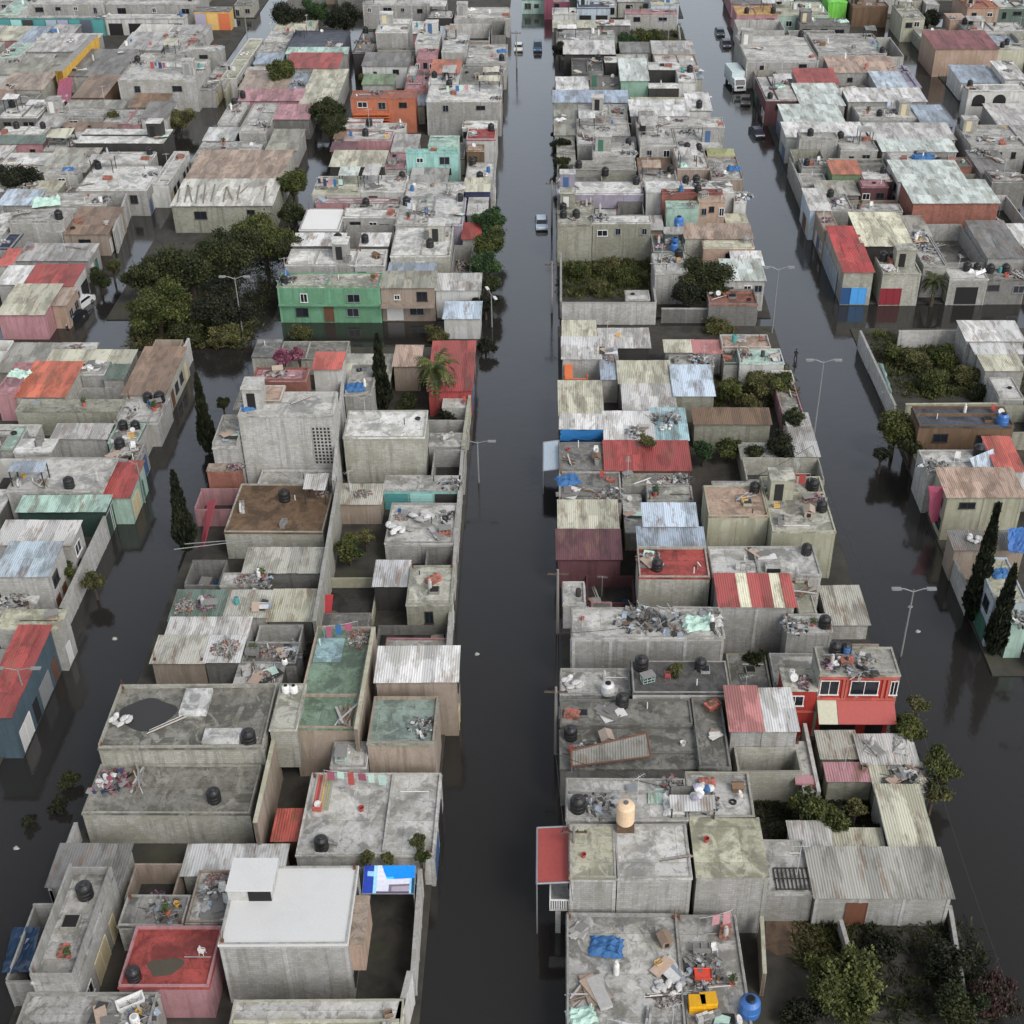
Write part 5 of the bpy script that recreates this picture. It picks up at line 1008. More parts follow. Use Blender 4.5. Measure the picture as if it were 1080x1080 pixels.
        if rc == 'st':
            sf = m.f; k = len(sf) // 6; m2 = MB(); m2.v = m.v; keep = []
            for j in range(k):
                col_ = (j // ny) / nx; fs = sf[6*j:6*j+6]
                if .22 < col_ < .36 or .64 < col_ < .78: m2.f += fs; m2.c += [None]*6
                else: keep += fs
            m.f = keep; m2.build('cream_stripe', mat_sheet('ye3'), root)
        m.build('roof', sm, root)
        if dp > 1.5:                                     # gable infill so that no gap shows under the raised back edge
            MB().add([(x0,y1,h-.06),(x1,y1,h-.06),(x1,y1,h+sl),(x0,y1,h+sl),(x0,y0,h-.06),(x1,y0,h-.06)], [(0,1,2,3),(4,0,3),(5,2,1)]).build('eaves_wall', wm, root)
    vis = h - zb
    if (fl.get('f') or R.random() < .5) and vis > 1.5 and w > 3:
        m = MB(); n = max(1, round(w / 3.4)); zt = h - .16 if typ == 's' else h - .06
        for k in range(n + 1):
            x = x0 + (w - .24) * k / n; m.box(x, x + .24, y0 - .03, y0 + .05, zb, zt - .22)
        m.box(x0, x1, y0 - .03, y0 + .05, zt - .22, zt - .002)
        m.build('column_frame', mat_wall('g2' if wc in ('g', 'g2', 'p', 'W', 'w') else wc), root)
    for side in ('R', 'L'):
        if fl.get(side):
            pl = x1 if side == 'R' else x0
            y = y0 + .5; k = 0
            while y < y1 - 1.6 and k < 7:
                t = R.random()
                if t < .35 and y1 - y > 2.9: opening(root, side, y, y + 2.4, .15, 2.3, pl, 'gate', R); y += 3.2
                elif t < .6: opening(root, side, y, y + .95, .15, 2.2, pl, 'door', R); y += 1.7
                else: opening(root, side, y, y + 1.3, 1.0, 2.15, pl, 'window', R); y += 2.2
                k += 1
            if h > 4.6:
                y = y0 + .8; k = 0
                while y < y1 - 1.6 and k < 4: opening(root, side, y, y + 1.4, h - 2.0, h - .85, pl, 'window', R); y += 2.9; k += 1
    if not fl.get('w') and not fl.get('d') and not fl.get('q') and not fl.get('a') and not fl.get('K') and not fl.get('z') and Y0 > 150 and w > 3.5 and R.random() < .45:
        fl = dict(fl); fl['w'] = R.choice([1, 2, 2, 3])
    if fl.get('w'):
        n = fl['w']
        for k in range(n):
            a = x0 + w * (k + .5) / n; a += R.uniform(-.5, .5); hw = min(R.uniform(.35, .95), w / n * .3); zt = h - R.uniform(.6, 1.0); opening(root, 'F', a - hw, a + hw, zt - R.uniform(.6, 1.3), zt, y0 - .03, 'window', R)
    if fl.get('d'):
        n = fl['d']
        for k in range(n):
            a = x0 + w * (k + .5) / n; hw = min(1.4, w / n * .36); opening(root, 'F', a - hw, a + hw, .14, min(h - .6, 2.5), y0 - .03, R.choice(['gate', 'dark']) if n > 2 else 'dark', R)
    if fl.get('a'):
        for k in range(2):
            a = x0 + w * (.2 + .36 * k); m = MB(); pts = [(a - 1.1, h - 2.6), (a + 1.1, h - 2.6)] + [(a + 1.1 * math.cos(t), h - 1.7 + 1.1 * math.sin(t)) for t in [math.pi * j / 10 for j in range(11)]]
            m.add([(px, y0 - .05, pz) for px, pz in pts], [tuple(range(len(pts)))]); m.build('arched_window', DARK, root)
    if fl.get('q'):
        cols = ['tq3', 'tq', 'k', 'tq3', 'b2', 'lv', 'tq3', 'nb'] if wc != 'yo' else ['lv', 'yo', 'og', 'k', 'tg']
        n = max(3, int(w / 2.3))
        for k in range(n):
            a = x0 + w * k / n; m = MB(); m.box(a + .12, a + w/n - .12, y0 - .09, y0 - .04, .2, h - .5)
            for s in range(5): m.box(a + .12, a + w/n - .12, y0 - .11, y0 - .09, .3 + s * (h-1)/5, .36 + s * (h-1)/5)
            m.build('shutter', mat_plain('shutter_' + cols[k % len(cols)], PAL[cols[k % len(cols)]], .5), root)
    if fl.get('r') or (typ == 's' and R.random() < .25):
        for (a, b) in R.sample([(x0 + .2, y0 + .2), (x1 - .2, y0 + .2), (x0 + .2, y1 - .2), (x1 - .2, y1 - .2)], 2):
            m = MB(); m.box(a - .09, a + .09, b - .09, b + .09, h - .05, h + .22)
            for k in range(4): m.tube((a - .05 + .1 * (k % 2), b - .05 + .1 * (k // 2), h + .15), (a + .1 * (k % 2) + R.uniform(-.1, .06), b + .1 * (k // 2) + R.uniform(-.1, .06), h + R.uniform(.5, 1.2)), .013, n=4)
            m.build('rebar', RUST, root)
    return root
ROOTS = [house(i, r) for i, r in enumerate(HOUSES)]
CLUTTER = [
('crumpled_tarp',0,3.78,54.7,2.72,-0.13,1.0,'crumpled bright blue tarp at the back of the long grey junk roof'),
('sheet_pile',0,2.96,51.21,2.72,0.4,1.4,'long pale sheet stack at the front of the long grey junk roof'),
('crumpled_tarp',0,56.94,195.71,4.42,0.27,1.6,'bright blue tarp on the pale roof by the dark lane'),
('crumpled_tarp',3,-71.53,180.52,3.42,0.24,1.8,'crumpled green tarp near the white bluish roof at the left edge'),
('wash_basin',0,9.9,54.4,2.62,-0.01,1.0,'pale basin behind the orange tub on the junk roof'),
('scrap_pile',1,9.53,84.45,5.42,-0.38,1.3,'black scrap in the middle of the pale stained roof'),
('scrap_pile',2,7.48,84.81,5.42,0.21,1.3,'twisted scrap left of the middle on the pale stained roof'),
('crumpled_tarp',3,12.29,84.27,5.42,0.09,1.2,'light blue tarp at the end of the pale stained roof'),
('rag_pile',1,-32.03,68.58,3.32,0.32,1.5,'purple rag pile on the wide stained grey slab'),
('scrap_pile',0,23.83,77.79,6.62,-0.01,1.2,'dark scrap on the roof of the bright red house'),
('sack_pile',0,-12.29,103.28,2.52,-0.25,1.3,'white sacks on the roof by the middle street wall'),
('sack_pile',1,-14.15,101.28,2.52,-0.31,1.3,'more white sacks left on the roof by the middle street wall'),
('sheet_pile',1,-10.37,100.78,2.52,-0.26,1.2,'white sheets on the roof by the middle street wall'),
]
TANKS = [
(-25.39,105.63,3.2,0.9,('left black tank on ',22)),
(-25.3,105.59,3.2,1.0,('right black tank on ',22)),
(-30.52,57.63,4.2,0.98,('black tank on ',6)),
(-46.41,107.27,3.6,0.94,('black tank on ',133)),
(-15.72,62.55,3.2,0.9,('black tank on ',4)),
(-22.12,71.1,5.0,0.98,('black tank on ',13)),
(-24.07,66.9,3.3,0.92,('black tank on ',12)),
(5.72,75.78,4.3,0.94,('black tank on ',72)),
(-27.46,163.12,5.05,0.96,('black tank on ',204)),
(-24.01,163.5,4.85,0.9,('black tank on ',205)),
(-15.38,162.01,4.8,0.92,('black tank on ',212)),
(-19.77,177.01,4.6,0.97,('black tank on ',213)),
(-25.69,178.8,3.75,0.92,('black tank on ',422)),
(54.47,216.62,4.2,0.85,('black tank on ',313)),
(40.85,203.46,5.4,0.91,('black tank on ',317)),
(24.87,217.71,5.25,0.98,('black tank on ',265)),
(19.66,182.85,5.6,0.87,('left black tank on ',288)),
(21.17,182.85,5.6,0.94,('right black tank on ',288)),
(8.5,191.3,3.55,0.99,('black tank on ',483)),
(-16.75,226.28,6.0,0.98,('black tank on ',227)),
(-28.93,206.96,4.2,0.93,('black tank on ',224)),
(9.44,91.7,5.4,0.87,('black tank on ',83)),
(24.78,104.42,5.4,0.85,('left black tank on ',89)),
(25.0,104.18,5.4,0.92,('middle black tank on ',89)),
(25.21,100.69,5.4,0.87,('right black tank on ',89)),
(22.86,84.93,4.6,0.91,('black tank on ',90)),
(22.5,79.29,6.6,0.89,('left black tank on ',62)),
(23.32,79.29,6.6,0.84,('right black tank on ',62)),
(-25.99,51.91,3.3,0.82,('black tank on ',5)),
(-52.43,228.15,3.65,0.89,('black tank on ',187)),
(20.93,178.15,6.0,0.92,('black tank on ',289)),
(-29.55,115.68,8.8,0.83,('black tank on ',39)),
(2.06,63.55,6.0,0.99,('black tank on ',54)),
(1.71,72.66,3.9,0.92,('black tank on ',74)),
(7.38,79.28,5.0,1.0,('left black tank on ',75)),
(12.04,79.28,5.0,0.84,('right black tank on ',75)),
(22.8,94.28,5.2,0.84,('black tank on ',80)),
(19.35,103.51,5.6,0.85,('black tank on ',88)),
(42.66,111.48,4.6,0.99,('black tank on ',120)),
(-43.34,125.11,2.9,0.9,('left black tank on ',132)),
(-42.04,125.11,2.9,0.99,('right black tank on ',132)),
(-43.74,115.36,3.0,0.96,('black tank on ',135)),
(-44.38,119.04,3.0,0.89,('left black tank on ',136)),
(-43.08,119.04,3.0,0.86,('right black tank on ',136)),
(-109.37,292.07,4.0,0.91,('black tank on ',147)),
(-93.64,296.3,4.6,0.88,('black tank on ',148)),
(-91.96,297.99,4.2,0.98,('black tank on ',149)),
(-73.82,242.57,5.4,0.99,('black tank on ',162)),
(-90.59,223.69,3.4,0.99,('black tank on ',166)),
(-86.81,214.06,3.0,0.91,('left black tank on ',167)),
(-82.48,214.06,3.0,0.84,('right black tank on ',167)),
(-78.44,211.48,3.0,0.9,('left black tank on ',169)),
(-77.14,211.48,3.0,0.83,('right black tank on ',169)),
(-61.54,200.17,3.6,0.87,('black tank on ',171)),
(-67.41,192.87,4.0,0.95,('black tank on ',172)),
(-66.83,172.05,4.6,1.0,('black tank on ',177)),
(-53.37,225.1,3.4,0.83,('black tank on ',188)),
(-32.52,150.71,4.9,0.85,('black tank on ',198)),
(-21.3,187.32,4.6,0.82,('black tank on ',210)),
(-12.39,178.56,4.6,0.87,('black tank on ',215)),
(-28.84,211.77,4.2,0.95,('black tank on ',226)),
(-19.66,231.65,6.0,0.86,('left black tank on ',228)),
(-17.61,231.65,6.0,0.91,('right black tank on ',228)),
(-8.43,245.28,5.0,0.91,('black tank on ',231)),
(-21.07,260.62,6.2,0.92,('black tank on ',233)),
(-35.66,266.7,4.2,0.97,('black tank on ',237)),
(-8.99,206.91,5.0,0.93,('black tank on ',244)),
(-11.32,193.66,4.2,0.95,('left black tank on ',247)),
(-9.98,187.84,4.2,0.95,('right black tank on ',247)),
(0.03,300.3,4.2,0.98,('left black tank on ',248)),
(2.43,300.3,4.2,0.82,('right black tank on ',248)),
(40.48,280.55,4.4,0.93,('left black tank on ',252)),
(45.88,280.55,4.4,0.97,('right black tank on ',252)),
(2.39,270.25,3.6,0.93,('black tank on ',257)),
(9.24,250.05,3.6,0.92,('black tank on ',259)),
(25.15,238.16,5.0,0.98,('black tank on ',264)),
(15.0,207.68,4.8,0.92,('black tank on ',275)),
(8.95,201.61,4.6,0.86,('left black tank on ',277)),
(12.46,201.61,4.6,0.86,('right black tank on ',277)),
(4.6,193.77,3.8,0.92,('black tank on ',278)),
(21.33,199.22,4.6,0.93,('left black tank on ',280)),
(23.13,199.22,4.6,0.84,('right black tank on ',280)),
(18.11,190.34,4.2,0.98,('black tank on ',282)),
(12.71,184.46,4.8,0.93,('black tank on ',284)),
(2.13,177.01,3.8,0.88,('black tank on ',285)),
(2.07,170.02,5.6,0.85,('left black tank on ',293)),
(3.79,170.02,5.6,0.93,('right black tank on ',293)),
(16.84,159.68,4.4,0.98,('black tank on ',298)),
(38.13,260.88,5.0,0.86,('left black tank on ',302)),
(48.4,260.88,5.0,0.96,('right black tank on ',302)),
(62.09,251.72,4.6,0.86,('black tank on ',303)),
(37.65,225.16,4.4,0.84,('black tank on ',306)),
(45.88,204.78,4.4,0.98,('black tank on ',318)),
(39.09,194.89,3.8,0.84,('black tank on ',319)),
(49.63,190.34,4.2,0.84,('black tank on ',321)),
(58.61,194.12,4.2,0.89,('black tank on ',323)),
(40.2,181.09,4.2,0.9,('black tank on ',327)),
(43.02,158.68,4.4,0.99,('left black tank on ',333)),
(44.32,158.68,4.4,0.92,('right black tank on ',333)),
(53.6,157.36,3.6,0.95,('left black tank on ',337)),
(54.9,157.36,3.6,0.86,('right black tank on ',337)),
(56.59,157.24,3.4,0.93,('left black tank on ',338)),
(58.53,157.24,3.4,0.96,('right black tank on ',338)),
(84.95,253.73,5.0,0.84,('left black tank on ',340)),
(86.25,255.45,5.0,0.92,('right black tank on ',340)),
(72.25,228.53,5.4,0.88,('black tank on ',342)),
(83.26,273.84,4.0,0.97,('left black tank on ',345)),
(84.56,273.84,4.0,0.89,('right black tank on ',345)),
(47.56,291.51,3.6,0.95,('left black tank on ',350)),
(48.86,291.51,3.6,0.93,('right black tank on ',350)),
]
TREES = [
(-47.23,145.94,0,4.09,8.19,'mid','broad olive green tree at the left street crossing, nearest of its clump','leafy_tree',0,1.0,'trees between the houses'),
(-50.99,154.05,0,3.1,7.29,'dark','dark tree at the left end of the big clump','leafy_tree',1,1.0,'trees between the houses'),
(-45.54,156.33,0,4.44,8.5,'dark','dark dense tree in the middle of the big clump','leafy_tree',2,1.0,'trees between the houses'),
(-41.17,160.45,0,4.53,8.58,'dark','dark tree in front of the long white shed','leafy_tree',3,1.0,'trees between the houses'),
(-37.84,165.99,0,4.11,8.2,'mid','green tree at the right end of the long white shed','leafy_tree',4,1.0,'trees between the houses'),
(-39.87,146.7,0,3.2,6.38,'black','blackish tree beside the lone street lamp','leafy_tree',5,1.0,'trees between the houses'),
(-43.73,143.75,0,2.39,3.95,'dark','low dark bush at the front of the big clump','leafy_shrub',6,1.0,'shrubs'),
(-39.22,143.84,0,2.14,3.43,'olive','olive bush at the foot of the lone street lamp','leafy_shrub',7,1.0,'shrubs'),
(-34.7,163.42,0,2.42,6.18,'dark','dark tree on the tree lined lane','leafy_tree',8,1.0,'trees between the houses'),
(-37.35,186.78,0,2.55,6.8,'mid','tree beside the rusty pink shed','leafy_tree',9,1.0,'trees between the houses'),
(-35.34,175.43,0,2.27,6.05,'dark','dark tree beside the long white shed end','leafy_tree',10,1.0,'trees between the houses'),
(-8.16,171.83,0,2.39,6.65,'green','fresh green street tree, farthest of the middle street row','leafy_tree',11,1.0,'trees between the houses'),
(-7.75,164.11,0,2.44,6.7,'mid','round street tree in the middle of the middle street row','leafy_tree',12,1.0,'trees between the houses'),
(-7.87,157.49,0,2.23,6.51,'green','street tree beside the red awning roof','leafy_tree',13,1.0,'trees between the houses'),
(-7.29,153.98,0,1.66,5.0,'dark','darker street tree beside the lone white street lamp','leafy_tree',14,1.0,'trees between the houses'),
(-7.79,150.7,0,1.74,3.76,'black','blackish shrub at the corner of middle and cross streets','leafy_shrub',15,1.0,'shrubs'),
(-7.45,141.38,0,1.41,2.77,'black','low black shrub behind the corner red roof','leafy_shrub',16,1.0,'shrubs'),
(-47.65,241.02,0,2.95,7.16,'mid','tree at the left of the crimson strip roof','leafy_tree',17,1.0,'trees between the houses'),
(-36.72,220.69,0,2.92,7.13,'dark','dark tree on the lane by the orange brick house','leafy_tree',18,1.0,'trees between the houses'),
(-35.05,212.6,0,2.48,6.24,'dark','dark tree below the orange brick house','leafy_tree',19,1.0,'trees between the houses'),
(-53.08,278.72,0,4.17,8.26,'black','blackish tree at the top edge, left of the green one','leafy_tree',20,1.0,'trees between the houses'),
(-47.62,281.18,0,2.96,7.67,'green','bright green tree at the top edge','leafy_tree',21,1.0,'trees between the houses'),
(-41.36,277.26,0,3.74,7.87,'black','blackish tree at the top edge, right of the green one','leafy_tree',22,1.0,'trees between the houses'),
(-32.61,242.06,0,1.81,4.13,'olive','olive shrub by the green sheet roof','leafy_shrub',23,1.0,'shrubs'),
(15.67,267.22,0,2.74,4.46,'green','green bush in the far weedy lot','leafy_shrub',24,1.0,'shrubs'),
(20.22,271.28,0,3.17,4.85,'mid','wide bush in the far weedy lot','leafy_shrub',25,1.0,'shrubs'),
(23.41,265.89,0,2.34,4.1,'olive','olive bush at the end of the far weedy lot','leafy_shrub',26,1.0,'shrubs'),
(2.15,256.05,0,1.74,5.56,'black','small black tree by the end of the middle street','leafy_tree',27,1.0,'trees between the houses'),
(1.65,229.96,0,1.04,3.13,'green','small green shrub in the middle street near the pale blue roof','leafy_shrub',28,1.0,'shrubs'),
(2.11,206.47,0,1.92,4.73,'black','black tree by the olive narrow roof','leafy_tree',29,1.0,'trees between the houses'),
(2.04,197.95,0,1.7,4.53,'dark','dark tree beside the mossy flat roof in mid block','leafy_tree',30,1.0,'trees between the houses'),
(1.4,214.81,0,0.98,2.88,'black','black shrub at the kerb of the middle street','leafy_shrub',31,1.0,'shrubs'),
(4.27,162.75,0,1.82,2.84,'mid','bush at the left of the walled weedy lot','leafy_shrub',32,1.0,'shrubs'),
(7.82,163.81,0,2.1,3.29,'olive','olive bush in the middle of the walled weedy lot','leafy_shrub',33,1.0,'shrubs'),
(10.45,160.68,0,1.8,2.82,'mid','bush at the right of the walled weedy lot','leafy_shrub',34,1.0,'shrubs'),
(6.15,158.21,0,1.65,2.49,'olive','low bush at the front of the walled weedy lot','leafy_shrub',35,1.0,'shrubs'),
(19.98,154.58,0,3.09,6.78,'dark','dark tree behind the rusty littered roof','leafy_tree',36,1.0,'trees between the houses'),
(17.4,151.73,0,2.14,4.92,'black','black tree in the dark yard beside the pale grey roof','leafy_tree',37,1.0,'trees between the houses'),
(21.37,152.28,0,1.89,4.7,'dark','dark tree touching the rusty littered roof','leafy_tree',38,1.0,'trees between the houses'),
(20.42,129.04,0,2.0,4.3,'mid','leafy tree beside the pale blue sheet roof','leafy_tree',39,1.0,'trees between the houses'),
(23.32,130.33,0,2.01,4.31,'olive','olive tree in the garden of the corner block','leafy_tree',40,1.0,'trees between the houses'),
(26.02,129.9,0,1.9,4.21,'mid','tree in the garden nearest the right hand street','leafy_tree',41,1.0,'trees between the houses'),
(22.17,127.21,0,1.52,2.87,'olive','bush behind the brown corrugated roof','leafy_shrub',42,1.0,'shrubs'),
(16.07,116.43,0,1.54,3.59,'green','fresh green bush beside the long red roof','leafy_shrub',43,1.0,'shrubs'),
(18.75,117.5,0,1.55,3.4,'mid','bush in front of the brown corrugated roof','leafy_shrub',44,1.0,'shrubs'),
(21.23,116.02,0,1.64,3.48,'dark','dark bush behind the salmon stained roof','leafy_shrub',45,1.0,'shrubs'),
(23.75,115.89,0,1.76,4.58,'black','black tree at the end of the brown corrugated roof','leafy_tree',46,1.0,'trees between the houses'),
(25.98,121.6,0,1.5,4.35,'dark','dark street tree by the double lamp','leafy_tree',47,1.0,'trees between the houses'),
(26.06,115.65,0,1.23,3.1,'black','black shrub at the foot of the double lamp','leafy_shrub',48,1.0,'shrubs'),
(9.96,114.4,0,0.94,5.44,'olive','shrub growing on the back of the long red roof','leafy_shrub',49,1.0,'shrubs'),
(36.2,118.44,0,2.32,5.59,'mid','wide street tree before the dark slate roofed house','leafy_tree',50,1.0,'trees between the houses'),
(37.46,116.26,0,1.76,4.59,'dark','dark street tree touching the dark slate roofed house','leafy_tree',51,1.0,'trees between the houses'),
(34.19,115.22,0,1.23,3.61,'black','black drooping tree over the flooded right hand street','leafy_tree',52,1.0,'trees between the houses'),
(40.53,139.55,0,1.62,2.66,'mid','bush at the far left of the right hand weedy lot','leafy_shrub',53,1.0,'shrubs'),
(42.78,137.29,0,2.07,3.26,'olive','olive bush in the right hand weedy lot','leafy_shrub',54,1.0,'shrubs'),
(46.44,138.7,0,1.97,3.17,'mid','bush at the back of the right hand weedy lot','leafy_shrub',55,1.0,'shrubs'),
(47.97,133.87,0,1.92,3.13,'olive','olive bush at the right of the right hand weedy lot','leafy_shrub',56,1.0,'shrubs'),
(43.76,132.01,0,2.01,3.01,'mid','wide bush at the front of the right hand weedy lot','leafy_shrub',57,1.0,'shrubs'),
(48.84,130.49,0,1.44,2.49,'dark','dark bush in the corner of the right hand weedy lot','leafy_shrub',58,1.0,'shrubs'),
(18.96,66.67,0,1.6,4.44,'mid','tree in the dark garden beside the grey roofless room','leafy_tree',59,1.0,'trees between the houses'),
(20.48,65.59,0,1.37,4.23,'mid','second tree of the dark garden, right of the first','leafy_tree',60,1.0,'trees between the houses'),
(22.36,66.95,0,0.94,3.35,'olive','olive tree at the back of the dark garden','leafy_tree',61,1.0,'trees between the houses'),
(23.69,65.34,0,1.28,2.65,'black','black shrub in the dark garden beside the mossy wing','leafy_shrub',62,1.0,'shrubs'),
(19.99,65.34,0,1.13,2.02,'dark','low dark shrub at the front of the dark garden','leafy_shrub',63,1.0,'shrubs'),
(27.95,74.86,0,1.56,4.6,'mid','street tree in front of the red awning','leafy_tree',64,1.0,'trees between the houses'),
(29.15,77.41,0,0.95,3.86,'olive','olive street tree at the corner of the red house','leafy_tree',65,1.0,'trees between the houses'),
(29.22,70.63,0,1.65,4.49,'mid','tall kerb bush leaning over the flooded right street','leafy_tree',66,1.0,'trees between the houses'),
(28.4,68.62,0,1.25,3.63,'olive','olive kerb bush next to the tall one','leafy_tree',67,1.0,'trees between the houses'),
(19.07,51.95,0,2.41,5.17,'bright','bright leafy tree in the bottom right yard','leafy_tree',68,1.0,'trees between the houses'),
(17.74,53.6,0,1.28,3.15,'mid','smaller green tree left of the bright leafy tree','leafy_tree',69,1.0,'trees between the houses'),
(26.03,54.47,0,1.68,3.51,'black','black leafed tree at the kerb of the bottom right yard','leafy_tree',70,1.0,'trees between the houses'),
(25.71,50.81,0,1.87,3.68,'dark','dark tree at the bottom right corner','leafy_tree',71,1.0,'trees between the houses'),
(28.2,51.63,0,1.76,3.58,'redleaf','reddish flowering tree at the bottom right corner','leafy_tree',72,1.0,'trees between the houses'),
(22.16,55.96,0,1.43,2.29,'black','low black shrub under the long yard wall','leafy_shrub',73,1.0,'shrubs'),
(16.26,50.88,0,1.37,2.73,'black','black shrub at the bottom beside the blue tank','leafy_shrub',74,1.0,'shrubs'),
(-18.45,99.21,0,1.57,3.61,'mid','leafy tree below the brown flat roof','leafy_tree',75,1.0,'trees between the houses'),
(-17.23,101.45,0,1.03,2.93,'olive','olive shrub beside the littered roof and dividing wall','leafy_shrub',76,1.0,'shrubs'),
(-30.19,133.8,0,1.39,5.25,'pink','pink flowering bougainvillea at the cross street','leafy_shrub',77,1.0,'shrubs'),
(-28.33,134.25,0,0.93,4.84,'pink','smaller pink flowering bougainvillea at the cross street','leafy_shrub',78,1.0,'shrubs'),
(-72.92,220.95,0,1.68,4.01,'olive','olive bush under the large plain grey house','leafy_shrub',79,1.0,'shrubs'),
(-61.87,219.98,0,2.51,4.76,'olive','wide olive bush under the large plain grey house','leafy_shrub',80,1.0,'shrubs'),
(-78.81,189.65,0,3.32,6.99,'black','black tree at the left edge','leafy_tree',81,1.0,'trees between the houses'),
(77.52,279.22,0,2.29,6.06,'black','black tree at the head of the dark lane','leafy_tree',82,1.0,'trees between the houses'),
(-57.91,157.85,0,1.8,4.12,'dark','dark kerb bush beside the parked white car','leafy_shrub',83,1.0,'shrubs'),
(-57.15,161.36,0,1.31,3.68,'olive','olive kerb bush behind the parked white car','leafy_shrub',84,1.0,'shrubs'),
(-40.8,94.33,0,1.16,3.24,'olive','olive shrub in the flooded left street','leafy_shrub',85,1.0,'shrubs'),
(-43.59,95.34,0,1.17,3.56,'mid','green shrub behind the wall of the left street','leafy_shrub',86,1.0,'shrubs'),
(-36.48,71.4,0,0.89,1.6,'dark','dark shrub standing in the flood by the purple blotched slab','leafy_shrub',87,1.0,'shrubs'),
(-36.49,68.89,0,0.8,1.32,'black','black shrub standing in the flood below the dark one','leafy_shrub',88,1.0,'shrubs'),
(-38.35,67.59,0,0.65,1.08,'black','black shrub standing in the flood at the left edge','leafy_shrub',89,1.0,'shrubs'),
(-8.89,62.26,0,0.64,4.77,'olive','upright potted shrub on the broad pale roof','leafy_shrub',90,1.0,'shrubs'),
(-8.67,61.6,0,0.56,4.1,'mid','low shrub below the upright potted one','leafy_shrub',91,1.0,'shrubs'),
(-12.36,61.35,0,0.56,4.1,'olive','small shrub at the front edge of the broad pale roof','leafy_shrub',92,1.0,'shrubs'),
(-10.94,61.36,0,0.49,3.94,'olive','smallest shrub at the front edge of the broad pale roof','leafy_shrub',93,1.0,'shrubs'),
(-20.16,62.73,0,0.63,2.56,'mid','green shrub beside the coral red lean to','leafy_shrub',94,1.0,'shrubs'),
(-19.46,135.27,0,1.14,2.52,'dark','dark shrub at the foot of the slim cypress','leafy_shrub',95,1.0,'shrubs'),
(-11.15,124.64,0,1.5,2.55,'black','black shrub under the palm','leafy_shrub',96,1.0,'shrubs'),
(-15.58,128.07,0,1.52,2.37,'dark','dark shrub left of the palm','leafy_shrub',97,1.0,'shrubs'),
(9.97,78.62,0,0.74,6.26,'olive','yellowish weed on the wall by the black tarred roof','leafy_shrub',98,1.0,'shrubs'),
(17.13,83.88,0,1.16,3.04,'dark','dark shrub in the gap beside the red house roof','leafy_shrub',99,1.0,'shrubs'),
(-35.63,126.34,0,0.87,2.78,'dark','dark shrub beside the stair balcony block','leafy_shrub',100,1.0,'shrubs'),
(-29.78,145.32,0,1.43,2.29,'olive','low olive bush at the verge of the cross street','leafy_shrub',101,1.0,'shrubs'),
(-13.62,145.21,0,1.67,2.3,'olive','low bush at the verge behind the tan pink roof','leafy_shrub',102,1.0,'shrubs'),
(21.29,147.58,0,2.16,2.45,'olive','low weeds bush on the dark cross street verge','leafy_shrub',103,1.0,'shrubs'),
]
CYPRESS = [
(-35.88,119.19,9.5,0.9,'slim dark cypress at the kerb beside the tall grey house',4),
(-34.3,101.76,9.0,1.05,'slim dark cypress at the kerb beside the brown flat roof',5),
(37.51,91.27,12.5,1.0,'taller slim dark cypress by the right hand street, farther one',1),
(38.21,86.79,9.5,1.0,'slim dark cypress nearer the bottom of the right hand street',2),
(-18.38,127.91,9.5,1.1,'slim dark cypress between the white roofs and the palm',3),
]
PALMS = [
(-12.12,128.34,5.5,3.0,'mid','tall shaggy palm beside the corner red roof',1),
(48.89,154.54,3.5,2.1,'dark','dark short palm on the cross street',2),
]
WEEDS = [
(1.81,14.13,156.49,169.53,1500,'mid','weeds covering the walled lot by the middle street',1,0.9),
(39.38,54.85,130.71,146.43,1800,'mid','weeds covering the walled lot by the right hand street',2,0.9),
(16.75,20.14,54.81,59.04,500,'olive','grass on the bare yard at the bottom right',3,0.35),
(13.57,27.61,264.14,289.2,1200,'mid','weeds covering the lot near the far end of the right hand street',4,1.0),
(-51.11,-36.51,142.57,149.58,900,'olive','grass along the verge at the left street crossing',5,0.6),
(16.22,28.15,128.51,138.55,900,'olive','weeds in the garden of the corner block',6,0.8),
(15.68,25.85,66.0,70.41,700,'dark','weeds in the dark garden beside the mossy roof',7,0.5),
(18.4,28.98,50.88,58.6,800,'dark','dark undergrowth of the bottom right yard',8,0.8),
(-51.51,-36.06,145.32,169.53,1500,'dark','dark undergrowth below the big clump of trees',9,0.7),
]
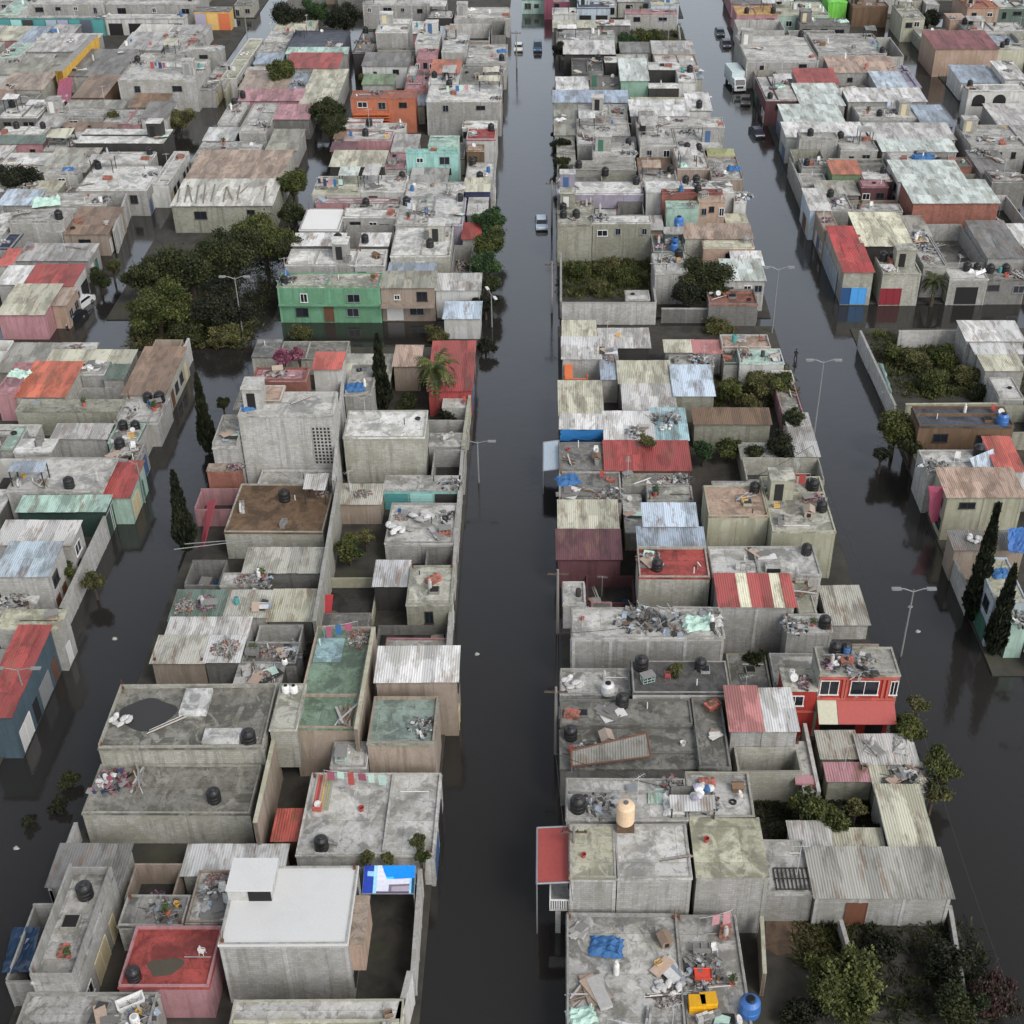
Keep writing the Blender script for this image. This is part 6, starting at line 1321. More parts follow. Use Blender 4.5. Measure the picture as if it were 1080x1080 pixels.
WALLS = [
(-42.3,126,-42.3,140,2.9,0.2,'p','pale street wall at the far end of the left street bank'),
(-42.3,113,-42.3,126,3.0,0.2,'p','pale street wall before the littered mint roof on the left street'),
(-42.3,105.5,-42.3,112.8,2.7,0.2,'mi','mint street wall below the red and orange roof panel'),
(-42.3,90,-42.3,105.3,2.6,0.2,'g2','long grey street wall at the middle of the left street'),
(-34.1,60,-34.1,66,2.0,0.2,'p','low pale wall at the kerb below the wide stained slab'),
(37.2,92,37.2,99,2.4,0.2,'p','pale kerb wall behind the first right hand cypress'),
(37.4,158,37.4,168,3.0,0.2,'b2','bluish street wall at the foot of the bright red slope'),
(37.4,176,37.4,200,3.2,0.2,'g2','long grey street wall on the right hand street'),
(-62.4,190,-62.4,214,3.2,0.2,'p','long pale street wall on the second street'),
(-8.5,130.88,-8.78,116.21,2.8,0.25,'ye2','cream street wall beside the corner red roof and palm yard'),
(-8.79,116.16,-8.34,83.79,2.6,0.25,'p','pale street wall along the cluttered pale roof and dark patio'),
(-20.28,107.81,-19.48,85.81,4.6,0.22,'m','tall mossy dividing wall beside the brown flat roof'),
(-22.33,128.31,-20.48,105.78,5.5,0.2,'p','tall pale dividing wall beside the tall grey block house'),
(-14.09,82.86,-14.14,71.24,6.3,0.22,'tn','pinkish dividing wall between the two green terraces'),
(-20.45,72.08,-20.36,63.54,4.8,0.22,'tn','tan dividing wall at the right of the wide stained slab'),
(-8.79,61.07,-8.62,52.94,2.8,0.22,'p','pale street wall right of the printed banner'),
(-8.74,52.41,-9.18,48.81,3.4,0.3,'W','white slanting street wall at the bottom of the middle street'),
(37.39,142.9,37.75,125.03,2.4,0.2,'p','grey side wall of the right hand weedy lot'),
(42.0,142.9,49.77,143.03,2.4,0.2,'p','far wall of the right hand weedy lot'),
(38.96,125.46,50.8,125.67,2.4,0.2,'ye2','near wall of the right hand weedy lot'),
(1.73,165.81,1.61,150.96,2.4,0.2,'p','street side wall of the walled weedy lot'),
(1.73,149.34,13.36,149.34,3.0,0.2,'p','pale front wall of the walled weedy lot on the cross street'),
(13.51,158.72,13.43,150.96,2.4,0.2,'g','inner side wall of the walled weedy lot'),
(14.15,158.16,17.89,158.16,2.4,0.2,'g','grey wall in front of the pale grey roof and dark trees'),
(14.09,149.78,26.02,149.78,2.0,0.2,'d','dark low wall along the cross street by the rusty littered roof'),
(-61.43,187.15,-59.4,171.01,3.4,0.2,'p','pale street wall beside the tan and pinkish roof'),
(-58.86,263.86,-56.57,233.2,3.2,0.2,'ye2','pale green street wall along the narrow green house'),
(-87.59,263.09,-87.42,239.74,4.8,1.3,'yo2','yellow and orange painted wall running beside grey roofs'),
(26.75,280.11,25.54,255.87,2.2,0.2,'p','pale wall at the street end of the far weedy lot'),
(14.23,57.27,13.84,52.91,2.6,0.18,'tn','pale wall between the junk roof and the brown yard'),
(19.71,57.78,19.86,54.85,1.6,0.2,'g','crumbling low wall across the bottom right yard'),
(27.49,59.28,26.49,50.48,1.2,0.2,'d','low dark kerb wall of the bottom right yard'),
(19.92,75.28,19.83,68.23,2.9,0.2,'p','pale wall beside the roofless grey room'),
]
LAMPS = [
(-40.4,109.92,4.7,'single',2.9,'thin street lamp on the left street bank by the red panel'),
(30.25,86.55,7.2,'double',0.0,'tall double armed street lamp beside the bright red house'),
(28.29,120.72,10.2,'double2',0.0,'tall double armed street lamp by the corner garden'),
(27.54,146.77,8.7,'double',0.0,'double armed street lamp at the right hand crossing'),
(-6.95,148.57,4.5,'white',-1.2,'white headed street lamp at the corner tree'),
(-7.09,113.54,4.9,'double',0.0,'pale street lamp standing in the flooded middle street'),
(-37.57,146.77,7.5,'double',0.0,'lone street lamp beside the big clump of trees'),
(-41.21,77.76,6.3,'double2',0.0,'street lamp with a cross arm by the large red roof'),
(39.76,80.3,5.1,'single',2.6,'street lamp at the right edge below the cypresses'),
(-60.33,273.18,10.6,'single',3.1,'street lamp at the top edge near the second street'),
(23.46,265.21,9.9,'single',0,'leaning lamp post beside the far weedy lot'),
(39.51,268.48,9.0,'single',3.1,'lamp post at the far end of the right hand street'),
]
POLES = [
(0.48,152.53,7,'utility pole at the cross street end of the walled lot'),
(0.83,89.58,7,'utility pole beside the pale stained roof'),
(0.6,74.9,7,'utility pole beside the dark mossy slab'),
(1.72,60.65,7.5,'utility pole below the red awning'),
(0.54,180.0,7,'utility pole behind the parked pickup'),
(-6.0,257.63,7,'utility pole at the far end of the middle street'),
]
CABLES = [
([(27.48,78.69,7.0),(27.42,43.21,7.0)],'thin overhead cable along the right hand street'),
([(0.76,81.45,6.8),(0.54,68.11,6.8),(1.56,54.99,7.0)],'thin overhead cable along the middle street'),
([(0.76,81.69,6.6),(9.51,84.58,5.5)],'service cable from a middle street pole to the heaped scrap roof'),
([(0.54,68.31,6.6),(8.1,65.48,6.2)],'service cable from a middle street pole to the mottled white terrace'),
([(24.7,105.42,9.5),(27.48,78.69,7.0)],'thin overhead cable between the two tall right street lamps'),
([(24.78,105.75,9.3),(18.14,104.9,5.6)],'service cable from the corner garden lamp to the salmon stained roof'),
]
CARS = [
(-59.82,154.7,-0.3,(206,210,210),'white car parked in the flooded left street','parked_car',-0.28,0),
(-59.64,150.4,-0.3,(34,36,40),'black car parked in front of the white car','parked_car',-0.28,0),
(-5.87,270.48,0.0,(196,198,198),'white car at the far end of the middle street','parked_car',-0.28,0),
(-2.08,270.48,0.02,(62,92,120),'blue van at the far end of the middle street','parked_van',-0.28,0.5),
(-0.96,180.69,0.05,(176,190,204),'pale car parked beside the olive walled house','parked_car',-0.28,0.1),
(35.44,281.55,0.0,(60,66,76),'dark car topmost in the right hand street','parked_car',-0.28,0),
(35.7,273.18,0.05,(38,44,56),'dark car second from the top of the right hand street','parked_car',-0.28,0),
(35.28,236.91,-0.1,(92,84,78),'brown car behind the white box truck','parked_car',-0.28,0),
(35.1,219.74,0.15,(36,36,60),'dark blue car nearest in the right hand street','parked_car',-0.28,0),
]
TRUCKS = [
(34.61,245.77,0.12,'white box truck in the flooded right hand street'),
]
# ------------------------------------------------------------ rooftop clutter: one prototype per look, copied
PROTO = {}
def LB(t): return t if isinstance(t, str) else t[0] + LB(HOUSES[t[1]][9])
def rc(R, *keys): return mul(lin(PAL[R.choice(keys)]), R.uniform(.7, 1.15))
def clutter_mesh(kind, v):
    k = (kind, v)
    if k in PROTO: return PROTO[k]
    R = random.Random(hash(kind) % 1000 if False else sum(map(ord, kind)) * 7 + v); m = MB(); sm = False
    if kind == 'plank_pile':
        for i in range(14):
            m.col = rc(R, 'br', 'br2', 'd', 'g'); m.obox((R.uniform(-.3,.3), R.uniform(-.5,.5), .04 + .02*i), (R.uniform(1.4,2.8), R.uniform(.06,.2), .03), R.gauss(.2 + v, .35), R.uniform(-.06,.06), R.uniform(-.06,.06))
    elif kind == 'rubble_heap':
        for i in range(110):
            a, r = R.uniform(0, 6.3), 1.3 * R.random()**.7; m.col = mul(rc(R, 'g', 'd', 'd', 'rb', 'g', 'tn'), .8)
            m.obox((r*math.cos(a), r*math.sin(a)*.8, max(.04, .4*(1 - r/1.3)) * R.uniform(.4, 1)), (R.uniform(.06,.3), R.uniform(.06,.22), R.uniform(.06,.18)), R.uniform(0,3), R.uniform(-.5,.5), R.uniform(-.5,.5))
    elif kind == 'sack_pile':
        for i in range(9):
            m.col = mul(rc(R, 'w', 'w', 'p', 'W', 'g'), .9); c = (R.uniform(-.8,.8), R.uniform(-.5,.5), .15 + .22*(i//5))
            n0 = len(m.v); m.lathe([(.12,-.12),(.3,-.08),(.34,.0),(.26,.08),(.08,.12)], 9, c); an = R.uniform(0, 3.1); ca, sa = math.cos(an), math.sin(an)
            for k in range(n0, len(m.v)):
                dx, dy, dz = m.v[k][0] - c[0], m.v[k][1] - c[1], m.v[k][2] - c[2]; dx, dy = dx * R.uniform(.85, 1.35), dy * R.uniform(.55, .8); m.v[k] = (c[0] + dx*ca - dy*sa, c[1] + dx*sa + dy*ca, c[2] + dz * R.uniform(.8, 1.3))
    elif kind == 'scrap_pile':
        for i in range(80):
            a, r = R.uniform(0, 6.3), 1.7*R.random()**.7; p = Vector((r*math.cos(a), r*math.sin(a)*.8, R.uniform(.03,.45*(1.1 - r/1.7)+.05)))
            m.col = mul(rc(R, 'd', 'k', 'g', 'w', 'br', 'k', 'b5', 'k', 'd', 'p', 'd'), .85)
            t = R.random()
            if t < .4: m.tube(p, p + Vector((R.uniform(-.7,.7), R.uniform(-.7,.7), R.uniform(-.1,.3))), .02, n=4)
            elif t < .7: m.obox(p, (R.uniform(.15,.7), R.uniform(.1,.5), .02), R.uniform(0,3), R.uniform(-.6,.6), R.uniform(-.6,.6))
            else: m.obox(p, (R.uniform(.1,.4), R.uniform(.1,.35), R.uniform(.08,.3)), R.uniform(0,3), R.uniform(-.3,.3), 0)
    elif kind == 'rag_pile':
        for i in range(60):
            a, r = R.uniform(0, 6.3), 1.1*R.random()**.7; m.col = mul(rc(R, 'mr', 'd', 'g', 'mg', 'pk', 'p', 'k', 'd', 'nv'), .75)
            m.obox((r*math.cos(a), r*math.sin(a)*.7, .03 + .3*R.random()*(1.1 - r)), (R.uniform(.2,.6), R.uniform(.15,.4), .02), R.uniform(0,3), R.uniform(-.6,.6), R.uniform(-.6,.6))
    elif kind == 'sheet_pile':
        for i in range(8):
            m.col = rc(R, 'd', 'g', 'p', 'd', 'rt'); m.obox((R.uniform(-.3,.3), R.uniform(-.3,.3), .04 + .03*i), (R.uniform(.4,.9), R.uniform(.8,1.7), .02), R.gauss(0,.3)+v, R.uniform(-.03,.03), R.uniform(-.03,.03))
    elif kind == 'crumpled_tarp':
        c = lin(PAL[('B', 'W', 'g', 'mi')[v % 4]]); n = 9
        vs = [((i/(n-1)-.5)*2.2 + R.uniform(-.1,.1), (j/(n-1)-.5)*1.6 + R.uniform(-.1,.1), (.06 if i in (0, n-1) or j in (0, n-1) else R.uniform(.12,.5))) for j in range(n) for i in range(n)]
        m.col = c; m.add(vs, [(j*n+i, j*n+i+1, (j+1)*n+i+1, (j+1)*n+i) for j in range(n-1) for i in range(n-1)])
        m.add([vs[j*n] for j in range(n)] + [(vs[j*n][0], vs[j*n][1], 0) for j in range(n)], [(j, j+1, n+j+1, n+j) for j in range(n-1)])
    elif kind == 'plastic_drum':
        m.col = lin(PAL[('B', 'W', 'k', 'tq3')[v % 4]]); m.lathe([(.28,0),(.3,.05),(.3,.3),(.32,.33),(.3,.36),(.3,.6),(.32,.63),(.3,.66),(.3,.88),(.26,.92)], 12); m.col = mul(m.col, .6); m.lathe([(.2,.9),(.2,.925)], 10)
    elif kind == 'potted_plant':
        m.col = lin(PAL['c2']); m.lathe([(.16,0),(.24,.38),(.27,.4),(.27,.46),(.2,.46)], 10)
        for i in range(120):
            a, b = R.uniform(0,6.3), R.uniform(0,1); p = Vector((.4*b*math.cos(a), .4*b*math.sin(a), .5 + R.uniform(0,.7))); m.col = mul((.05,.075,.025), R.uniform(.6,1.6)); m.obox(p, (.16,.1,.005), R.uniform(0,6), R.uniform(-1,1), R.uniform(-1,1))
    elif kind == 'wash_basin':
        m.col = lin(PAL['d']); m.box(-.55,.55,-.3,-.25,.3,.75).box(-.55,.55,.25,.3,.3,.75).box(-.55,-.5,-.25,.25,.3,.75).box(.5,.55,-.25,.25,.3,.75).box(-.5,.5,-.25,.25,.3,.6).box(-.04,.04,-.25,.25,.6,.72).box(-.5,-.35,-.25,.25,0,.3).box(.35,.5,-.25,.25,0,.3)
    elif kind == 'wooden_crate':
        m.col = lin(PAL[('yo', 'br2', 'c2', 'tn')[v % 4]])
        for z in (.05, .22, .39): m.box(-.3,.3,-.22,-.2,z,z+.12).box(-.3,.3,.2,.22,z,z+.12).box(-.3,-.28,-.2,.2,z,z+.12).box(.28,.3,-.2,.2,z,z+.12)
        m.box(-.28,.28,-.2,.2,.02,.05)
        for x in (-.28,.25):
            for y in (-.2,.17): m.box(x,x+.03,y,y+.03,0,.5)
    elif kind == 'gas_cylinder':
        m.col = lin(PAL[('g', 'W')[v % 2]]); m.lathe([(.14,0),(.19,.06),(.19,.9),(.15,1.02),(.06,1.08),(.06,1.12)], 12); m.lathe([(.12,1.12),(.12,1.24)], 10)
    elif kind == 'brick_stack':
        for z in range(5):
            for i in range(5):
                for j in range(3): m.col = rc(R, 'rb', 'rb', 'c2', 'br'); m.obox((-.5 + .25*i + R.uniform(-.01,.01), -.26 + .26*j, .05 + .09*z), (.23,.24,.08), R.uniform(-.05,.05))
    elif kind == 'block_stack':
        for z in range(3):
            for i in range(4):
                if z == 2 and i > 1: continue
                for j in range(2): m.col = rc(R, 'g', 'p', 'd'); m.obox((-.66 + .43*i, -.12 + .24*j, .1 + .2*z), (.4,.2,.19), R.uniform(-.06,.06))
    elif kind == 'plastic_bucket':
        m.col = lin(PAL[('r2', 'W', 'B', 'yo2')[v % 4]]); m.lathe([(.16,0),(.21,.36),(.23,.37),(.2,.37),(.16,.06)], 12)
    elif kind == 'plastic_chair':
        m.col = lin(PAL[('W', 'r2', 'W', 'B')[v % 4]])
        for x_ in (-.2,.2):
            for y_ in (-.2,.2): m.tube((x_*1.15,y_*1.15,0), (x_,y_,.43), .025, n=5)
        m.box(-.24,.24,-.24,.24,.43,.46); m.obox((0,.25,.68), (.46,.03,.46), 0, -.15)
        for x_ in (-.25,.25): m.box(x_-.02,x_+.02,-.2,.24,.62,.65).box(x_-.02,x_+.02,-.2,-.16,.46,.62)
    elif kind == 'old_mattress':
        m.col = lin(PAL[('ye', 'b2', 'p', 'pk')[v % 4]]); m.obox((0,0,.12), (1.0,1.9,.2), 0, R.uniform(-.03,.03)); m.obox((0,0,.12), (1.03,1.93,.03))
    elif kind == 'aerial':
        m.col = lin(PAL['S']); m.tube((0,0,0), (0,0,3.0), .025, n=6).tube((-.6,0,2.8), (.6,0,2.9), .015, n=5)
        for i in range(6): x_ = -.55 + .22*i; m.tube((x_,-.35 + .03*i,2.85), (x_,.35 - .03*i,2.85), .01, n=4)
    elif kind == 'satellite_dish':
        m.col = lin(PAL['p']); m.tube((0,0,0), (0,0,.6), .03, n=6); n0 = len(m.v); m.lathe([(.03,0),(.2,.03),(.36,.1),(.37,.11),(.2,.05)], 14)
        M = Matrix.Translation((0,-.05,.62)) @ Matrix.Rotation(.9, 4, 'X'); m.v[n0:] = [tuple(M @ Vector(p)) for p in m.v[n0:]]
        m.col = lin(PAL['k']); m.tube((0,-.05,.6), (0,-.42,.78), .012, n=4)
    elif kind == 'pipe_bundle':
        for i in range(9): m.col = rc(R, 'k', 'g', 'W', 'tn'); y_ = -.2 + .06*(i % 6); m.tube((-1.3 + R.uniform(-.3,.2), y_, .05 + .07*(i//6)), (1.3 + R.uniform(-.2,.3), y_ + R.uniform(-.06,.06), .05 + .07*(i//6)), .035, n=6)
    elif kind == 'wire_cage':
        m.col = lin(PAL[('g', 'rb', 'd', 'mi')[v % 4]])
        for x_ in (-.6,-.2,.2,.6):
            for y_ in (-.4,.4): m.box(x_-.015,x_+.015,y_-.015,y_+.015,0,.8)
        for z in (.05,.4,.78): m.box(-.6,.6,-.415,-.385,z,z+.03).box(-.6,.6,.385,.415,z,z+.03).box(-.615,-.585,-.4,.4,z,z+.03).box(.585,.615,-.4,.4,z,z+.03)
        m.col = lin(PAL['d']); m.obox((0,0,.84), (1.4,1.0,.03), .05, .04)
    elif kind == 'dog_kennel':
        m.col = lin(PAL[('br', 'br2', 'g', 'tn')[v % 4]]); m.box(-.4,.4,-.5,.5,0,.6); m.obox((-.24,0,.72), (.62,1.15,.04), 0, 0, -.5).obox((.24,0,.72), (.62,1.15,.04), 0, 0, .5); m.col = (.01,.01,.01); m.box(-.18,.18,-.51,-.495,.03,.45)
    elif kind == 'loose_sheets':
        for i in range(5): m.col = rc(R, 'w', 'p', 'd', 'b2', 'rt', 'k', 'mi'); m.obox((R.uniform(-.8,.8), R.uniform(-.6,.6), .05 + .05*i), (R.uniform(.7,1.0), R.uniform(1.4,2.6), .02), R.choice((0,1.57)) + R.gauss(0,.25), R.uniform(-.05,.05), R.uniform(-.05,.05))
    elif kind == 'car_tyre':
        m.col = (.012,.012,.012); prof = [(.2,.02),(.3,0),(.34,.05),(.34,.17),(.3,.22),(.2,.2)]
        n = 16
        vs = [(r*math.cos(2*math.pi*i/n), r*math.sin(2*math.pi*i/n), z) for r, z in prof for i in range(n)]; L = len(prof)
        m.add(vs, [(k*n+i, k*n+(i+1)%n, ((k+1)%L)*n+(i+1)%n, ((k+1)%L)*n+i) for k in range(L) for i in range(n)])
    me = m.mesh(kind); me.materials.append(MIX); PROTO[k] = me; return me
CAT = dict(plank_pile='plank pile', rubble_heap='rubble heap', sack_pile='sack pile', scrap_pile='scrap pile', rag_pile='rag pile', sheet_pile='sheet pile', crumpled_tarp='tarp', plastic_drum='drum', potted_plant='potted plant', wash_basin='wash basin', wooden_crate='crate', gas_cylinder='gas cylinder', car_tyre='tyre')
def put_clutter(kind, v, x, y, z, rz, sc, label):
    o = put(kind, clutter_mesh(kind, v), None, (x, y, z)); o.rotation_euler = (0, 0, rz); o.scale = (sc, sc, sc)
    tag(o, label, CAT.get(kind, kind.replace('_', ' ')), 'rooftop ' + CAT.get(kind, kind.replace('_', ' ')) + 's')
KINDS = dict(plank_pile=4, rubble_heap=3, sack_pile=2, scrap_pile=5, rag_pile=3, sheet_pile=3, crumpled_tarp=2, plastic_drum=3, potted_plant=2, wash_basin=1, wooden_crate=2, gas_cylinder=2, car_tyre=2, brick_stack=3, block_stack=3, plastic_bucket=3, plastic_chair=2, old_mattress=1, aerial=3, satellite_dish=2, pipe_bundle=3, wire_cage=2, dog_kennel=1, loose_sheets=6)
NOHEAP = ('smooth white', 'long white shed')
R = random.Random(11); LAUNDRY = []
for row in HOUSES:
    X0, X1, Y0, Y1, h, typ, _, _, fl, label = row; label = LB(label); w_, d_ = X1 - X0, Y1 - Y0
    if fl.get('S') or fl.get('z') or label.startswith(NOHEAP): continue
    n = fl.get('j', 0); area = w_ * d_
    if typ == 's': n = n + 1 + (area > 30) + (n > 2)
    elif typ == 'n': n = n + 1 + (area > 15)
    elif n: n += 1
    n = min(n, 15, int(area / 2.2) + 1); pool = dict(KINDS)
    if typ != 's':
        for k in ('wash_basin', 'potted_plant', 'plastic_chair', 'dog_kennel', 'old_mattress', 'satellite_dish'): pool.pop(k)
    if fl.get('o'): n = 1; pool = dict(pipe_bundle=1, plastic_bucket=2, satellite_dish=1)
    for _ in range(n):
        k = R.choices(list(pool), list(pool.values()))[0]; pool.pop(k)
        mg = .9 if min(w_, d_) > 2.6 else .3 * min(w_, d_); x, y = R.uniform(X0 + mg, X1 - mg), R.uniform(Y0 + mg, Y1 - mg)
        if R.random() < .5: x = X0 + mg if R.random() < .5 else X1 - mg
        z = h if typ == 's' else h + .05 + min(.35, .05*d_)*(y - Y0)/d_ if typ == 'c' else (.47 if h > 2 else .22)
        lb = k.replace('_', ' ') + (' in ' if typ == 'n' else ' on ') + label
        if len(lb.split()) <= 16: put_clutter(k, R.randrange(4), x, y, z + .01, R.uniform(-.3, .3) + R.choice((0, 1.57, .5)), R.uniform(.7, 1.05), lb)
    if fl.get('l') or (typ == 's' and area > 45 and R.random() < .3):
        L = min(4.5, w_ * .6); lb = 'washing line on ' + label
        if len(lb.split()) <= 16: LAUNDRY.append((R.uniform(X0 + L/2 + .3, X1 - L/2 - .3), R.uniform(Y0 + 1, Y1 - 1), h, L, R.randrange(999), lb, R.uniform(-.3, .3)))
for a in CLUTTER: put_clutter(*a)
# laundry lines
def laundry(x, y, z, L, seed, label, rz):
    label = LB(label)
    R = random.Random(seed); r = thing('washing_line', label, 'washing line', (x, y, z), rz, 'washing lines on the roofs')
    m = MB(); m.tube((-L/2,0,0), (-L/2,0,1.9), .03).tube((L/2,0,0), (L/2,0,1.9), .03); m.build('pole', STEEL, r)
    m = MB(); m.path([(-L/2 + L*k/8, 0, 1.85 - .12*math.sin(math.pi*k/8)) for k in range(9)], .012, 4); m.build('line', WFRAME, r)
    n = int(L / .75)
    for k in range(n):
        if R.random() < .2: continue
        m = MB(); w, hh = R.uniform(.4,.65), R.uniform(.6,1.2); xa = -L/2 + .2 + k * .75; m.obox((xa + w/2, R.uniform(-.03,.03), 1.76 - hh/2), (w, .02, hh), R.uniform(-.12,.12), R.uniform(-.08,.08))
        cn = R.choice(['W','w','r2','mg','B','pk','mi','nv','b']); m.build('cloth', mat_plain('cloth_' + cn, PAL[cn], .85), r)
for a in LAUNDRY: laundry(*a)
# water tanks
TANK = None
def tank(x, y, z, sc, label, blue=False):
    global TANK; label = LB(label)
    if TANK is None:
        TANK = thing('water_tank', label, 'water tank', (x, y, z), 0, 'black water tanks on the roofs')
        MB().lathe([(.52,0),(.55,.05),(.55,.28),(.53,.31),(.55,.34),(.55,.6),(.53,.63),(.55,.66),(.55,.95),(.5,1.08),(.3,1.22),(.24,1.25)], 16).build('body', mat_plain('black_plastic', (27, 27, 29), .42, 0, .1), TANK)
        MB().lathe([(.22,1.24),(.22,1.3),(.18,1.33)], 12).build('lid', mat_plain('black_lid', (40, 40, 42), .5), TANK)
        MB().path([(.54,0,.15),(.75,0,.15),(.75,0,0)], .025).build('pipe', STEEL, TANK)
        TANK.scale = (sc,)*3
    else: dup(TANK, (x, y, z), (x * 7.3) % 6, sc, label)
for a in TANKS: tank(*a)

# ------------------------------------------------------------ plants
def leaves(m, R, blobs, n, size, flat=.0):
    tot = sum(b[3] ** 2 for b in blobs)
    for (cx, cy, cz, br, sq) in blobs:
        k = int(n * br ** 2 / tot)
        for _ in range(k):
            u = R.uniform(-1, 1); a = R.uniform(0, 6.283); rr = br * (R.random() ** .4) * (R.uniform(.8, 1.1) if R.random() < .9 else R.uniform(1.1, 1.45)); s = math.sqrt(1 - u*u)
            p = Vector((cx + rr*s*math.cos(a), cy + rr*s*math.sin(a), cz + rr*u*sq))
            d = Vector((R.gauss(0,1), R.gauss(0,1), R.gauss(0,1))).normalized(); e = d.orthogonal().normalized(); f = d.cross(e)
            L = size * R.uniform(.6, 1.4); W = L * R.uniform(.4, .7)
            m.add([p - e*L, p + f*W, p + e*L, p - f*W], [(0, 1, 2, 3)])
LEAF = {'dark': ((34,42,24), (58,62,34)), 'mid': ((46,56,26), (80,84,44)), 'bright': ((58,66,32), (92,96,54)), 'olive': ((60,62,36), (92,90,56)), 'green': ((36,54,32), (56,78,44)), 'black': ((24,28,20), (40,44,28)), 'pink': ((110,60,80), (150,96,112)), 'redleaf': ((62,40,42), (50,48,36))}
BARK = mat_plain('bark', (62, 52, 44), .9)
def tree(x, y, zb, r, h, kind, label, name='leafy_tree', seed=0, dens=1.0, group=None):
    R = random.Random(seed); o = thing(name, label, 'tree' if 'tree' in name else 'shrub', (x, y, zb), R.uniform(0, 6), group)
    ch = h - r * .95; nb = 15 if r > 2 else 7
    blobs = [(0, 0, ch, r * .62, .85)]
    for k in range(nb):
        a = 6.283 * k / nb + R.uniform(-.3, .3); d = r * R.uniform(.3, .8); br = r * R.uniform(.16, .46)
        blobs.append((d*math.cos(a), d*math.sin(a), ch + R.uniform(-.45, .55) * r * .8, br, .85))
    m = MB(); leaves(m, R, blobs, int(dens * min(17000, 1900 * r * r + 900)), .075 + .021 * min(r, 4))
    m.build('crown', mat_leaf('leaves_' + kind, *LEAF[kind]), o)
    m = MB(); tr = .06 + .045 * r
    m.tube((0,0,-.3), (0,0,ch*.6), tr*1.3, tr, 8)
    for b in blobs[1:7]: m.tube((0,0,ch*R.uniform(.35,.6)), (b[0]*.8, b[1]*.8, b[2]), tr*.6, tr*.2, 6)
    m.build('trunk', BARK, o)
for a in TREES: tree(*a)
def conifer(x, y, h, r, label, seed):
    R = random.Random(seed); o = thing('cypress_tree', label, 'tree', (x, y, 0), 0, 'cypress trees')
    m = MB()
    for _ in range(int(1500 * h * r / 3)):
        t = R.random() ** 1.3; z = .5 + t * (h - .5); rr = r * (1 - t) ** .7 * min(1, (t + .08) * 5) * R.uniform(.45, 1.08) * (1 + .18*math.sin(9*t*h/3 + 3*math.sin(z))); a = R.uniform(0, 6.283)
        p = Vector((rr*math.cos(a), rr*math.sin(a), z)); e = Vector((math.cos(a)*.3 + R.gauss(0,.2), math.sin(a)*.3 + R.gauss(0,.2), 1)).normalized(); f = e.cross(Vector((R.gauss(0,1), R.gauss(0,1), .1))).normalized()
        L = R.uniform(.2, .42); m.add([p - e*L, p + f*L*.35, p + e*L, p - f*L*.35], [(0,1,2,3)])
    m.build('crown', mat_leaf('leaves_cypress', (26,32,22), (42,46,30)), o)
    MB().tube((0,0,-.3), (0,0,h*.9), .16, .03).build('trunk', BARK, o)
for a in CYPRESS: conifer(*a)
def palm(x, y, h, r, kind, label, seed):
    R = random.Random(seed); o = thing('palm_tree', label, 'tree', (x, y, 0), 0, 'palm trees')
    MB().tube((0,0,-.3), (.1,0,h*.5), .3, .22, 10).tube((.1,0,h*.5), (0,0,h), .22, .2, 10).build('trunk', BARK, o)
    m = MB()
    for k in range(44):
        a = R.uniform(0, 6.283); up = R.uniform(-.35, 1.25); L = r * R.uniform(.85, 1.1); prev = Vector((0,0,h)); d = Vector((math.cos(a), math.sin(a), 0)); sd_ = Vector((-d.y, d.x, 0)); n = 12
        for j in range(1, n + 1):
            t = j / n; p = Vector((0,0,h)) + d * (L * t * (1 - .12*t)) + Vector((0,0, L * (up * t - 1.0 * t * t)))
            w = L * .20 * math.sin(math.pi * min(1, t * .9 + .12)); q_ = (prev + p) / 2
            for s in (-1, 1):
                tip = q_ + sd_ * (s * w) + d * w * .6 + Vector((0, 0, -.3 * w)); m.add([prev, p, tip], [(0, 1, 2)])
            prev = p
    m.build('crown', mat_leaf('leaves_' + kind, *LEAF[kind]), o)
for a in PALMS: palm(*a)
# weeds on the empty lots: nobody could count them
def weeds(x0, x1, y0, y1, n, kind, label, seed, hmax=.9):
    R = random.Random(seed); m = MB()
    for _ in range(n):
        x, y = R.uniform(x0, x1), R.uniform(y0, y1); b = .5 + .5*math.sin(x*1.3 + 2*math.sin(y*.9)) * math.sin(y*1.1 + x*.4)
        if R.random() > .3 + .7*b: continue
        for k in range(6):
            p = Vector((x + R.gauss(0,.3), y + R.gauss(0,.2), .14)); t = Vector((R.gauss(0,.35), R.gauss(0,.35), R.uniform(.2, hmax*.8) * (.4 + b))); s = t.cross(Vector((R.gauss(0,1), R.gauss(0,1), 0))).normalized() * R.uniform(.03,.08)
            m.add([p - s*.5, p + t*.55 + s, p + t, p + t*.55 - s], [(0,1,2,3)])
    o = m.build('weeds', mat_leaf('leaves_' + kind, *LEAF[kind])); tag(o, label, 'weeds', None, 'stuff')
for a in WEEDS: weeds(*a)

# ------------------------------------------------------------ walls
for (xa, ya, xb, yb, h, th, wc, label) in WALLS:
    L = math.hypot(xb - xa, yb - ya); rz = math.atan2(yb - ya, xb - xa)
    o = thing('boundary_wall', label, 'wall', ((xa+xb)/2, (ya+yb)/2, 0), rz, 'boundary walls of plots')
    MB().box(-L/2, L/2, -th/2, th/2, -.3, h - .1).build('wall', mat_wall(wc), o)
    MB().box(-L/2 - .03, L/2 + .03, -th/2 - .04, th/2 + .04, h - .1, h).build('coping', mat_wall('ye2' if wc in ('ye2', 'ye', 'tn') else 'p'), o)
    m = MB(); n = max(1, round(L / 3.2))
    for k in range(n + 1): m.box(-L/2 + (L - .22) * k / n, -L/2 + (L - .22) * k / n + .22, -th/2 - .03, th/2 + .03, -.3, h - .1)
    m.build('pier', mat_wall(wc), o)

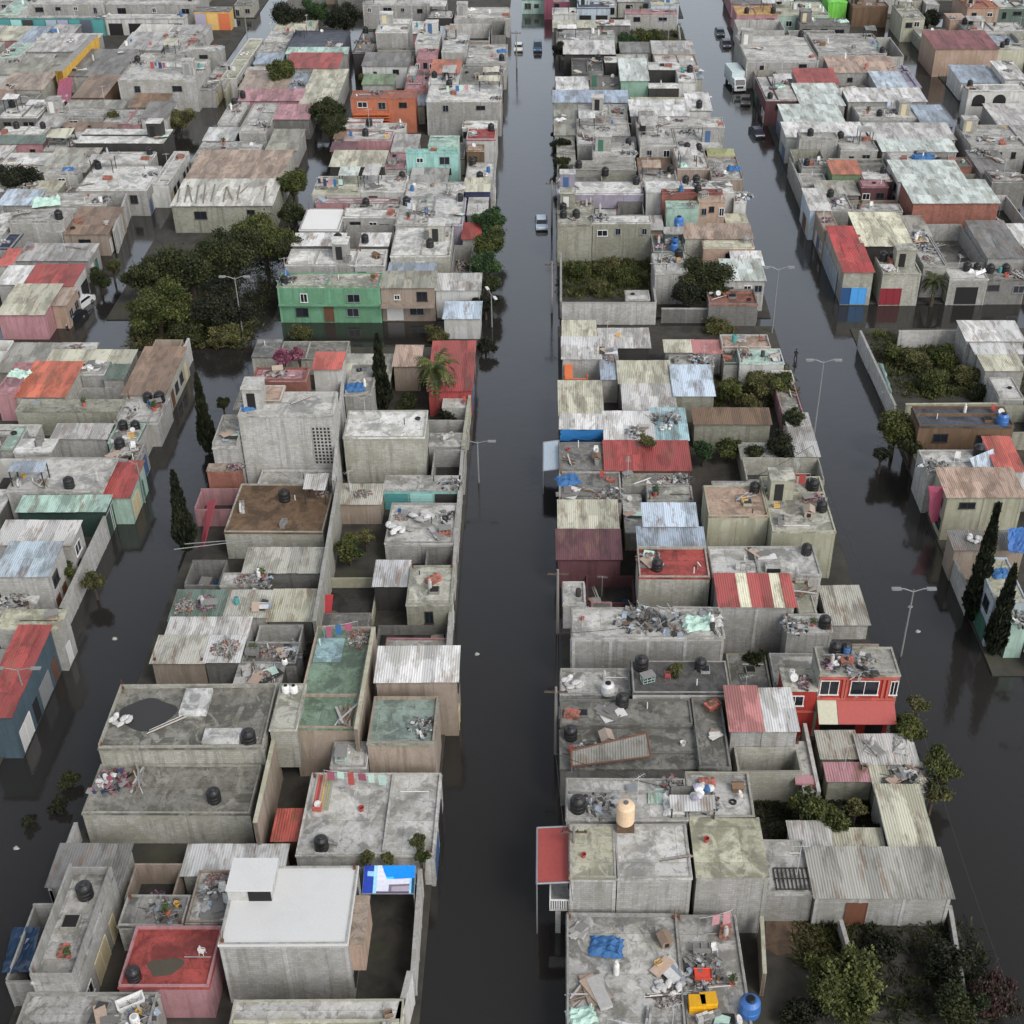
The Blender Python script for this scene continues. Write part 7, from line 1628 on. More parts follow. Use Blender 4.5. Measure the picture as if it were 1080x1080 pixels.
# ------------------------------------------------------------ street lamps, poles, cables
GALV = mat_plain('galvanised_pole', (126, 128, 128), .5, .2)
LAMPG = mat_plain('lamp_glass', (190, 191, 188), .3)
LAMP = {}
def lamp(x, y, h, kind, rz, label):
    if kind not in LAMP:
        o = thing('street_lamp', label, 'street lamp', (x, y, 0), rz, 'street lamps'); LAMP[kind] = o
        MB().tube((0,0,-.5), (0,0,h), .10, .06, 8).build('pole', GALV, o)
        for s in ((-1, 1) if kind != 'single' else (1,)):
            MB().path([(0,0,h-.2), (s*.8,0,h+.12), (s*1.1,0,h+.12)], .045, 6).build('arm', GALV, o)
            hd = MB().obox((s*1.45,0,h+.12), (.8,.34,.14)).build('lamp_head', GALV if kind != 'white' else LAMPG, o)
            MB().obox((s*1.5,0,h+.04), (.55,.26,.06)).build('lens', LAMPG, hd)
        LAMP[kind]['hh'] = h
    else:
        o = dup(LAMP[kind], (x, y, 0), rz, None, label); o.scale = (1, 1, h / LAMP[kind]['hh'])
for a in LAMPS: lamp(*a)
POLE = []
def pole(x, y, h, label):
    if not POLE:
        o = thing('utility_pole', label, 'utility pole', (x, y, 0), 0, 'utility poles')
        MB().tube((0,0,-.5), (0,0,8.0), .15, .1, 8).build('pole', mat_plain('pole_concrete', (120,116,110), .9), o)
        MB().box(-.9,.9,-.06,.06,7.4,7.52).build('crossarm', mat_plain('old_wood', (84,70,58), .9), o)
        for x_ in (-.75, -.25, .25, .75): MB().lathe([(.05,0),(.07,.06),(.04,.16)], 8, (x_, 0, 7.52)).build('insulator', IRON, o)
        POLE.append(o)
    else: o = dup(POLE[0], (x, y, 0), 0, None, label)
    o.scale = (1, 1, h / 8.0)
for a in POLES: pole(*a)
for (pts, label) in CABLES:
    m = MB()
    for a, b in zip(pts[:-1], pts[1:]):
        a, b = Vector(a), Vector(b); n = 10
        m.path([a.lerp(b, k/n) - Vector((0,0, 1.1*math.sin(math.pi*k/n)*(b-a).length/40)) for k in range(n+1)], .022, 4)
    tag(m.build('power_cable', IRON), label, 'cable', 'overhead cables')

# ------------------------------------------------------------ vehicles
def car(x, y, rz, col, label, name='parked_car', z=-.28, van=0.0):
    o = thing(name, label, 'van' if van else 'car', (x, y, z), rz, 'vehicles in the flooded streets')
    v = van
    prof = [(-2.1,.32),(-2.12,.7),(-1.95,.92),(-1.25,1.0+v*.2),(-.75,1.45+v),(.95+v*.8,1.47+v),(1.55+v*.3,1.02),(2.0,.98),(2.1,.7),(2.08,.32)]
    def wd_(z): return .86 if z < 1.02 else .86 - .17 * min(1, (z - 1.02) / .45)
    n = len(prof); vs = [(-wd_(z), a, z) for a, z in prof] + [(wd_(z), a, z) for a, z in prof]
    m = MB(); m.add(vs, [tuple(range(n))[::-1], tuple(range(n, 2*n))] + [(i, i + n, (i+1) % n + n, (i+1) % n) for i in range(n)])
    b = m.build('body', mat_plain('car_paint_%d_%d_%d' % col, col, .28, .1, .03), o)
    bv = b.modifiers.new('bevel', 'BEVEL'); bv.width = .06; bv.segments = 2
    zt = 1.4 + v; gl = GLASS
    MB().add([(-.78,-1.24,1.03+v*.2),(.78,-1.24,1.03+v*.2),(.68,-.79,zt),(-.68,-.79,zt)], [(0,1,2,3)]).build('windscreen', gl, o).location.y = -.02
    ya, yb = 1.5 + v*.32, .99 + v*.8
    MB().add([(-.76,ya,1.1),(-.67,yb,zt-.02),(.67,yb,zt-.02),(.76,ya,1.1)], [(0,1,2,3)]).build('rear_window', gl, o).location.y = .025
    for s in (-1, 1):
        MB().add([(s*.868,-1.0,1.06),(s*.868,1.25,1.06),(s*.71,.85+v*.7,zt-.03),(s*.71,-.68,zt-.03)], [(0,1,2,3) if s > 0 else (3,2,1,0)]).build('side_window', gl, o).location.x = s*.008
        MB().box(s*.62-.16,s*.62+.16,-2.13,-2.05,.68,.82).build('headlight', LAMPG, o)
        MB().box(s*.66-.13,s*.66+.13,2.05,2.12,.72,.88).build('tail_light', mat_plain('tail_red', (150,20,20), .3), o)
        for yy in (-1.3, 1.3):
            w = MB().tube((s*.7,yy,.32), (s*.88,yy,.32), .32, n=14).build('wheel', mat_plain('tyre_rubber', (22,22,22), .9), o)
            MB().tube((s*.86,yy,.32), (s*.89,yy,.32), .19, n=12).build('rim', STEEL, w)
    MB().box(-.8,.8,-2.16,-2.08,.36,.52).build('bumper', IRON, o)
for a in CARS: car(*a)
def truck(x, y, rz, label):
    o = thing('box_truck', label, 'truck', (x, y, -.25), rz, 'vehicles in the flooded streets')
    wh = mat_plain('truck_white', (205,212,212), .4)
    b = MB().box(-1.2,1.2,-1.2,4.6,1.0,3.4).build('cargo_box', mat_plain('truck_box', (176,190,192), .5), o)
    c = MB().add([(-1.05,-3.1,.6),(1.05,-3.1,.6),(1.05,-1.3,.6),(-1.05,-1.3,.6),(-1.05,-3.15,1.5),(1.05,-3.15,1.5),(1.0,-2.6,2.5),(-1.0,-2.6,2.5),(1.05,-1.3,2.5),(-1.05,-1.3,2.5)],
        [(0,1,5,4),(4,5,6,7),(7,6,8,9),(1,2,8,6,5),(3,0,4,7,9),(2,3,9,8),(0,3,2,1)]).build('cab', wh, o)
    MB().add([(-.92,-3.14,1.56),(.92,-3.14,1.56),(.88,-2.66,2.42),(-.88,-2.66,2.42)], [(0,1,2,3)]).build('windscreen', GLASS, o).location.y = -.02
    MB().box(-1.1,1.1,-3.26,-3.12,.55,.85).build('bumper', mat_plain('truck_bumper', (190,192,190), .4), o)
    MB().box(-.6,.6,-3.19,-3.13,.95,1.35).build('grille', IRON, o)
    for s in (-1, 1):
        MB().box(s*.85-.15,s*.85+.15,-3.2,-3.12,.95,1.15).build('headlight', LAMPG, o)
        MB().box(s*1.15-.06,s*1.15+.06,-2.9,-2.8,1.6,2.0).build('mirror', IRON, o)
        for yy in (-2.3, 3.2):
            w = MB().tube((s*.8,yy,.45), (s*1.12,yy,.45), .45, n=16).build('wheel', mat_plain('tyre_rubber', (22,22,22), .9), o)
            MB().tube((s*1.1,yy,.45), (s*1.14,yy,.45), .24, n=12).build('rim', STEEL, w)
for a in TRUCKS: truck(*a)
# ------------------------------------------------------------ particular things
BYL = {r[9]: (ROOTS[i], r) for i, r in enumerate(HOUSES)}
def HF(label):
    root, r = BYL[label]; return root, (r[1]-r[0])/2, (r[3]-r[2])/2, r[4]
def loc(root, p): return (p[0] - root.location.x, p[1] - root.location.y, p[2])
def rect(a, b):        # two world corners -> x0,x1,y0,y1
    return min(a[0], b[0]), max(a[0], b[0]), min(a[1], b[1]), max(a[1], b[1])
def panel(name, label, cat, corners, th, mat, group=None, frame=None, posts=()):
    """A flat sheet through four world corners with real thickness, on its posts."""
    c = sum((Vector(p) for p in corners), Vector()) / 4; base = Vector((c.x, c.y, 0)); o = thing(name, label, cat, base, 0, group)
    P = [Vector(p) - base for p in corners]; n = (P[1]-P[0]).cross(P[3]-P[0]).normalized()
    if n.z < 0: n = -n
    m = MB(); m.add(P + [p - n * th for p in P], [(0,1,2,3),(7,6,5,4),(0,4,5,1),(1,5,6,2),(2,6,7,3),(3,7,4,0)]); m.build('sheet', mat, o)
    if frame:
        m = MB()
        for a, b in zip(P, P[1:] + P[:1]): m.tube(a, b, .07, n=6)
        m.build('frame', frame, o)
    if posts:
        m = MB()
        for k, z in posts: m.tube((P[k].x, P[k].y, z), P[k], .05, n=6)
        m.build('post', STEEL, o)
    return o
def sagging(name, label, corners, key, seed, sag=.5, group='plastic tarps'):
    R = random.Random(seed); n = 11; m = MB(); A, B_, C_, D = [Vector(p) for p in corners]; base = (A + C_) / 2; base.z = 0
    vs = []
    for j in range(n):
        for i in range(n):
            u, v = i/(n-1), j/(n-1); p = (A.lerp(B_, u)).lerp(D.lerp(C_, u), v)
            p.z += -sag * math.sin(math.pi*u) * math.sin(math.pi*v) + R.uniform(-.1,.1) * (0 < i < n-1) ; p.x += R.uniform(-.08,.08); vs.append(p - base)
    m.add(vs + [v - Vector((0,0,.03)) for v in vs], [(j*n+i, j*n+i+1, (j+1)*n+i+1, (j+1)*n+i) for j in range(n-1) for i in range(n-1)] + [(n*n + j*n+i, n*n+(j+1)*n+i, n*n+(j+1)*n+i+1, n*n+j*n+i+1) for j in range(n-1) for i in range(n-1)])
    o = m.build(name, mat_plain('tarp_' + key, PAL[key], .4), None, base); tag(o, label, 'tarp', group); return o
# red house front
root, hw, hd, h = HF('two storey bright red house with white framed windows'); R = random.Random(5)
y = -hd - .03
for a, b in ((.02, .26), (.40, .76), (.90, 1.0)):
    opening(root, 'F', -hw + 2*hw*a, -hw + 2*hw*b, h - 1.95, h - .55, y, 'window', R, WFRAME)
RED = mat_wall('rd')
MB().box(-hw - .01, hw + .01, -hd - .028, -hd + .1, -.3, h - .17).build('front_wall', RED, root)
m = MB()
for a in (.30, .34, .80, .86): m.box(-hw + 2*hw*a, -hw + 2*hw*a + .18, y - .1, y, h - 2.3, h - .2)
m.box(-hw, hw, y - .12, y, h - .35, h - .17); m.box(-hw, hw, y - .1, y, h - 2.5, h - 2.3); m.build('pilaster', mat_wall('c2'), root)
def slope(x0, x1, key, nm): 
    MB().add([(x0,y,h-2.55),(x1,y,h-2.55),(x1,y-1.7,h-3.5),(x0,y-1.7,h-3.5),(x0,y,h-2.6),(x1,y,h-2.6),(x1,y-1.7,h-3.56),(x0,y-1.7,h-3.56)], [(0,3,2,1),(4,5,6,7),(3,7,6,2),(0,4,7,3),(1,2,6,5)]).build(nm, mat_plain('awning_' + key, PAL[key], .6), root)
slope(-hw + .05, -hw + 2*hw*.25, 'ye2', 'cream_awning'); slope(-hw + 2*hw*.255, hw - .1, 'r2', 'red_awning')
opening(root, 'F', -hw + .6, -hw + 3.4, .14, 2.4, y, 'dark', R); opening(root, 'F', -hw + 4.2, hw - .6, .14, 2.4, y, 'dark', R)
root, hw, hd, h = HF('lower cluttered red wing of the bright red house')
opening(root, 'F', -hw + .25, -hw + 1.6, h - 1.6, h - .6, -hd - .03, 'window', R, WFRAME)
MB().box(-hw, hw, -hd - .14, -hd - .03, h - 2.3, h - 2.15).build('cornice', mat_wall('c2'), root)
# lattice on the tall house
root, hw, hd, h = HF('tall grey block house with a lattice of holes')
m = MB(); x0 = hw - 2.2; m.box(x0, hw - .25, -hd - .06, -hd - .03, h - 5.6, h - 1.2); lt = m.build('lattice', mat_wall('p'), root)
m = MB()
for i in range(5):
    for j in range(11): m.box(x0 + .12 + i*.37, x0 + .34 + i*.37, -hd - .068, -hd - .05, h - 5.5 + j*.39, h - 5.26 + j*.39)
m.build('hole', DARK, lt)
# black opening in the raised step of the white roof
root, hw, hd, h = HF('raised white roof step holding a small dark opening')
opening(root, 'F', -.1, hw - .05, h - 1.22, h - .2, -hd - .03, 'dark', R)
root, hw, hd, h = HF('long mossy corrugated roof over a wall with rusty door')
opening(root, 'F', -hw*.52, -hw*.52 + 1.4, .14, 2.5, -hd - .03, 'door', R, RUST)
root, hw, hd, h = HF('stained mossy roof with a round black puddle mark')
for (a, b, nm) in (((-27.95, 73.85, 5), (-25.89, 76.63, 5), 'hatch'), ((-25.58, 70.72, 5), (-22.85, 72.21, 5), 'hatch')):
    x0, x1, y0, y1 = rect(loc(root, a), loc(root, b)); MB().box(x0, x1, y0, y1, h - .02, h + .35).build(nm, mat_slab('w'), root)
cx_, cy_, _ = loc(root, (-30.40, 74.08, 5))
st = [(cx_ + 2.1*math.cos(t)*(1 + .12*math.sin(3*t)), cy_ + 1.7*math.sin(t)*(1 + .1*math.sin(4*t + 1)), h + .006) for t in [2*math.pi*k/28 for k in range(28)]]
MB().add(st, [tuple(range(28))]).build('puddle_stain', mat_plain('wet_stain', (50, 49, 47), .3), root)
root, hw, hd, h = HF('flat red painted roof with one dark stain, pink wall in front')
cx_, cy_, _ = loc(root, (-24.32, 52.76, 3.3))
MB().add([(cx_ + 1.05*math.cos(t)*(1 + .25*math.sin(3*t)), cy_ + .8*math.sin(t)*(1 + .25*math.sin(2*t + 1)), h + .006) for t in [2*math.pi*k/24 for k in range(24)]], [tuple(range(24))]).build('dark_stain', mat_plain('moss_stain', (70, 66, 56), .9), root)
root, hw, hd, h = HF('green painted roof terrace with a pale bluish patch')
x0, x1, y0, y1 = rect(loc(root, (-19.64, 79.80, 5.2)), loc(root, (-18.05, 82.74, 5.2))); x0 = max(x0, -hw + .25); x1 = max(x1, x0 + 2.2); MB().box(x0, x1, y0, y1, h - .01, h + .012).build('pale_patch', mat_slab('b3'), root)
root, hw, hd, h = HF('plain light grey roof with a black square hatch')
x0, x1, y0, y1 = rect(loc(root, (18.80, 91.48, 5.2)), loc(root, (20.18, 92.57, 5.2))); MB().box(x0, x1, y0, y1, h - .01, h + .5).build('hatch', mat_slab('g'), root); MB().box(x0+.1, x1-.1, y0-.01, y0+.2, h+.03, h+.45).build('opening', DARK, root)
root, hw, hd, h = HF('long white shed roof marked with dark streaks like letters')
m = MB()
for (a, b, c, d) in ((-52.32, 178.74, -52.98, 183.56), (-51.28, 178.74, -52.04, 184.8), (-52.04, 184.8, -50.24, 178.74), (-49.64, 178.35, -50.51, 184.8), (-48.6, 178.35, -49.52, 184.8), (-47.61, 178.94, -48.19, 185.01), (-45.86, 178.74, -46.35, 184.18), (-46.35, 184.18, -44.79, 179.73), (-44.05, 179.73, -44.52, 184.59), (-43.98, 181.73, -43.38, 184.18), (-40.21, 179.14, -40.68, 184.38)):
    p, q_ = Vector(loc(root, (a, b, 4.3))), Vector(loc(root, (c, d, 4.3))); e = (q_ - p).normalized(); s = Vector((-e.y, e.x, 0)) * .11
    zz = lambda v: h + .10 + min(.35, .1*hd) * (v.y + hd) / (2*hd)
    m.add([(v.x, v.y, zz(v)) for v in (p - s, p + s, q_ + s, q_ - s)], [(0, 1, 2, 3)])
m.build('dark_marking', mat_plain('faded_paint', (112, 110, 98), .8), root)
# balcony below the red awning
root, hw, hd, h = HF('pale yellow slab panel above the street beside the red awning')
p = loc(root, (0.12, 57.81, 2.6)); m = MB(); x0 = p[0]; y0 = p[1]
m.box(x0, -hw, y0, y0 + 2.6, 2.45, 2.6); bal = m.build('balcony', mat_wall('p'), root)
m = MB()
for k in range(9): m.box(x0 + k*(-hw - x0 - .1)/8, x0 + k*(-hw - x0 - .1)/8 + .06, y0 + .02, y0 + .08, 2.6, 3.45)
m.box(x0, -hw, y0, y0 + .1, 3.45, 3.53); 
for k in range(7): m.box(x0, x0 + .06, y0 + .2 + k*.36, y0 + .26 + k*.36, 2.6, 3.45)
m.box(x0, x0 + .1, y0 + .1, y0 + 2.6, 3.45, 3.53); m.build('railing', WFRAME, bal)
MB().box(x0 + .4, x0 + .75, y0 + .1, y0 + .4, -.3, 2.44).build('column', mat_wall('g'), root)
# awnings
for nm, lab, a, b, z0, z1, key in (('awning', 'flat red awning jutting over the middle street below pale yellow roof', (-0.74, 57.92, 5.2), (1.61, 62.72, 5.2), 5.1, 5.25, 'r2'), ('awning', 'pale blue awning jutting over the middle street', (-0.48, 111.49, 2.9), (1.13, 116.91, 2.9), 2.75, 3.0, 'b4')):
    x0, x1, y0, y1 = rect(a, b)
    panel(nm, lab, 'awning', [(x0,y0,z0),(x1,y0,z1),(x1,y1,z1),(x0,y1,z0)], .05, mat_plain('awning_sheet_' + key, PAL[key], .6), 'awnings over the street', STEEL, ((0, -.3), (3, -.3)))
# tarps
sagging('tarp', 'dark blue tarp sagging over the narrow patio at the bottom left', [(-34.80, 52.76, 2.8), (-32.92, 52.76, 2.8), (-33.40, 56.26, 2.8), (-35.18, 56.26, 2.8)], 'nb2', 3)
sagging('tarp', 'bright blue tarp hanging in front of the white sheet roof', [(1.24, 117.59, 2.6), (5.69, 117.88, 2.6), (5.65, 117.51, 3.9), (1.33, 117.51, 3.9)], 'B2', 4, .1)
sagging('tarp', 'vivid blue tarp stretched over beams at the right edge', [(41.15, 95.31, 4.6), (42.86, 95.16, 4.6), (43.96, 99.21, 4.6), (42.01, 98.94, 4.6)], 'B3', 5, .2)
sagging('cloth_banner', 'pink cloth draped down the street side of the patched tan roof', [(36.80, 104.40, 1.5), (37.67, 104.60, 1.5), (37.75, 104.66, 5.3), (36.10, 105.08, 5.3)], 'mg2', 6, -.1)
sagging('cloth_banner', 'mint banner hung over the wall of the weedy walled lot', [(37.53, 130.00, 1.2), (37.85, 127.36, 2.7), (38.18, 134.15, 2.7), (38.11, 136.93, 1.2)], 'mi', 7, -.05)
sagging('cloth_banner', 'plum cloth hanging beside the brown tan roof', [(-86.32, 232.73, 1.5), (-83.77, 232.73, 1.5), (-85.36, 240.21, 3.4), (-87.72, 240.21, 3.4)], 'mg', 8, .1)
# printed banner roof
A, B_, C_, D = [Vector(p) for p in ((-12.46, 58.69, 3.2), (-9.01, 58.69, 3.2), (-9.08, 60.88, 3.4), (-12.55, 60.88, 3.4))]
o = thing('printed_banner', 'glossy blue and white printed banner stretched as a lean to roof', 'banner', ((A.x+B_.x)/2, (A.y+D.y)/2, 0))
m = MB(); n = 72; nv = 40; bs = Vector(o.location)
def bcol(u, v):
    if u < .2: return lin((44,70,170)) if not (.62 < v < .8 and u > .07) else lin((150,200,235))
    if u < .27: return lin((160,215,235))
    if v > .55 and u > .34 + .25*(1-v): return lin((30,140,235)) if v > .62 or u > .58 else lin((70,200,225))
    if u > .9: return lin((20,80,110)) if u > .94 else lin((150,200,240))
    if v < .34 and u > .5 and v > .07: return lin((120,112,128)) if (u < .56 or v > .27) else lin((170,160,172))
    if v < .07: return lin((90,80,110))
    return lin((215,218,232))
vs = []
for j in range(nv + 1):
    for i in range(n + 1):
        u, v = i/n, j/nv; p = A.lerp(B_, u).lerp(D.lerp(C_, u), v); p.z -= .12*math.sin(math.pi*u)*math.sin(math.pi*v); vs.append(p - bs)
for j in range(nv):
    for i in range(n):
        m.col = bcol((i+.5)/n, (j+.5)/nv); a = j*(n+1)+i; m.add([vs[a], vs[a+1], vs[a+n+2], vs[a+n+1]], [(0,1,2,3)])
m.build('sheet', mat_col('printed_vinyl', .3), o)
m = MB()
for p in (A, B_, C_, D): m.tube(p - bs - Vector((0,0,.02)), Vector((p.x - bs.x, p.y - bs.y, -.3)), .05)
for p, q_ in ((A, B_), (B_, C_), (C_, D), (D, A)): m.tube(p - bs - Vector((0,0,.05)), q_ - bs - Vector((0,0,.05)), .04)
m.build('frame', STEEL, o)
# tarp covered shed on the cluttered pale roof
x0, x1, y0, y1 = rect((8.33, 62.63, 6.9), (11.44, 64.61, 6.9))
o = thing('roof_shed', 'small shed with grey sheet roof and white sacks on the cluttered pale roof', 'shed', ((x0+x1)/2, (y0+y1)/2, 6.0)); hw, hd = (x1-x0)/2, (y1-y0)/2
MB().obox((0, -hd*.4, 1.0), (2*hw, hd*1.2, .05), 0, .35).build('roof', mat_sheet('S'), o)
m = MB()
for a in (-1, 1):
    for b in (-1, 1): m.box(a*hw*.93 - .05, a*hw*.93 + .05, b*hd*.9 - .05, b*hd*.9 + .05, 0, 1.05 + .15*b)
m.build('post', IRON, o)
MB().box(-hw, hw, hd*.85, hd, 0, 1.2).build('wall', mat_wall('d'), o)
m = MB(); R = random.Random(2)
for k in range(10): m.col = rc(R, 'W', 'W', 'lv', 'B', 'w'); m.lathe([(.1,0),(.3,.06),(.3,.2),(.1,.3)], 8, (R.uniform(-.1,.9)*hw, R.uniform(-.2,.8)*hd, 1.12 + R.uniform(0,.15)))
m.build('sack_cover', MIX, o)
# beige cistern
p = (5.23, 62.03, 6.0); o = thing('water_tank', 'tall beige cylindrical water tank on a brown base, mottled white roof', 'water tank', p)
MB().lathe([(.6,.55),(.62,.62),(.62,2.0),(.5,2.2),(.2,2.32)], 20).build('body', mat_plain('beige_plastic', (206,180,150), .5), o, smooth=False)
MB().lathe([(.18,2.3),(.18,2.38),(.14,2.4)], 12).build('lid', mat_plain('tank_lid', (90,90,90), .5), o); MB().box(-.6,.6,-.6,.6,0,.55).build('base', mat_wall('br'), o)
# blue and white tanks
BT = None
for p, sc, lab, key in (((12.45, 49.96, 2.6), 1.15, 'round blue water tank at the front of the yellow crates roof', 'B3'), ((17.46, 167.57, 5.4), 1.1, 'blue barrel tank on the mint plaster block', 'B3'), ((16.64, 163.50, 3.6), .9, 'blue barrel on the green littered patio, nearer of two', 'B3'), ((16.88, 165.65, 3.6), .8, 'blue barrel on the green littered patio, farther of two', 'B3'), ((46.21, 116.19, 5.4), 1.0, 'bright blue barrel tank on the dark slate roof', 'B3'), ((-20.00, 75.58, 5.9), .55, 'white tank on the pale stair tower, left of two', 'W'), ((-19.40, 75.58, 5.9), .55, 'white tank on the pale stair tower, right of two', 'W'), ((4.69, 77.48, 4.0), .9, 'white drum tank on the grey sunken terrace', 'w'), ((-20.91, 79.86, 5), .4, 'small white tank beside the pale stair tower', 'W')):
    o = thing('water_tank', lab, 'water tank', p, 0, 'coloured water tanks')
    MB().lathe([(.5*sc,0),(.58*sc,.1*sc),(.6*sc,.5*sc),(.57*sc,.55*sc),(.6*sc,.6*sc),(.55*sc,1.0*sc),(.35*sc,1.2*sc)], 18).build('body', mat_plain('tank_' + key, PAL[key], .35), o)
    MB().lathe([(.26*sc,1.19*sc),(.26*sc,1.28*sc),(.2*sc,1.31*sc)], 12).build('lid', mat_plain('tank_lid_' + key, mul(PAL[key], .8), .5), o)
# tubs and crates on the junk roof
p = (9.80, 52.50, 2.6); o = thing('plastic_tub', 'orange red plastic tub on the yellow crates roof', 'tub', p)
MB().add([(-.45,-.3,0),(.45,-.3,0),(.45,.3,0),(-.45,.3,0),(-.55,-.38,.5),(.55,-.38,.5),(.55,.38,.5),(-.55,.38,.5)], [(0,3,2,1),(0,1,5,4),(1,2,6,5),(2,3,7,6),(3,0,4,7)]).build('tub', mat_plain('tub_red', (220,88,66), .4), o)
MB().add([(-.5,-.34,.4),(.5,-.34,.4),(.5,.34,.4),(-.5,.34,.4)], [(0,1,2,3)]).build('contents', mat_plain('tub_inside', (196,70,52), .5), o)
for k, (p, lab) in enumerate((((9.24, 50.31, 2.6), 'yellow crate at the front of the junk roof, left of two'), ((9.96, 50.49, 2.6), 'yellow crate at the front of the junk roof, right of two'))):
    o = thing('plastic_crate', lab, 'crate', p, .1*k, 'yellow crates on the junk roof'); m = MB(); 
    m.box(-.5,.5,-.4,-.36,0,.8).box(-.5,.5,.36,.4,0,.8).box(-.5,-.46,-.36,.36,0,.8).box(.46,.5,-.36,.36,0,.8).box(-.46,.46,-.36,.36,.55,.6); m.build('body', mat_plain('crate_yellow', (224,170,30), .5), o)
    m = MB(); [m.box(-.52,.52,-.42,.42,z,z+.05) for z in (.2,.45,.76)]; m.build('rim', mat_plain('crate_rib', (196,146,24), .5), o)
p = (-25.82, 50.21, 3.0); o = thing('bathtub', 'white bathtub on the cluttered grey corner roof', 'bathtub', p, .5)
MB().add([(-.7,-.3,0),(.7,-.3,0),(.7,.3,0),(-.7,.3,0),(-.85,-.4,.55),(.85,-.4,.55),(.85,.4,.55),(-.85,.4,.55),(-.75,-.32,.55),(.75,-.32,.55),(.75,.32,.55),(-.75,.32,.55),(-.6,-.22,.12),(.6,-.22,.12),(.6,.22,.12),(-.6,.22,.12)],
    [(0,3,2,1),(0,1,5,4),(1,2,6,5),(2,3,7,6),(3,0,4,7),(4,5,9,8),(5,6,10,9),(6,7,11,10),(7,4,8,11),(8,9,13,12),(9,10,14,13),(10,11,15,14),(11,8,12,15),(12,13,14,15)]).build('tub', WFRAME, o)
# loose sheets and frames
panel('lean_to', 'long rusty framed lean to of grey sheets on the dark mossy slab', 'lean-to', [(1.73, 69.02, 4.6), (7.53, 69.71, 4.9), (7.31, 71.45, 5.6), (1.68, 70.03, 5.2)], .06, mat_sheet('m3'), None, RUST, ((0,4),(1,4),(2,4),(3,4)))
panel('roofing_sheet', 'tilted light blue roofing sheet beside the coral roof', 'roofing sheet', [(41.52, 108.46, 4.8), (43.82, 108.55, 4.8), (43.90, 111.15, 5.6), (41.20, 109.66, 5.4)], .05, mat_sheet('b'))
panel('roofing_sheet', 'small mint roofing sheet on the mottled white terrace', 'roofing sheet', [(6.93, 64.04, 6.1), (8.03, 64.04, 6.1), (8.11, 65.30, 6.25), (7.00, 65.30, 6.25)], .05, mat_sheet('mi'))
panel('wood_panel', 'dark red panel standing in the dark walled patio', 'panel', [(-20.11, 89.95, 1.1), (-19.03, 89.95, 1.1), (-18.87, 91.77, 2.6), (-19.87, 91.77, 2.6)], .08, mat_plain('red_panel', (150,36,44), .7))
panel('roofing_sheet', 'slanting red sheet lying above the brick side room', 'roofing sheet', [(-32.74, 100.88, 1.0), (-32.23, 100.31, 1.6), (-32.04, 105.92, 3.0), (-33.18, 106.83, 2.2)], .05, mat_plain('red_sheet', (150,50,62), .6))
p0, p1 = (-17.05, 66.03, 3.25), (-15.73, 69.45, 3.25)
x0, x1, y0, y1 = rect(p0, p1); o = thing('striped_sheet', 'red yellow and green striped sheet on the broad pale roof', 'sheet', ((x0+x1)/2, (y0+y1)/2, 3.2)); m = MB(); sc = ['g', 'c2', 'r2', 'tn', 'yo', 'tn', 'lm', 'o']
for k, c in enumerate(sc): m.col = lin(PAL[c]); a = (x1-x0)*(k/len(sc) - .5); m.box(a, a + (x1-x0)/len(sc) - .02, -(y1-y0)/2, (y1-y0)/2, .02, .14 + .03*(k % 2))
m.build('sheet', MIX, o)
x0, x1, y0, y1 = rect((15.44, 59.09, 3.1), (17.97, 60.89, 3.1)); o = thing('metal_grille', 'dark ladder like metal grille lying on the grey slab', 'grille', ((x0+x1)/2, (y0+y1)/2, 3.02)); m = MB(); hw, hd = (x1-x0)/2, (y1-y0)/2
for k in range(10): a = -hw + 2*hw*k/9; m.box(a - .04, a + .04, -hd, hd, .02, .08)
for k in range(3): b = -hd + 2*hd*k/2; m.box(-hw, hw, b - .04, b + .04, .08, .13)
m.build('grille', IRON, o)
x0, x1, y0, y1 = rect((1.89, 130.68, 2.8), (4.37, 134.55, 2.8)); o = thing('scaffold', 'orange painted scaffold beside the small bluish tin roof', 'scaffold', ((x0+x1)/2, (y0+y1)/2, 0)); hw, hd = (x1-x0)/2, (y1-y0)/2
m = MB()
for a in (-1, 1):
    for b in (-1, 1): m.tube((a*hw, b*hd, 0), (a*hw, b*hd, 3.2), .08)
for z in (1.2, 2.6): m.tube((-hw,-hd,z), (hw,-hd,z), .07).tube((-hw,hd,z), (hw,hd,z), .07).tube((-hw,-hd,z), (-hw,hd,z), .07)
m.build('frame', mat_plain('scaffold_orange', (196,98,48), .6), o); MB().box(-hw, -hw + .9, -hd, hd, 2.66, 2.72).build('platform', mat_plain('plank_orange', (200,108,62), .8), o)
for k, (a, b, lab) in enumerate((((-34.04, 97.37, 3.4), (-25.72, 98.85, 3.6), 'longer white pole sticking out over the left street'), ((-33.29, 98.35, 3.3), (-28.13, 98.90, 3.4), 'shorter white pole sticking out over the left street'))):
    tag(MB().tube(a, b, .05, .04).build('long_pole', GALV), lab, 'pole', 'long white poles')
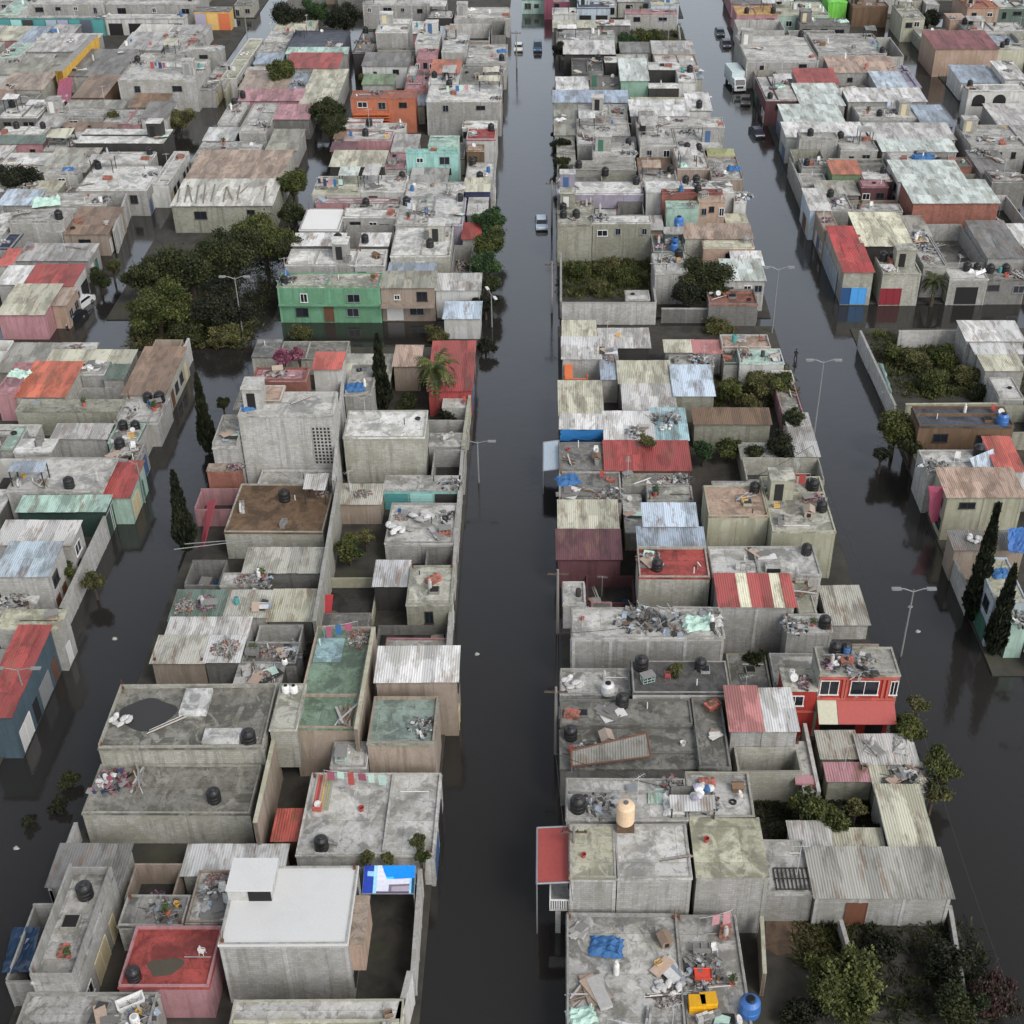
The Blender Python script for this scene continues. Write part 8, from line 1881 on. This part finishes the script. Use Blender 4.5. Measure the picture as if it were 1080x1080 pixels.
# windows on facades seen from the street
root, hw, hd, h = HF('mint green two storey house facing the cross street')
for a, b in ((.16, .28), (.66, .78)): opening(root, 'F', -hw + 2*hw*a, -hw + 2*hw*b, .9, 2.0, -hd - .03, 'window', R)
opening(root, 'F', -hw + 2*hw*.44, -hw + 2*hw*.53, .14, 2.2, -hd - .03, 'door', R)
MB().box(-hw, hw, -hd - .5, -hd - .03, 2.45, 2.6).build('ledge', mat_wall('gr'), root)
for lab, n in (('olive roofed tan house facing the cross street', 3),):
    root, hw, hd, h = HF(lab)
    MB().box(-hw, hw, -hd - 1.6, -hd - .03, 2.5, 2.62).build('ledge', mat_wall('tn'), root)
    opening(root, 'F', -hw + .6, -hw + 2.6, .14, 2.3, -hd - .03, 'gate', R, GATES[0]); opening(root, 'F', -hw + 3.4, -hw + 5.2, .9, 2.0, -hd - .03, 'window', R)
root, hw, hd, h = HF('bright red sloping roof above the blue and red shutters')
opening(root, 'F', -hw, -hw + 2*hw*.3, .14, 2.4, -hd - .03, 'gate', R, mat_plain('shutter_deep_blue', (34,70,112), .5)); opening(root, 'F', -hw + 2*hw*.33, -hw + 2*hw*.85, .14, 2.4, -hd - .03, 'gate', R, mat_plain('shutter_blue', (70,140,200), .5))
root, hw, hd, h = HF('mossy cluttered roof of the cross street corner house')
opening(root, 'F', -hw, -hw + 2*hw*.55, .14, 2.4, -hd - .03, 'gate', R, mat_plain('shutter_maroon', (120,36,46), .5))
root, hw, hd, h = HF('turquoise house with a two storey blank front')
for a in (.14, .72): opening(root, 'F', -hw + 2*hw*a, -hw + 2*hw*(a+.14), 2.6, 3.5, -hd - .03, 'window', R)
root, hw, hd, h = HF('orange brick house with black window row')
m = MB(); [m.box(-hw + .3, hw*.2, -hd - 1.0, -hd - .03, 1.6 + .45*k, 1.72 + .45*k) for k in range(5)]; m.build('balcony', mat_wall('og'), root)
# person wading
p = (29.44, 140.14, 0)
o = thing('person', 'person in dark clothes wading along the flooded right hand street', 'person', p, 2.6)
def skin_body(J, E, name, mat, parent, root_i=0):
    me = bpy.data.meshes.new(name); me.from_pydata([j[:3] for j in J], E, []); b = put(name, me, parent)
    b.modifiers.new('skin', 'SKIN'); su = b.modifiers.new('subsurf', 'SUBSURF'); su.levels = 2; su.render_levels = 2
    for i, j in enumerate(J): me.skin_vertices[0].data[i].radius = (j[3], j[4] if len(j) > 4 else j[3]); me.skin_vertices[0].data[i].use_root = (i == root_i)
    me.materials.append(mat); return b
Lh = [(0,0,.55,.15,.11),(0,0,.8,.14,.1),(0,0,1.05,.17,.11),(0,-.01,1.1,.06),(0,-.02,1.2,.07,.085),(0,-.02,1.31,.07,.09),(-.19,0,1.03,.06),(-.25,.02,.78,.045),(-.2,-.16,.62,.035),(.19,0,1.03,.06),(.25,.02,.78,.045),(.22,-.17,.64,.035),(-.1,0,.48,.085),(-.12,-.12,.1,.06),(-.12,-.05,-.38,.05),(.1,0,.48,.085),(.12,.1,.1,.06),(.13,.2,-.36,.05)]
skin_body(Lh, [(0,1),(1,2),(2,3),(3,4),(4,5),(2,6),(6,7),(7,8),(2,9),(9,10),(10,11),(0,12),(12,13),(13,14),(0,15),(15,16),(16,17)], 'body', mat_plain('dark_clothes', (40,42,48), .85), o)
MB().lathe([(.02,1.3),(.095,1.3),(.1,1.36),(.06,1.42),(.01,1.44)], 12, (0,-.01,0)).build('hair', mat_plain('black_hair', (20,17,15), .7), o)
MB().lathe([(.03,1.13),(.075,1.18),(.085,1.25),(.08,1.31)], 12, (0,-.035,0)).build('face', mat_plain('skin_tone', (128,92,72), .6), o)
for s in (-1, 1):
    f = MB(); c = (-.2, -.16, .62) if s < 0 else (.22, -.17, .64)
    f.obox((c[0], c[1]-.05, c[2]-.02), (.07,.09,.03))
    for k in range(4): f.tube((c[0]-.03+.02*k, c[1]-.09, c[2]-.02), (c[0]-.03+.02*k, c[1]-.15+.008*abs(k-1.5), c[2]-.05), .009, .007, 5)
    f.tube((c[0]-.04*s, c[1]-.05, c[2]-.02), (c[0]-.07*s, c[1]-.11, c[2]-.03), .01, .008, 5); f.build('hand', mat_plain('skin_tone', (128,92,72), .6), o)
# things floating on the flood
R = random.Random(77)
for k, (p, lab) in enumerate((((32.47, 89.83, 0), 'white plastic bag floating by the right hand cypresses'), ((-37.77, 88.81, 0), 'white plastic scrap floating in the left street'), ((-6.11, 86.79, 0), 'white plastic scrap floating in the middle street'), ((-38.63, 65.33, 0), 'white plastic scrap floating at the bottom of the left street'), ((32.58, 93.28, 0), 'pale bottle crate lid floating near the double street lamp'))):
    m = MB(); vs = [((.25*math.cos(t)*R.uniform(.7,1.2)), .2*math.sin(t)*R.uniform(.7,1.2), .03) for t in [2*math.pi*i/9 for i in range(9)]]
    m.add(vs + [(v[0]*.4, v[1]*.4, .03 + R.uniform(.06,.16)) for v in vs] + [(v[0]*.95, v[1]*.95, -.05) for v in vs], [tuple(range(9, 18))] + [(i, (i+1) % 9, 9 + (i+1) % 9, 9 + i) for i in range(9)] + [(18+i, 18+(i+1)%9, (i+1)%9, i) for i in range(9)])
    tag(m.build('floating_bag', mat_plain('plastic_white', (150,150,147), .5), None, p), lab, 'plastic bag', 'rubbish floating on the flood')
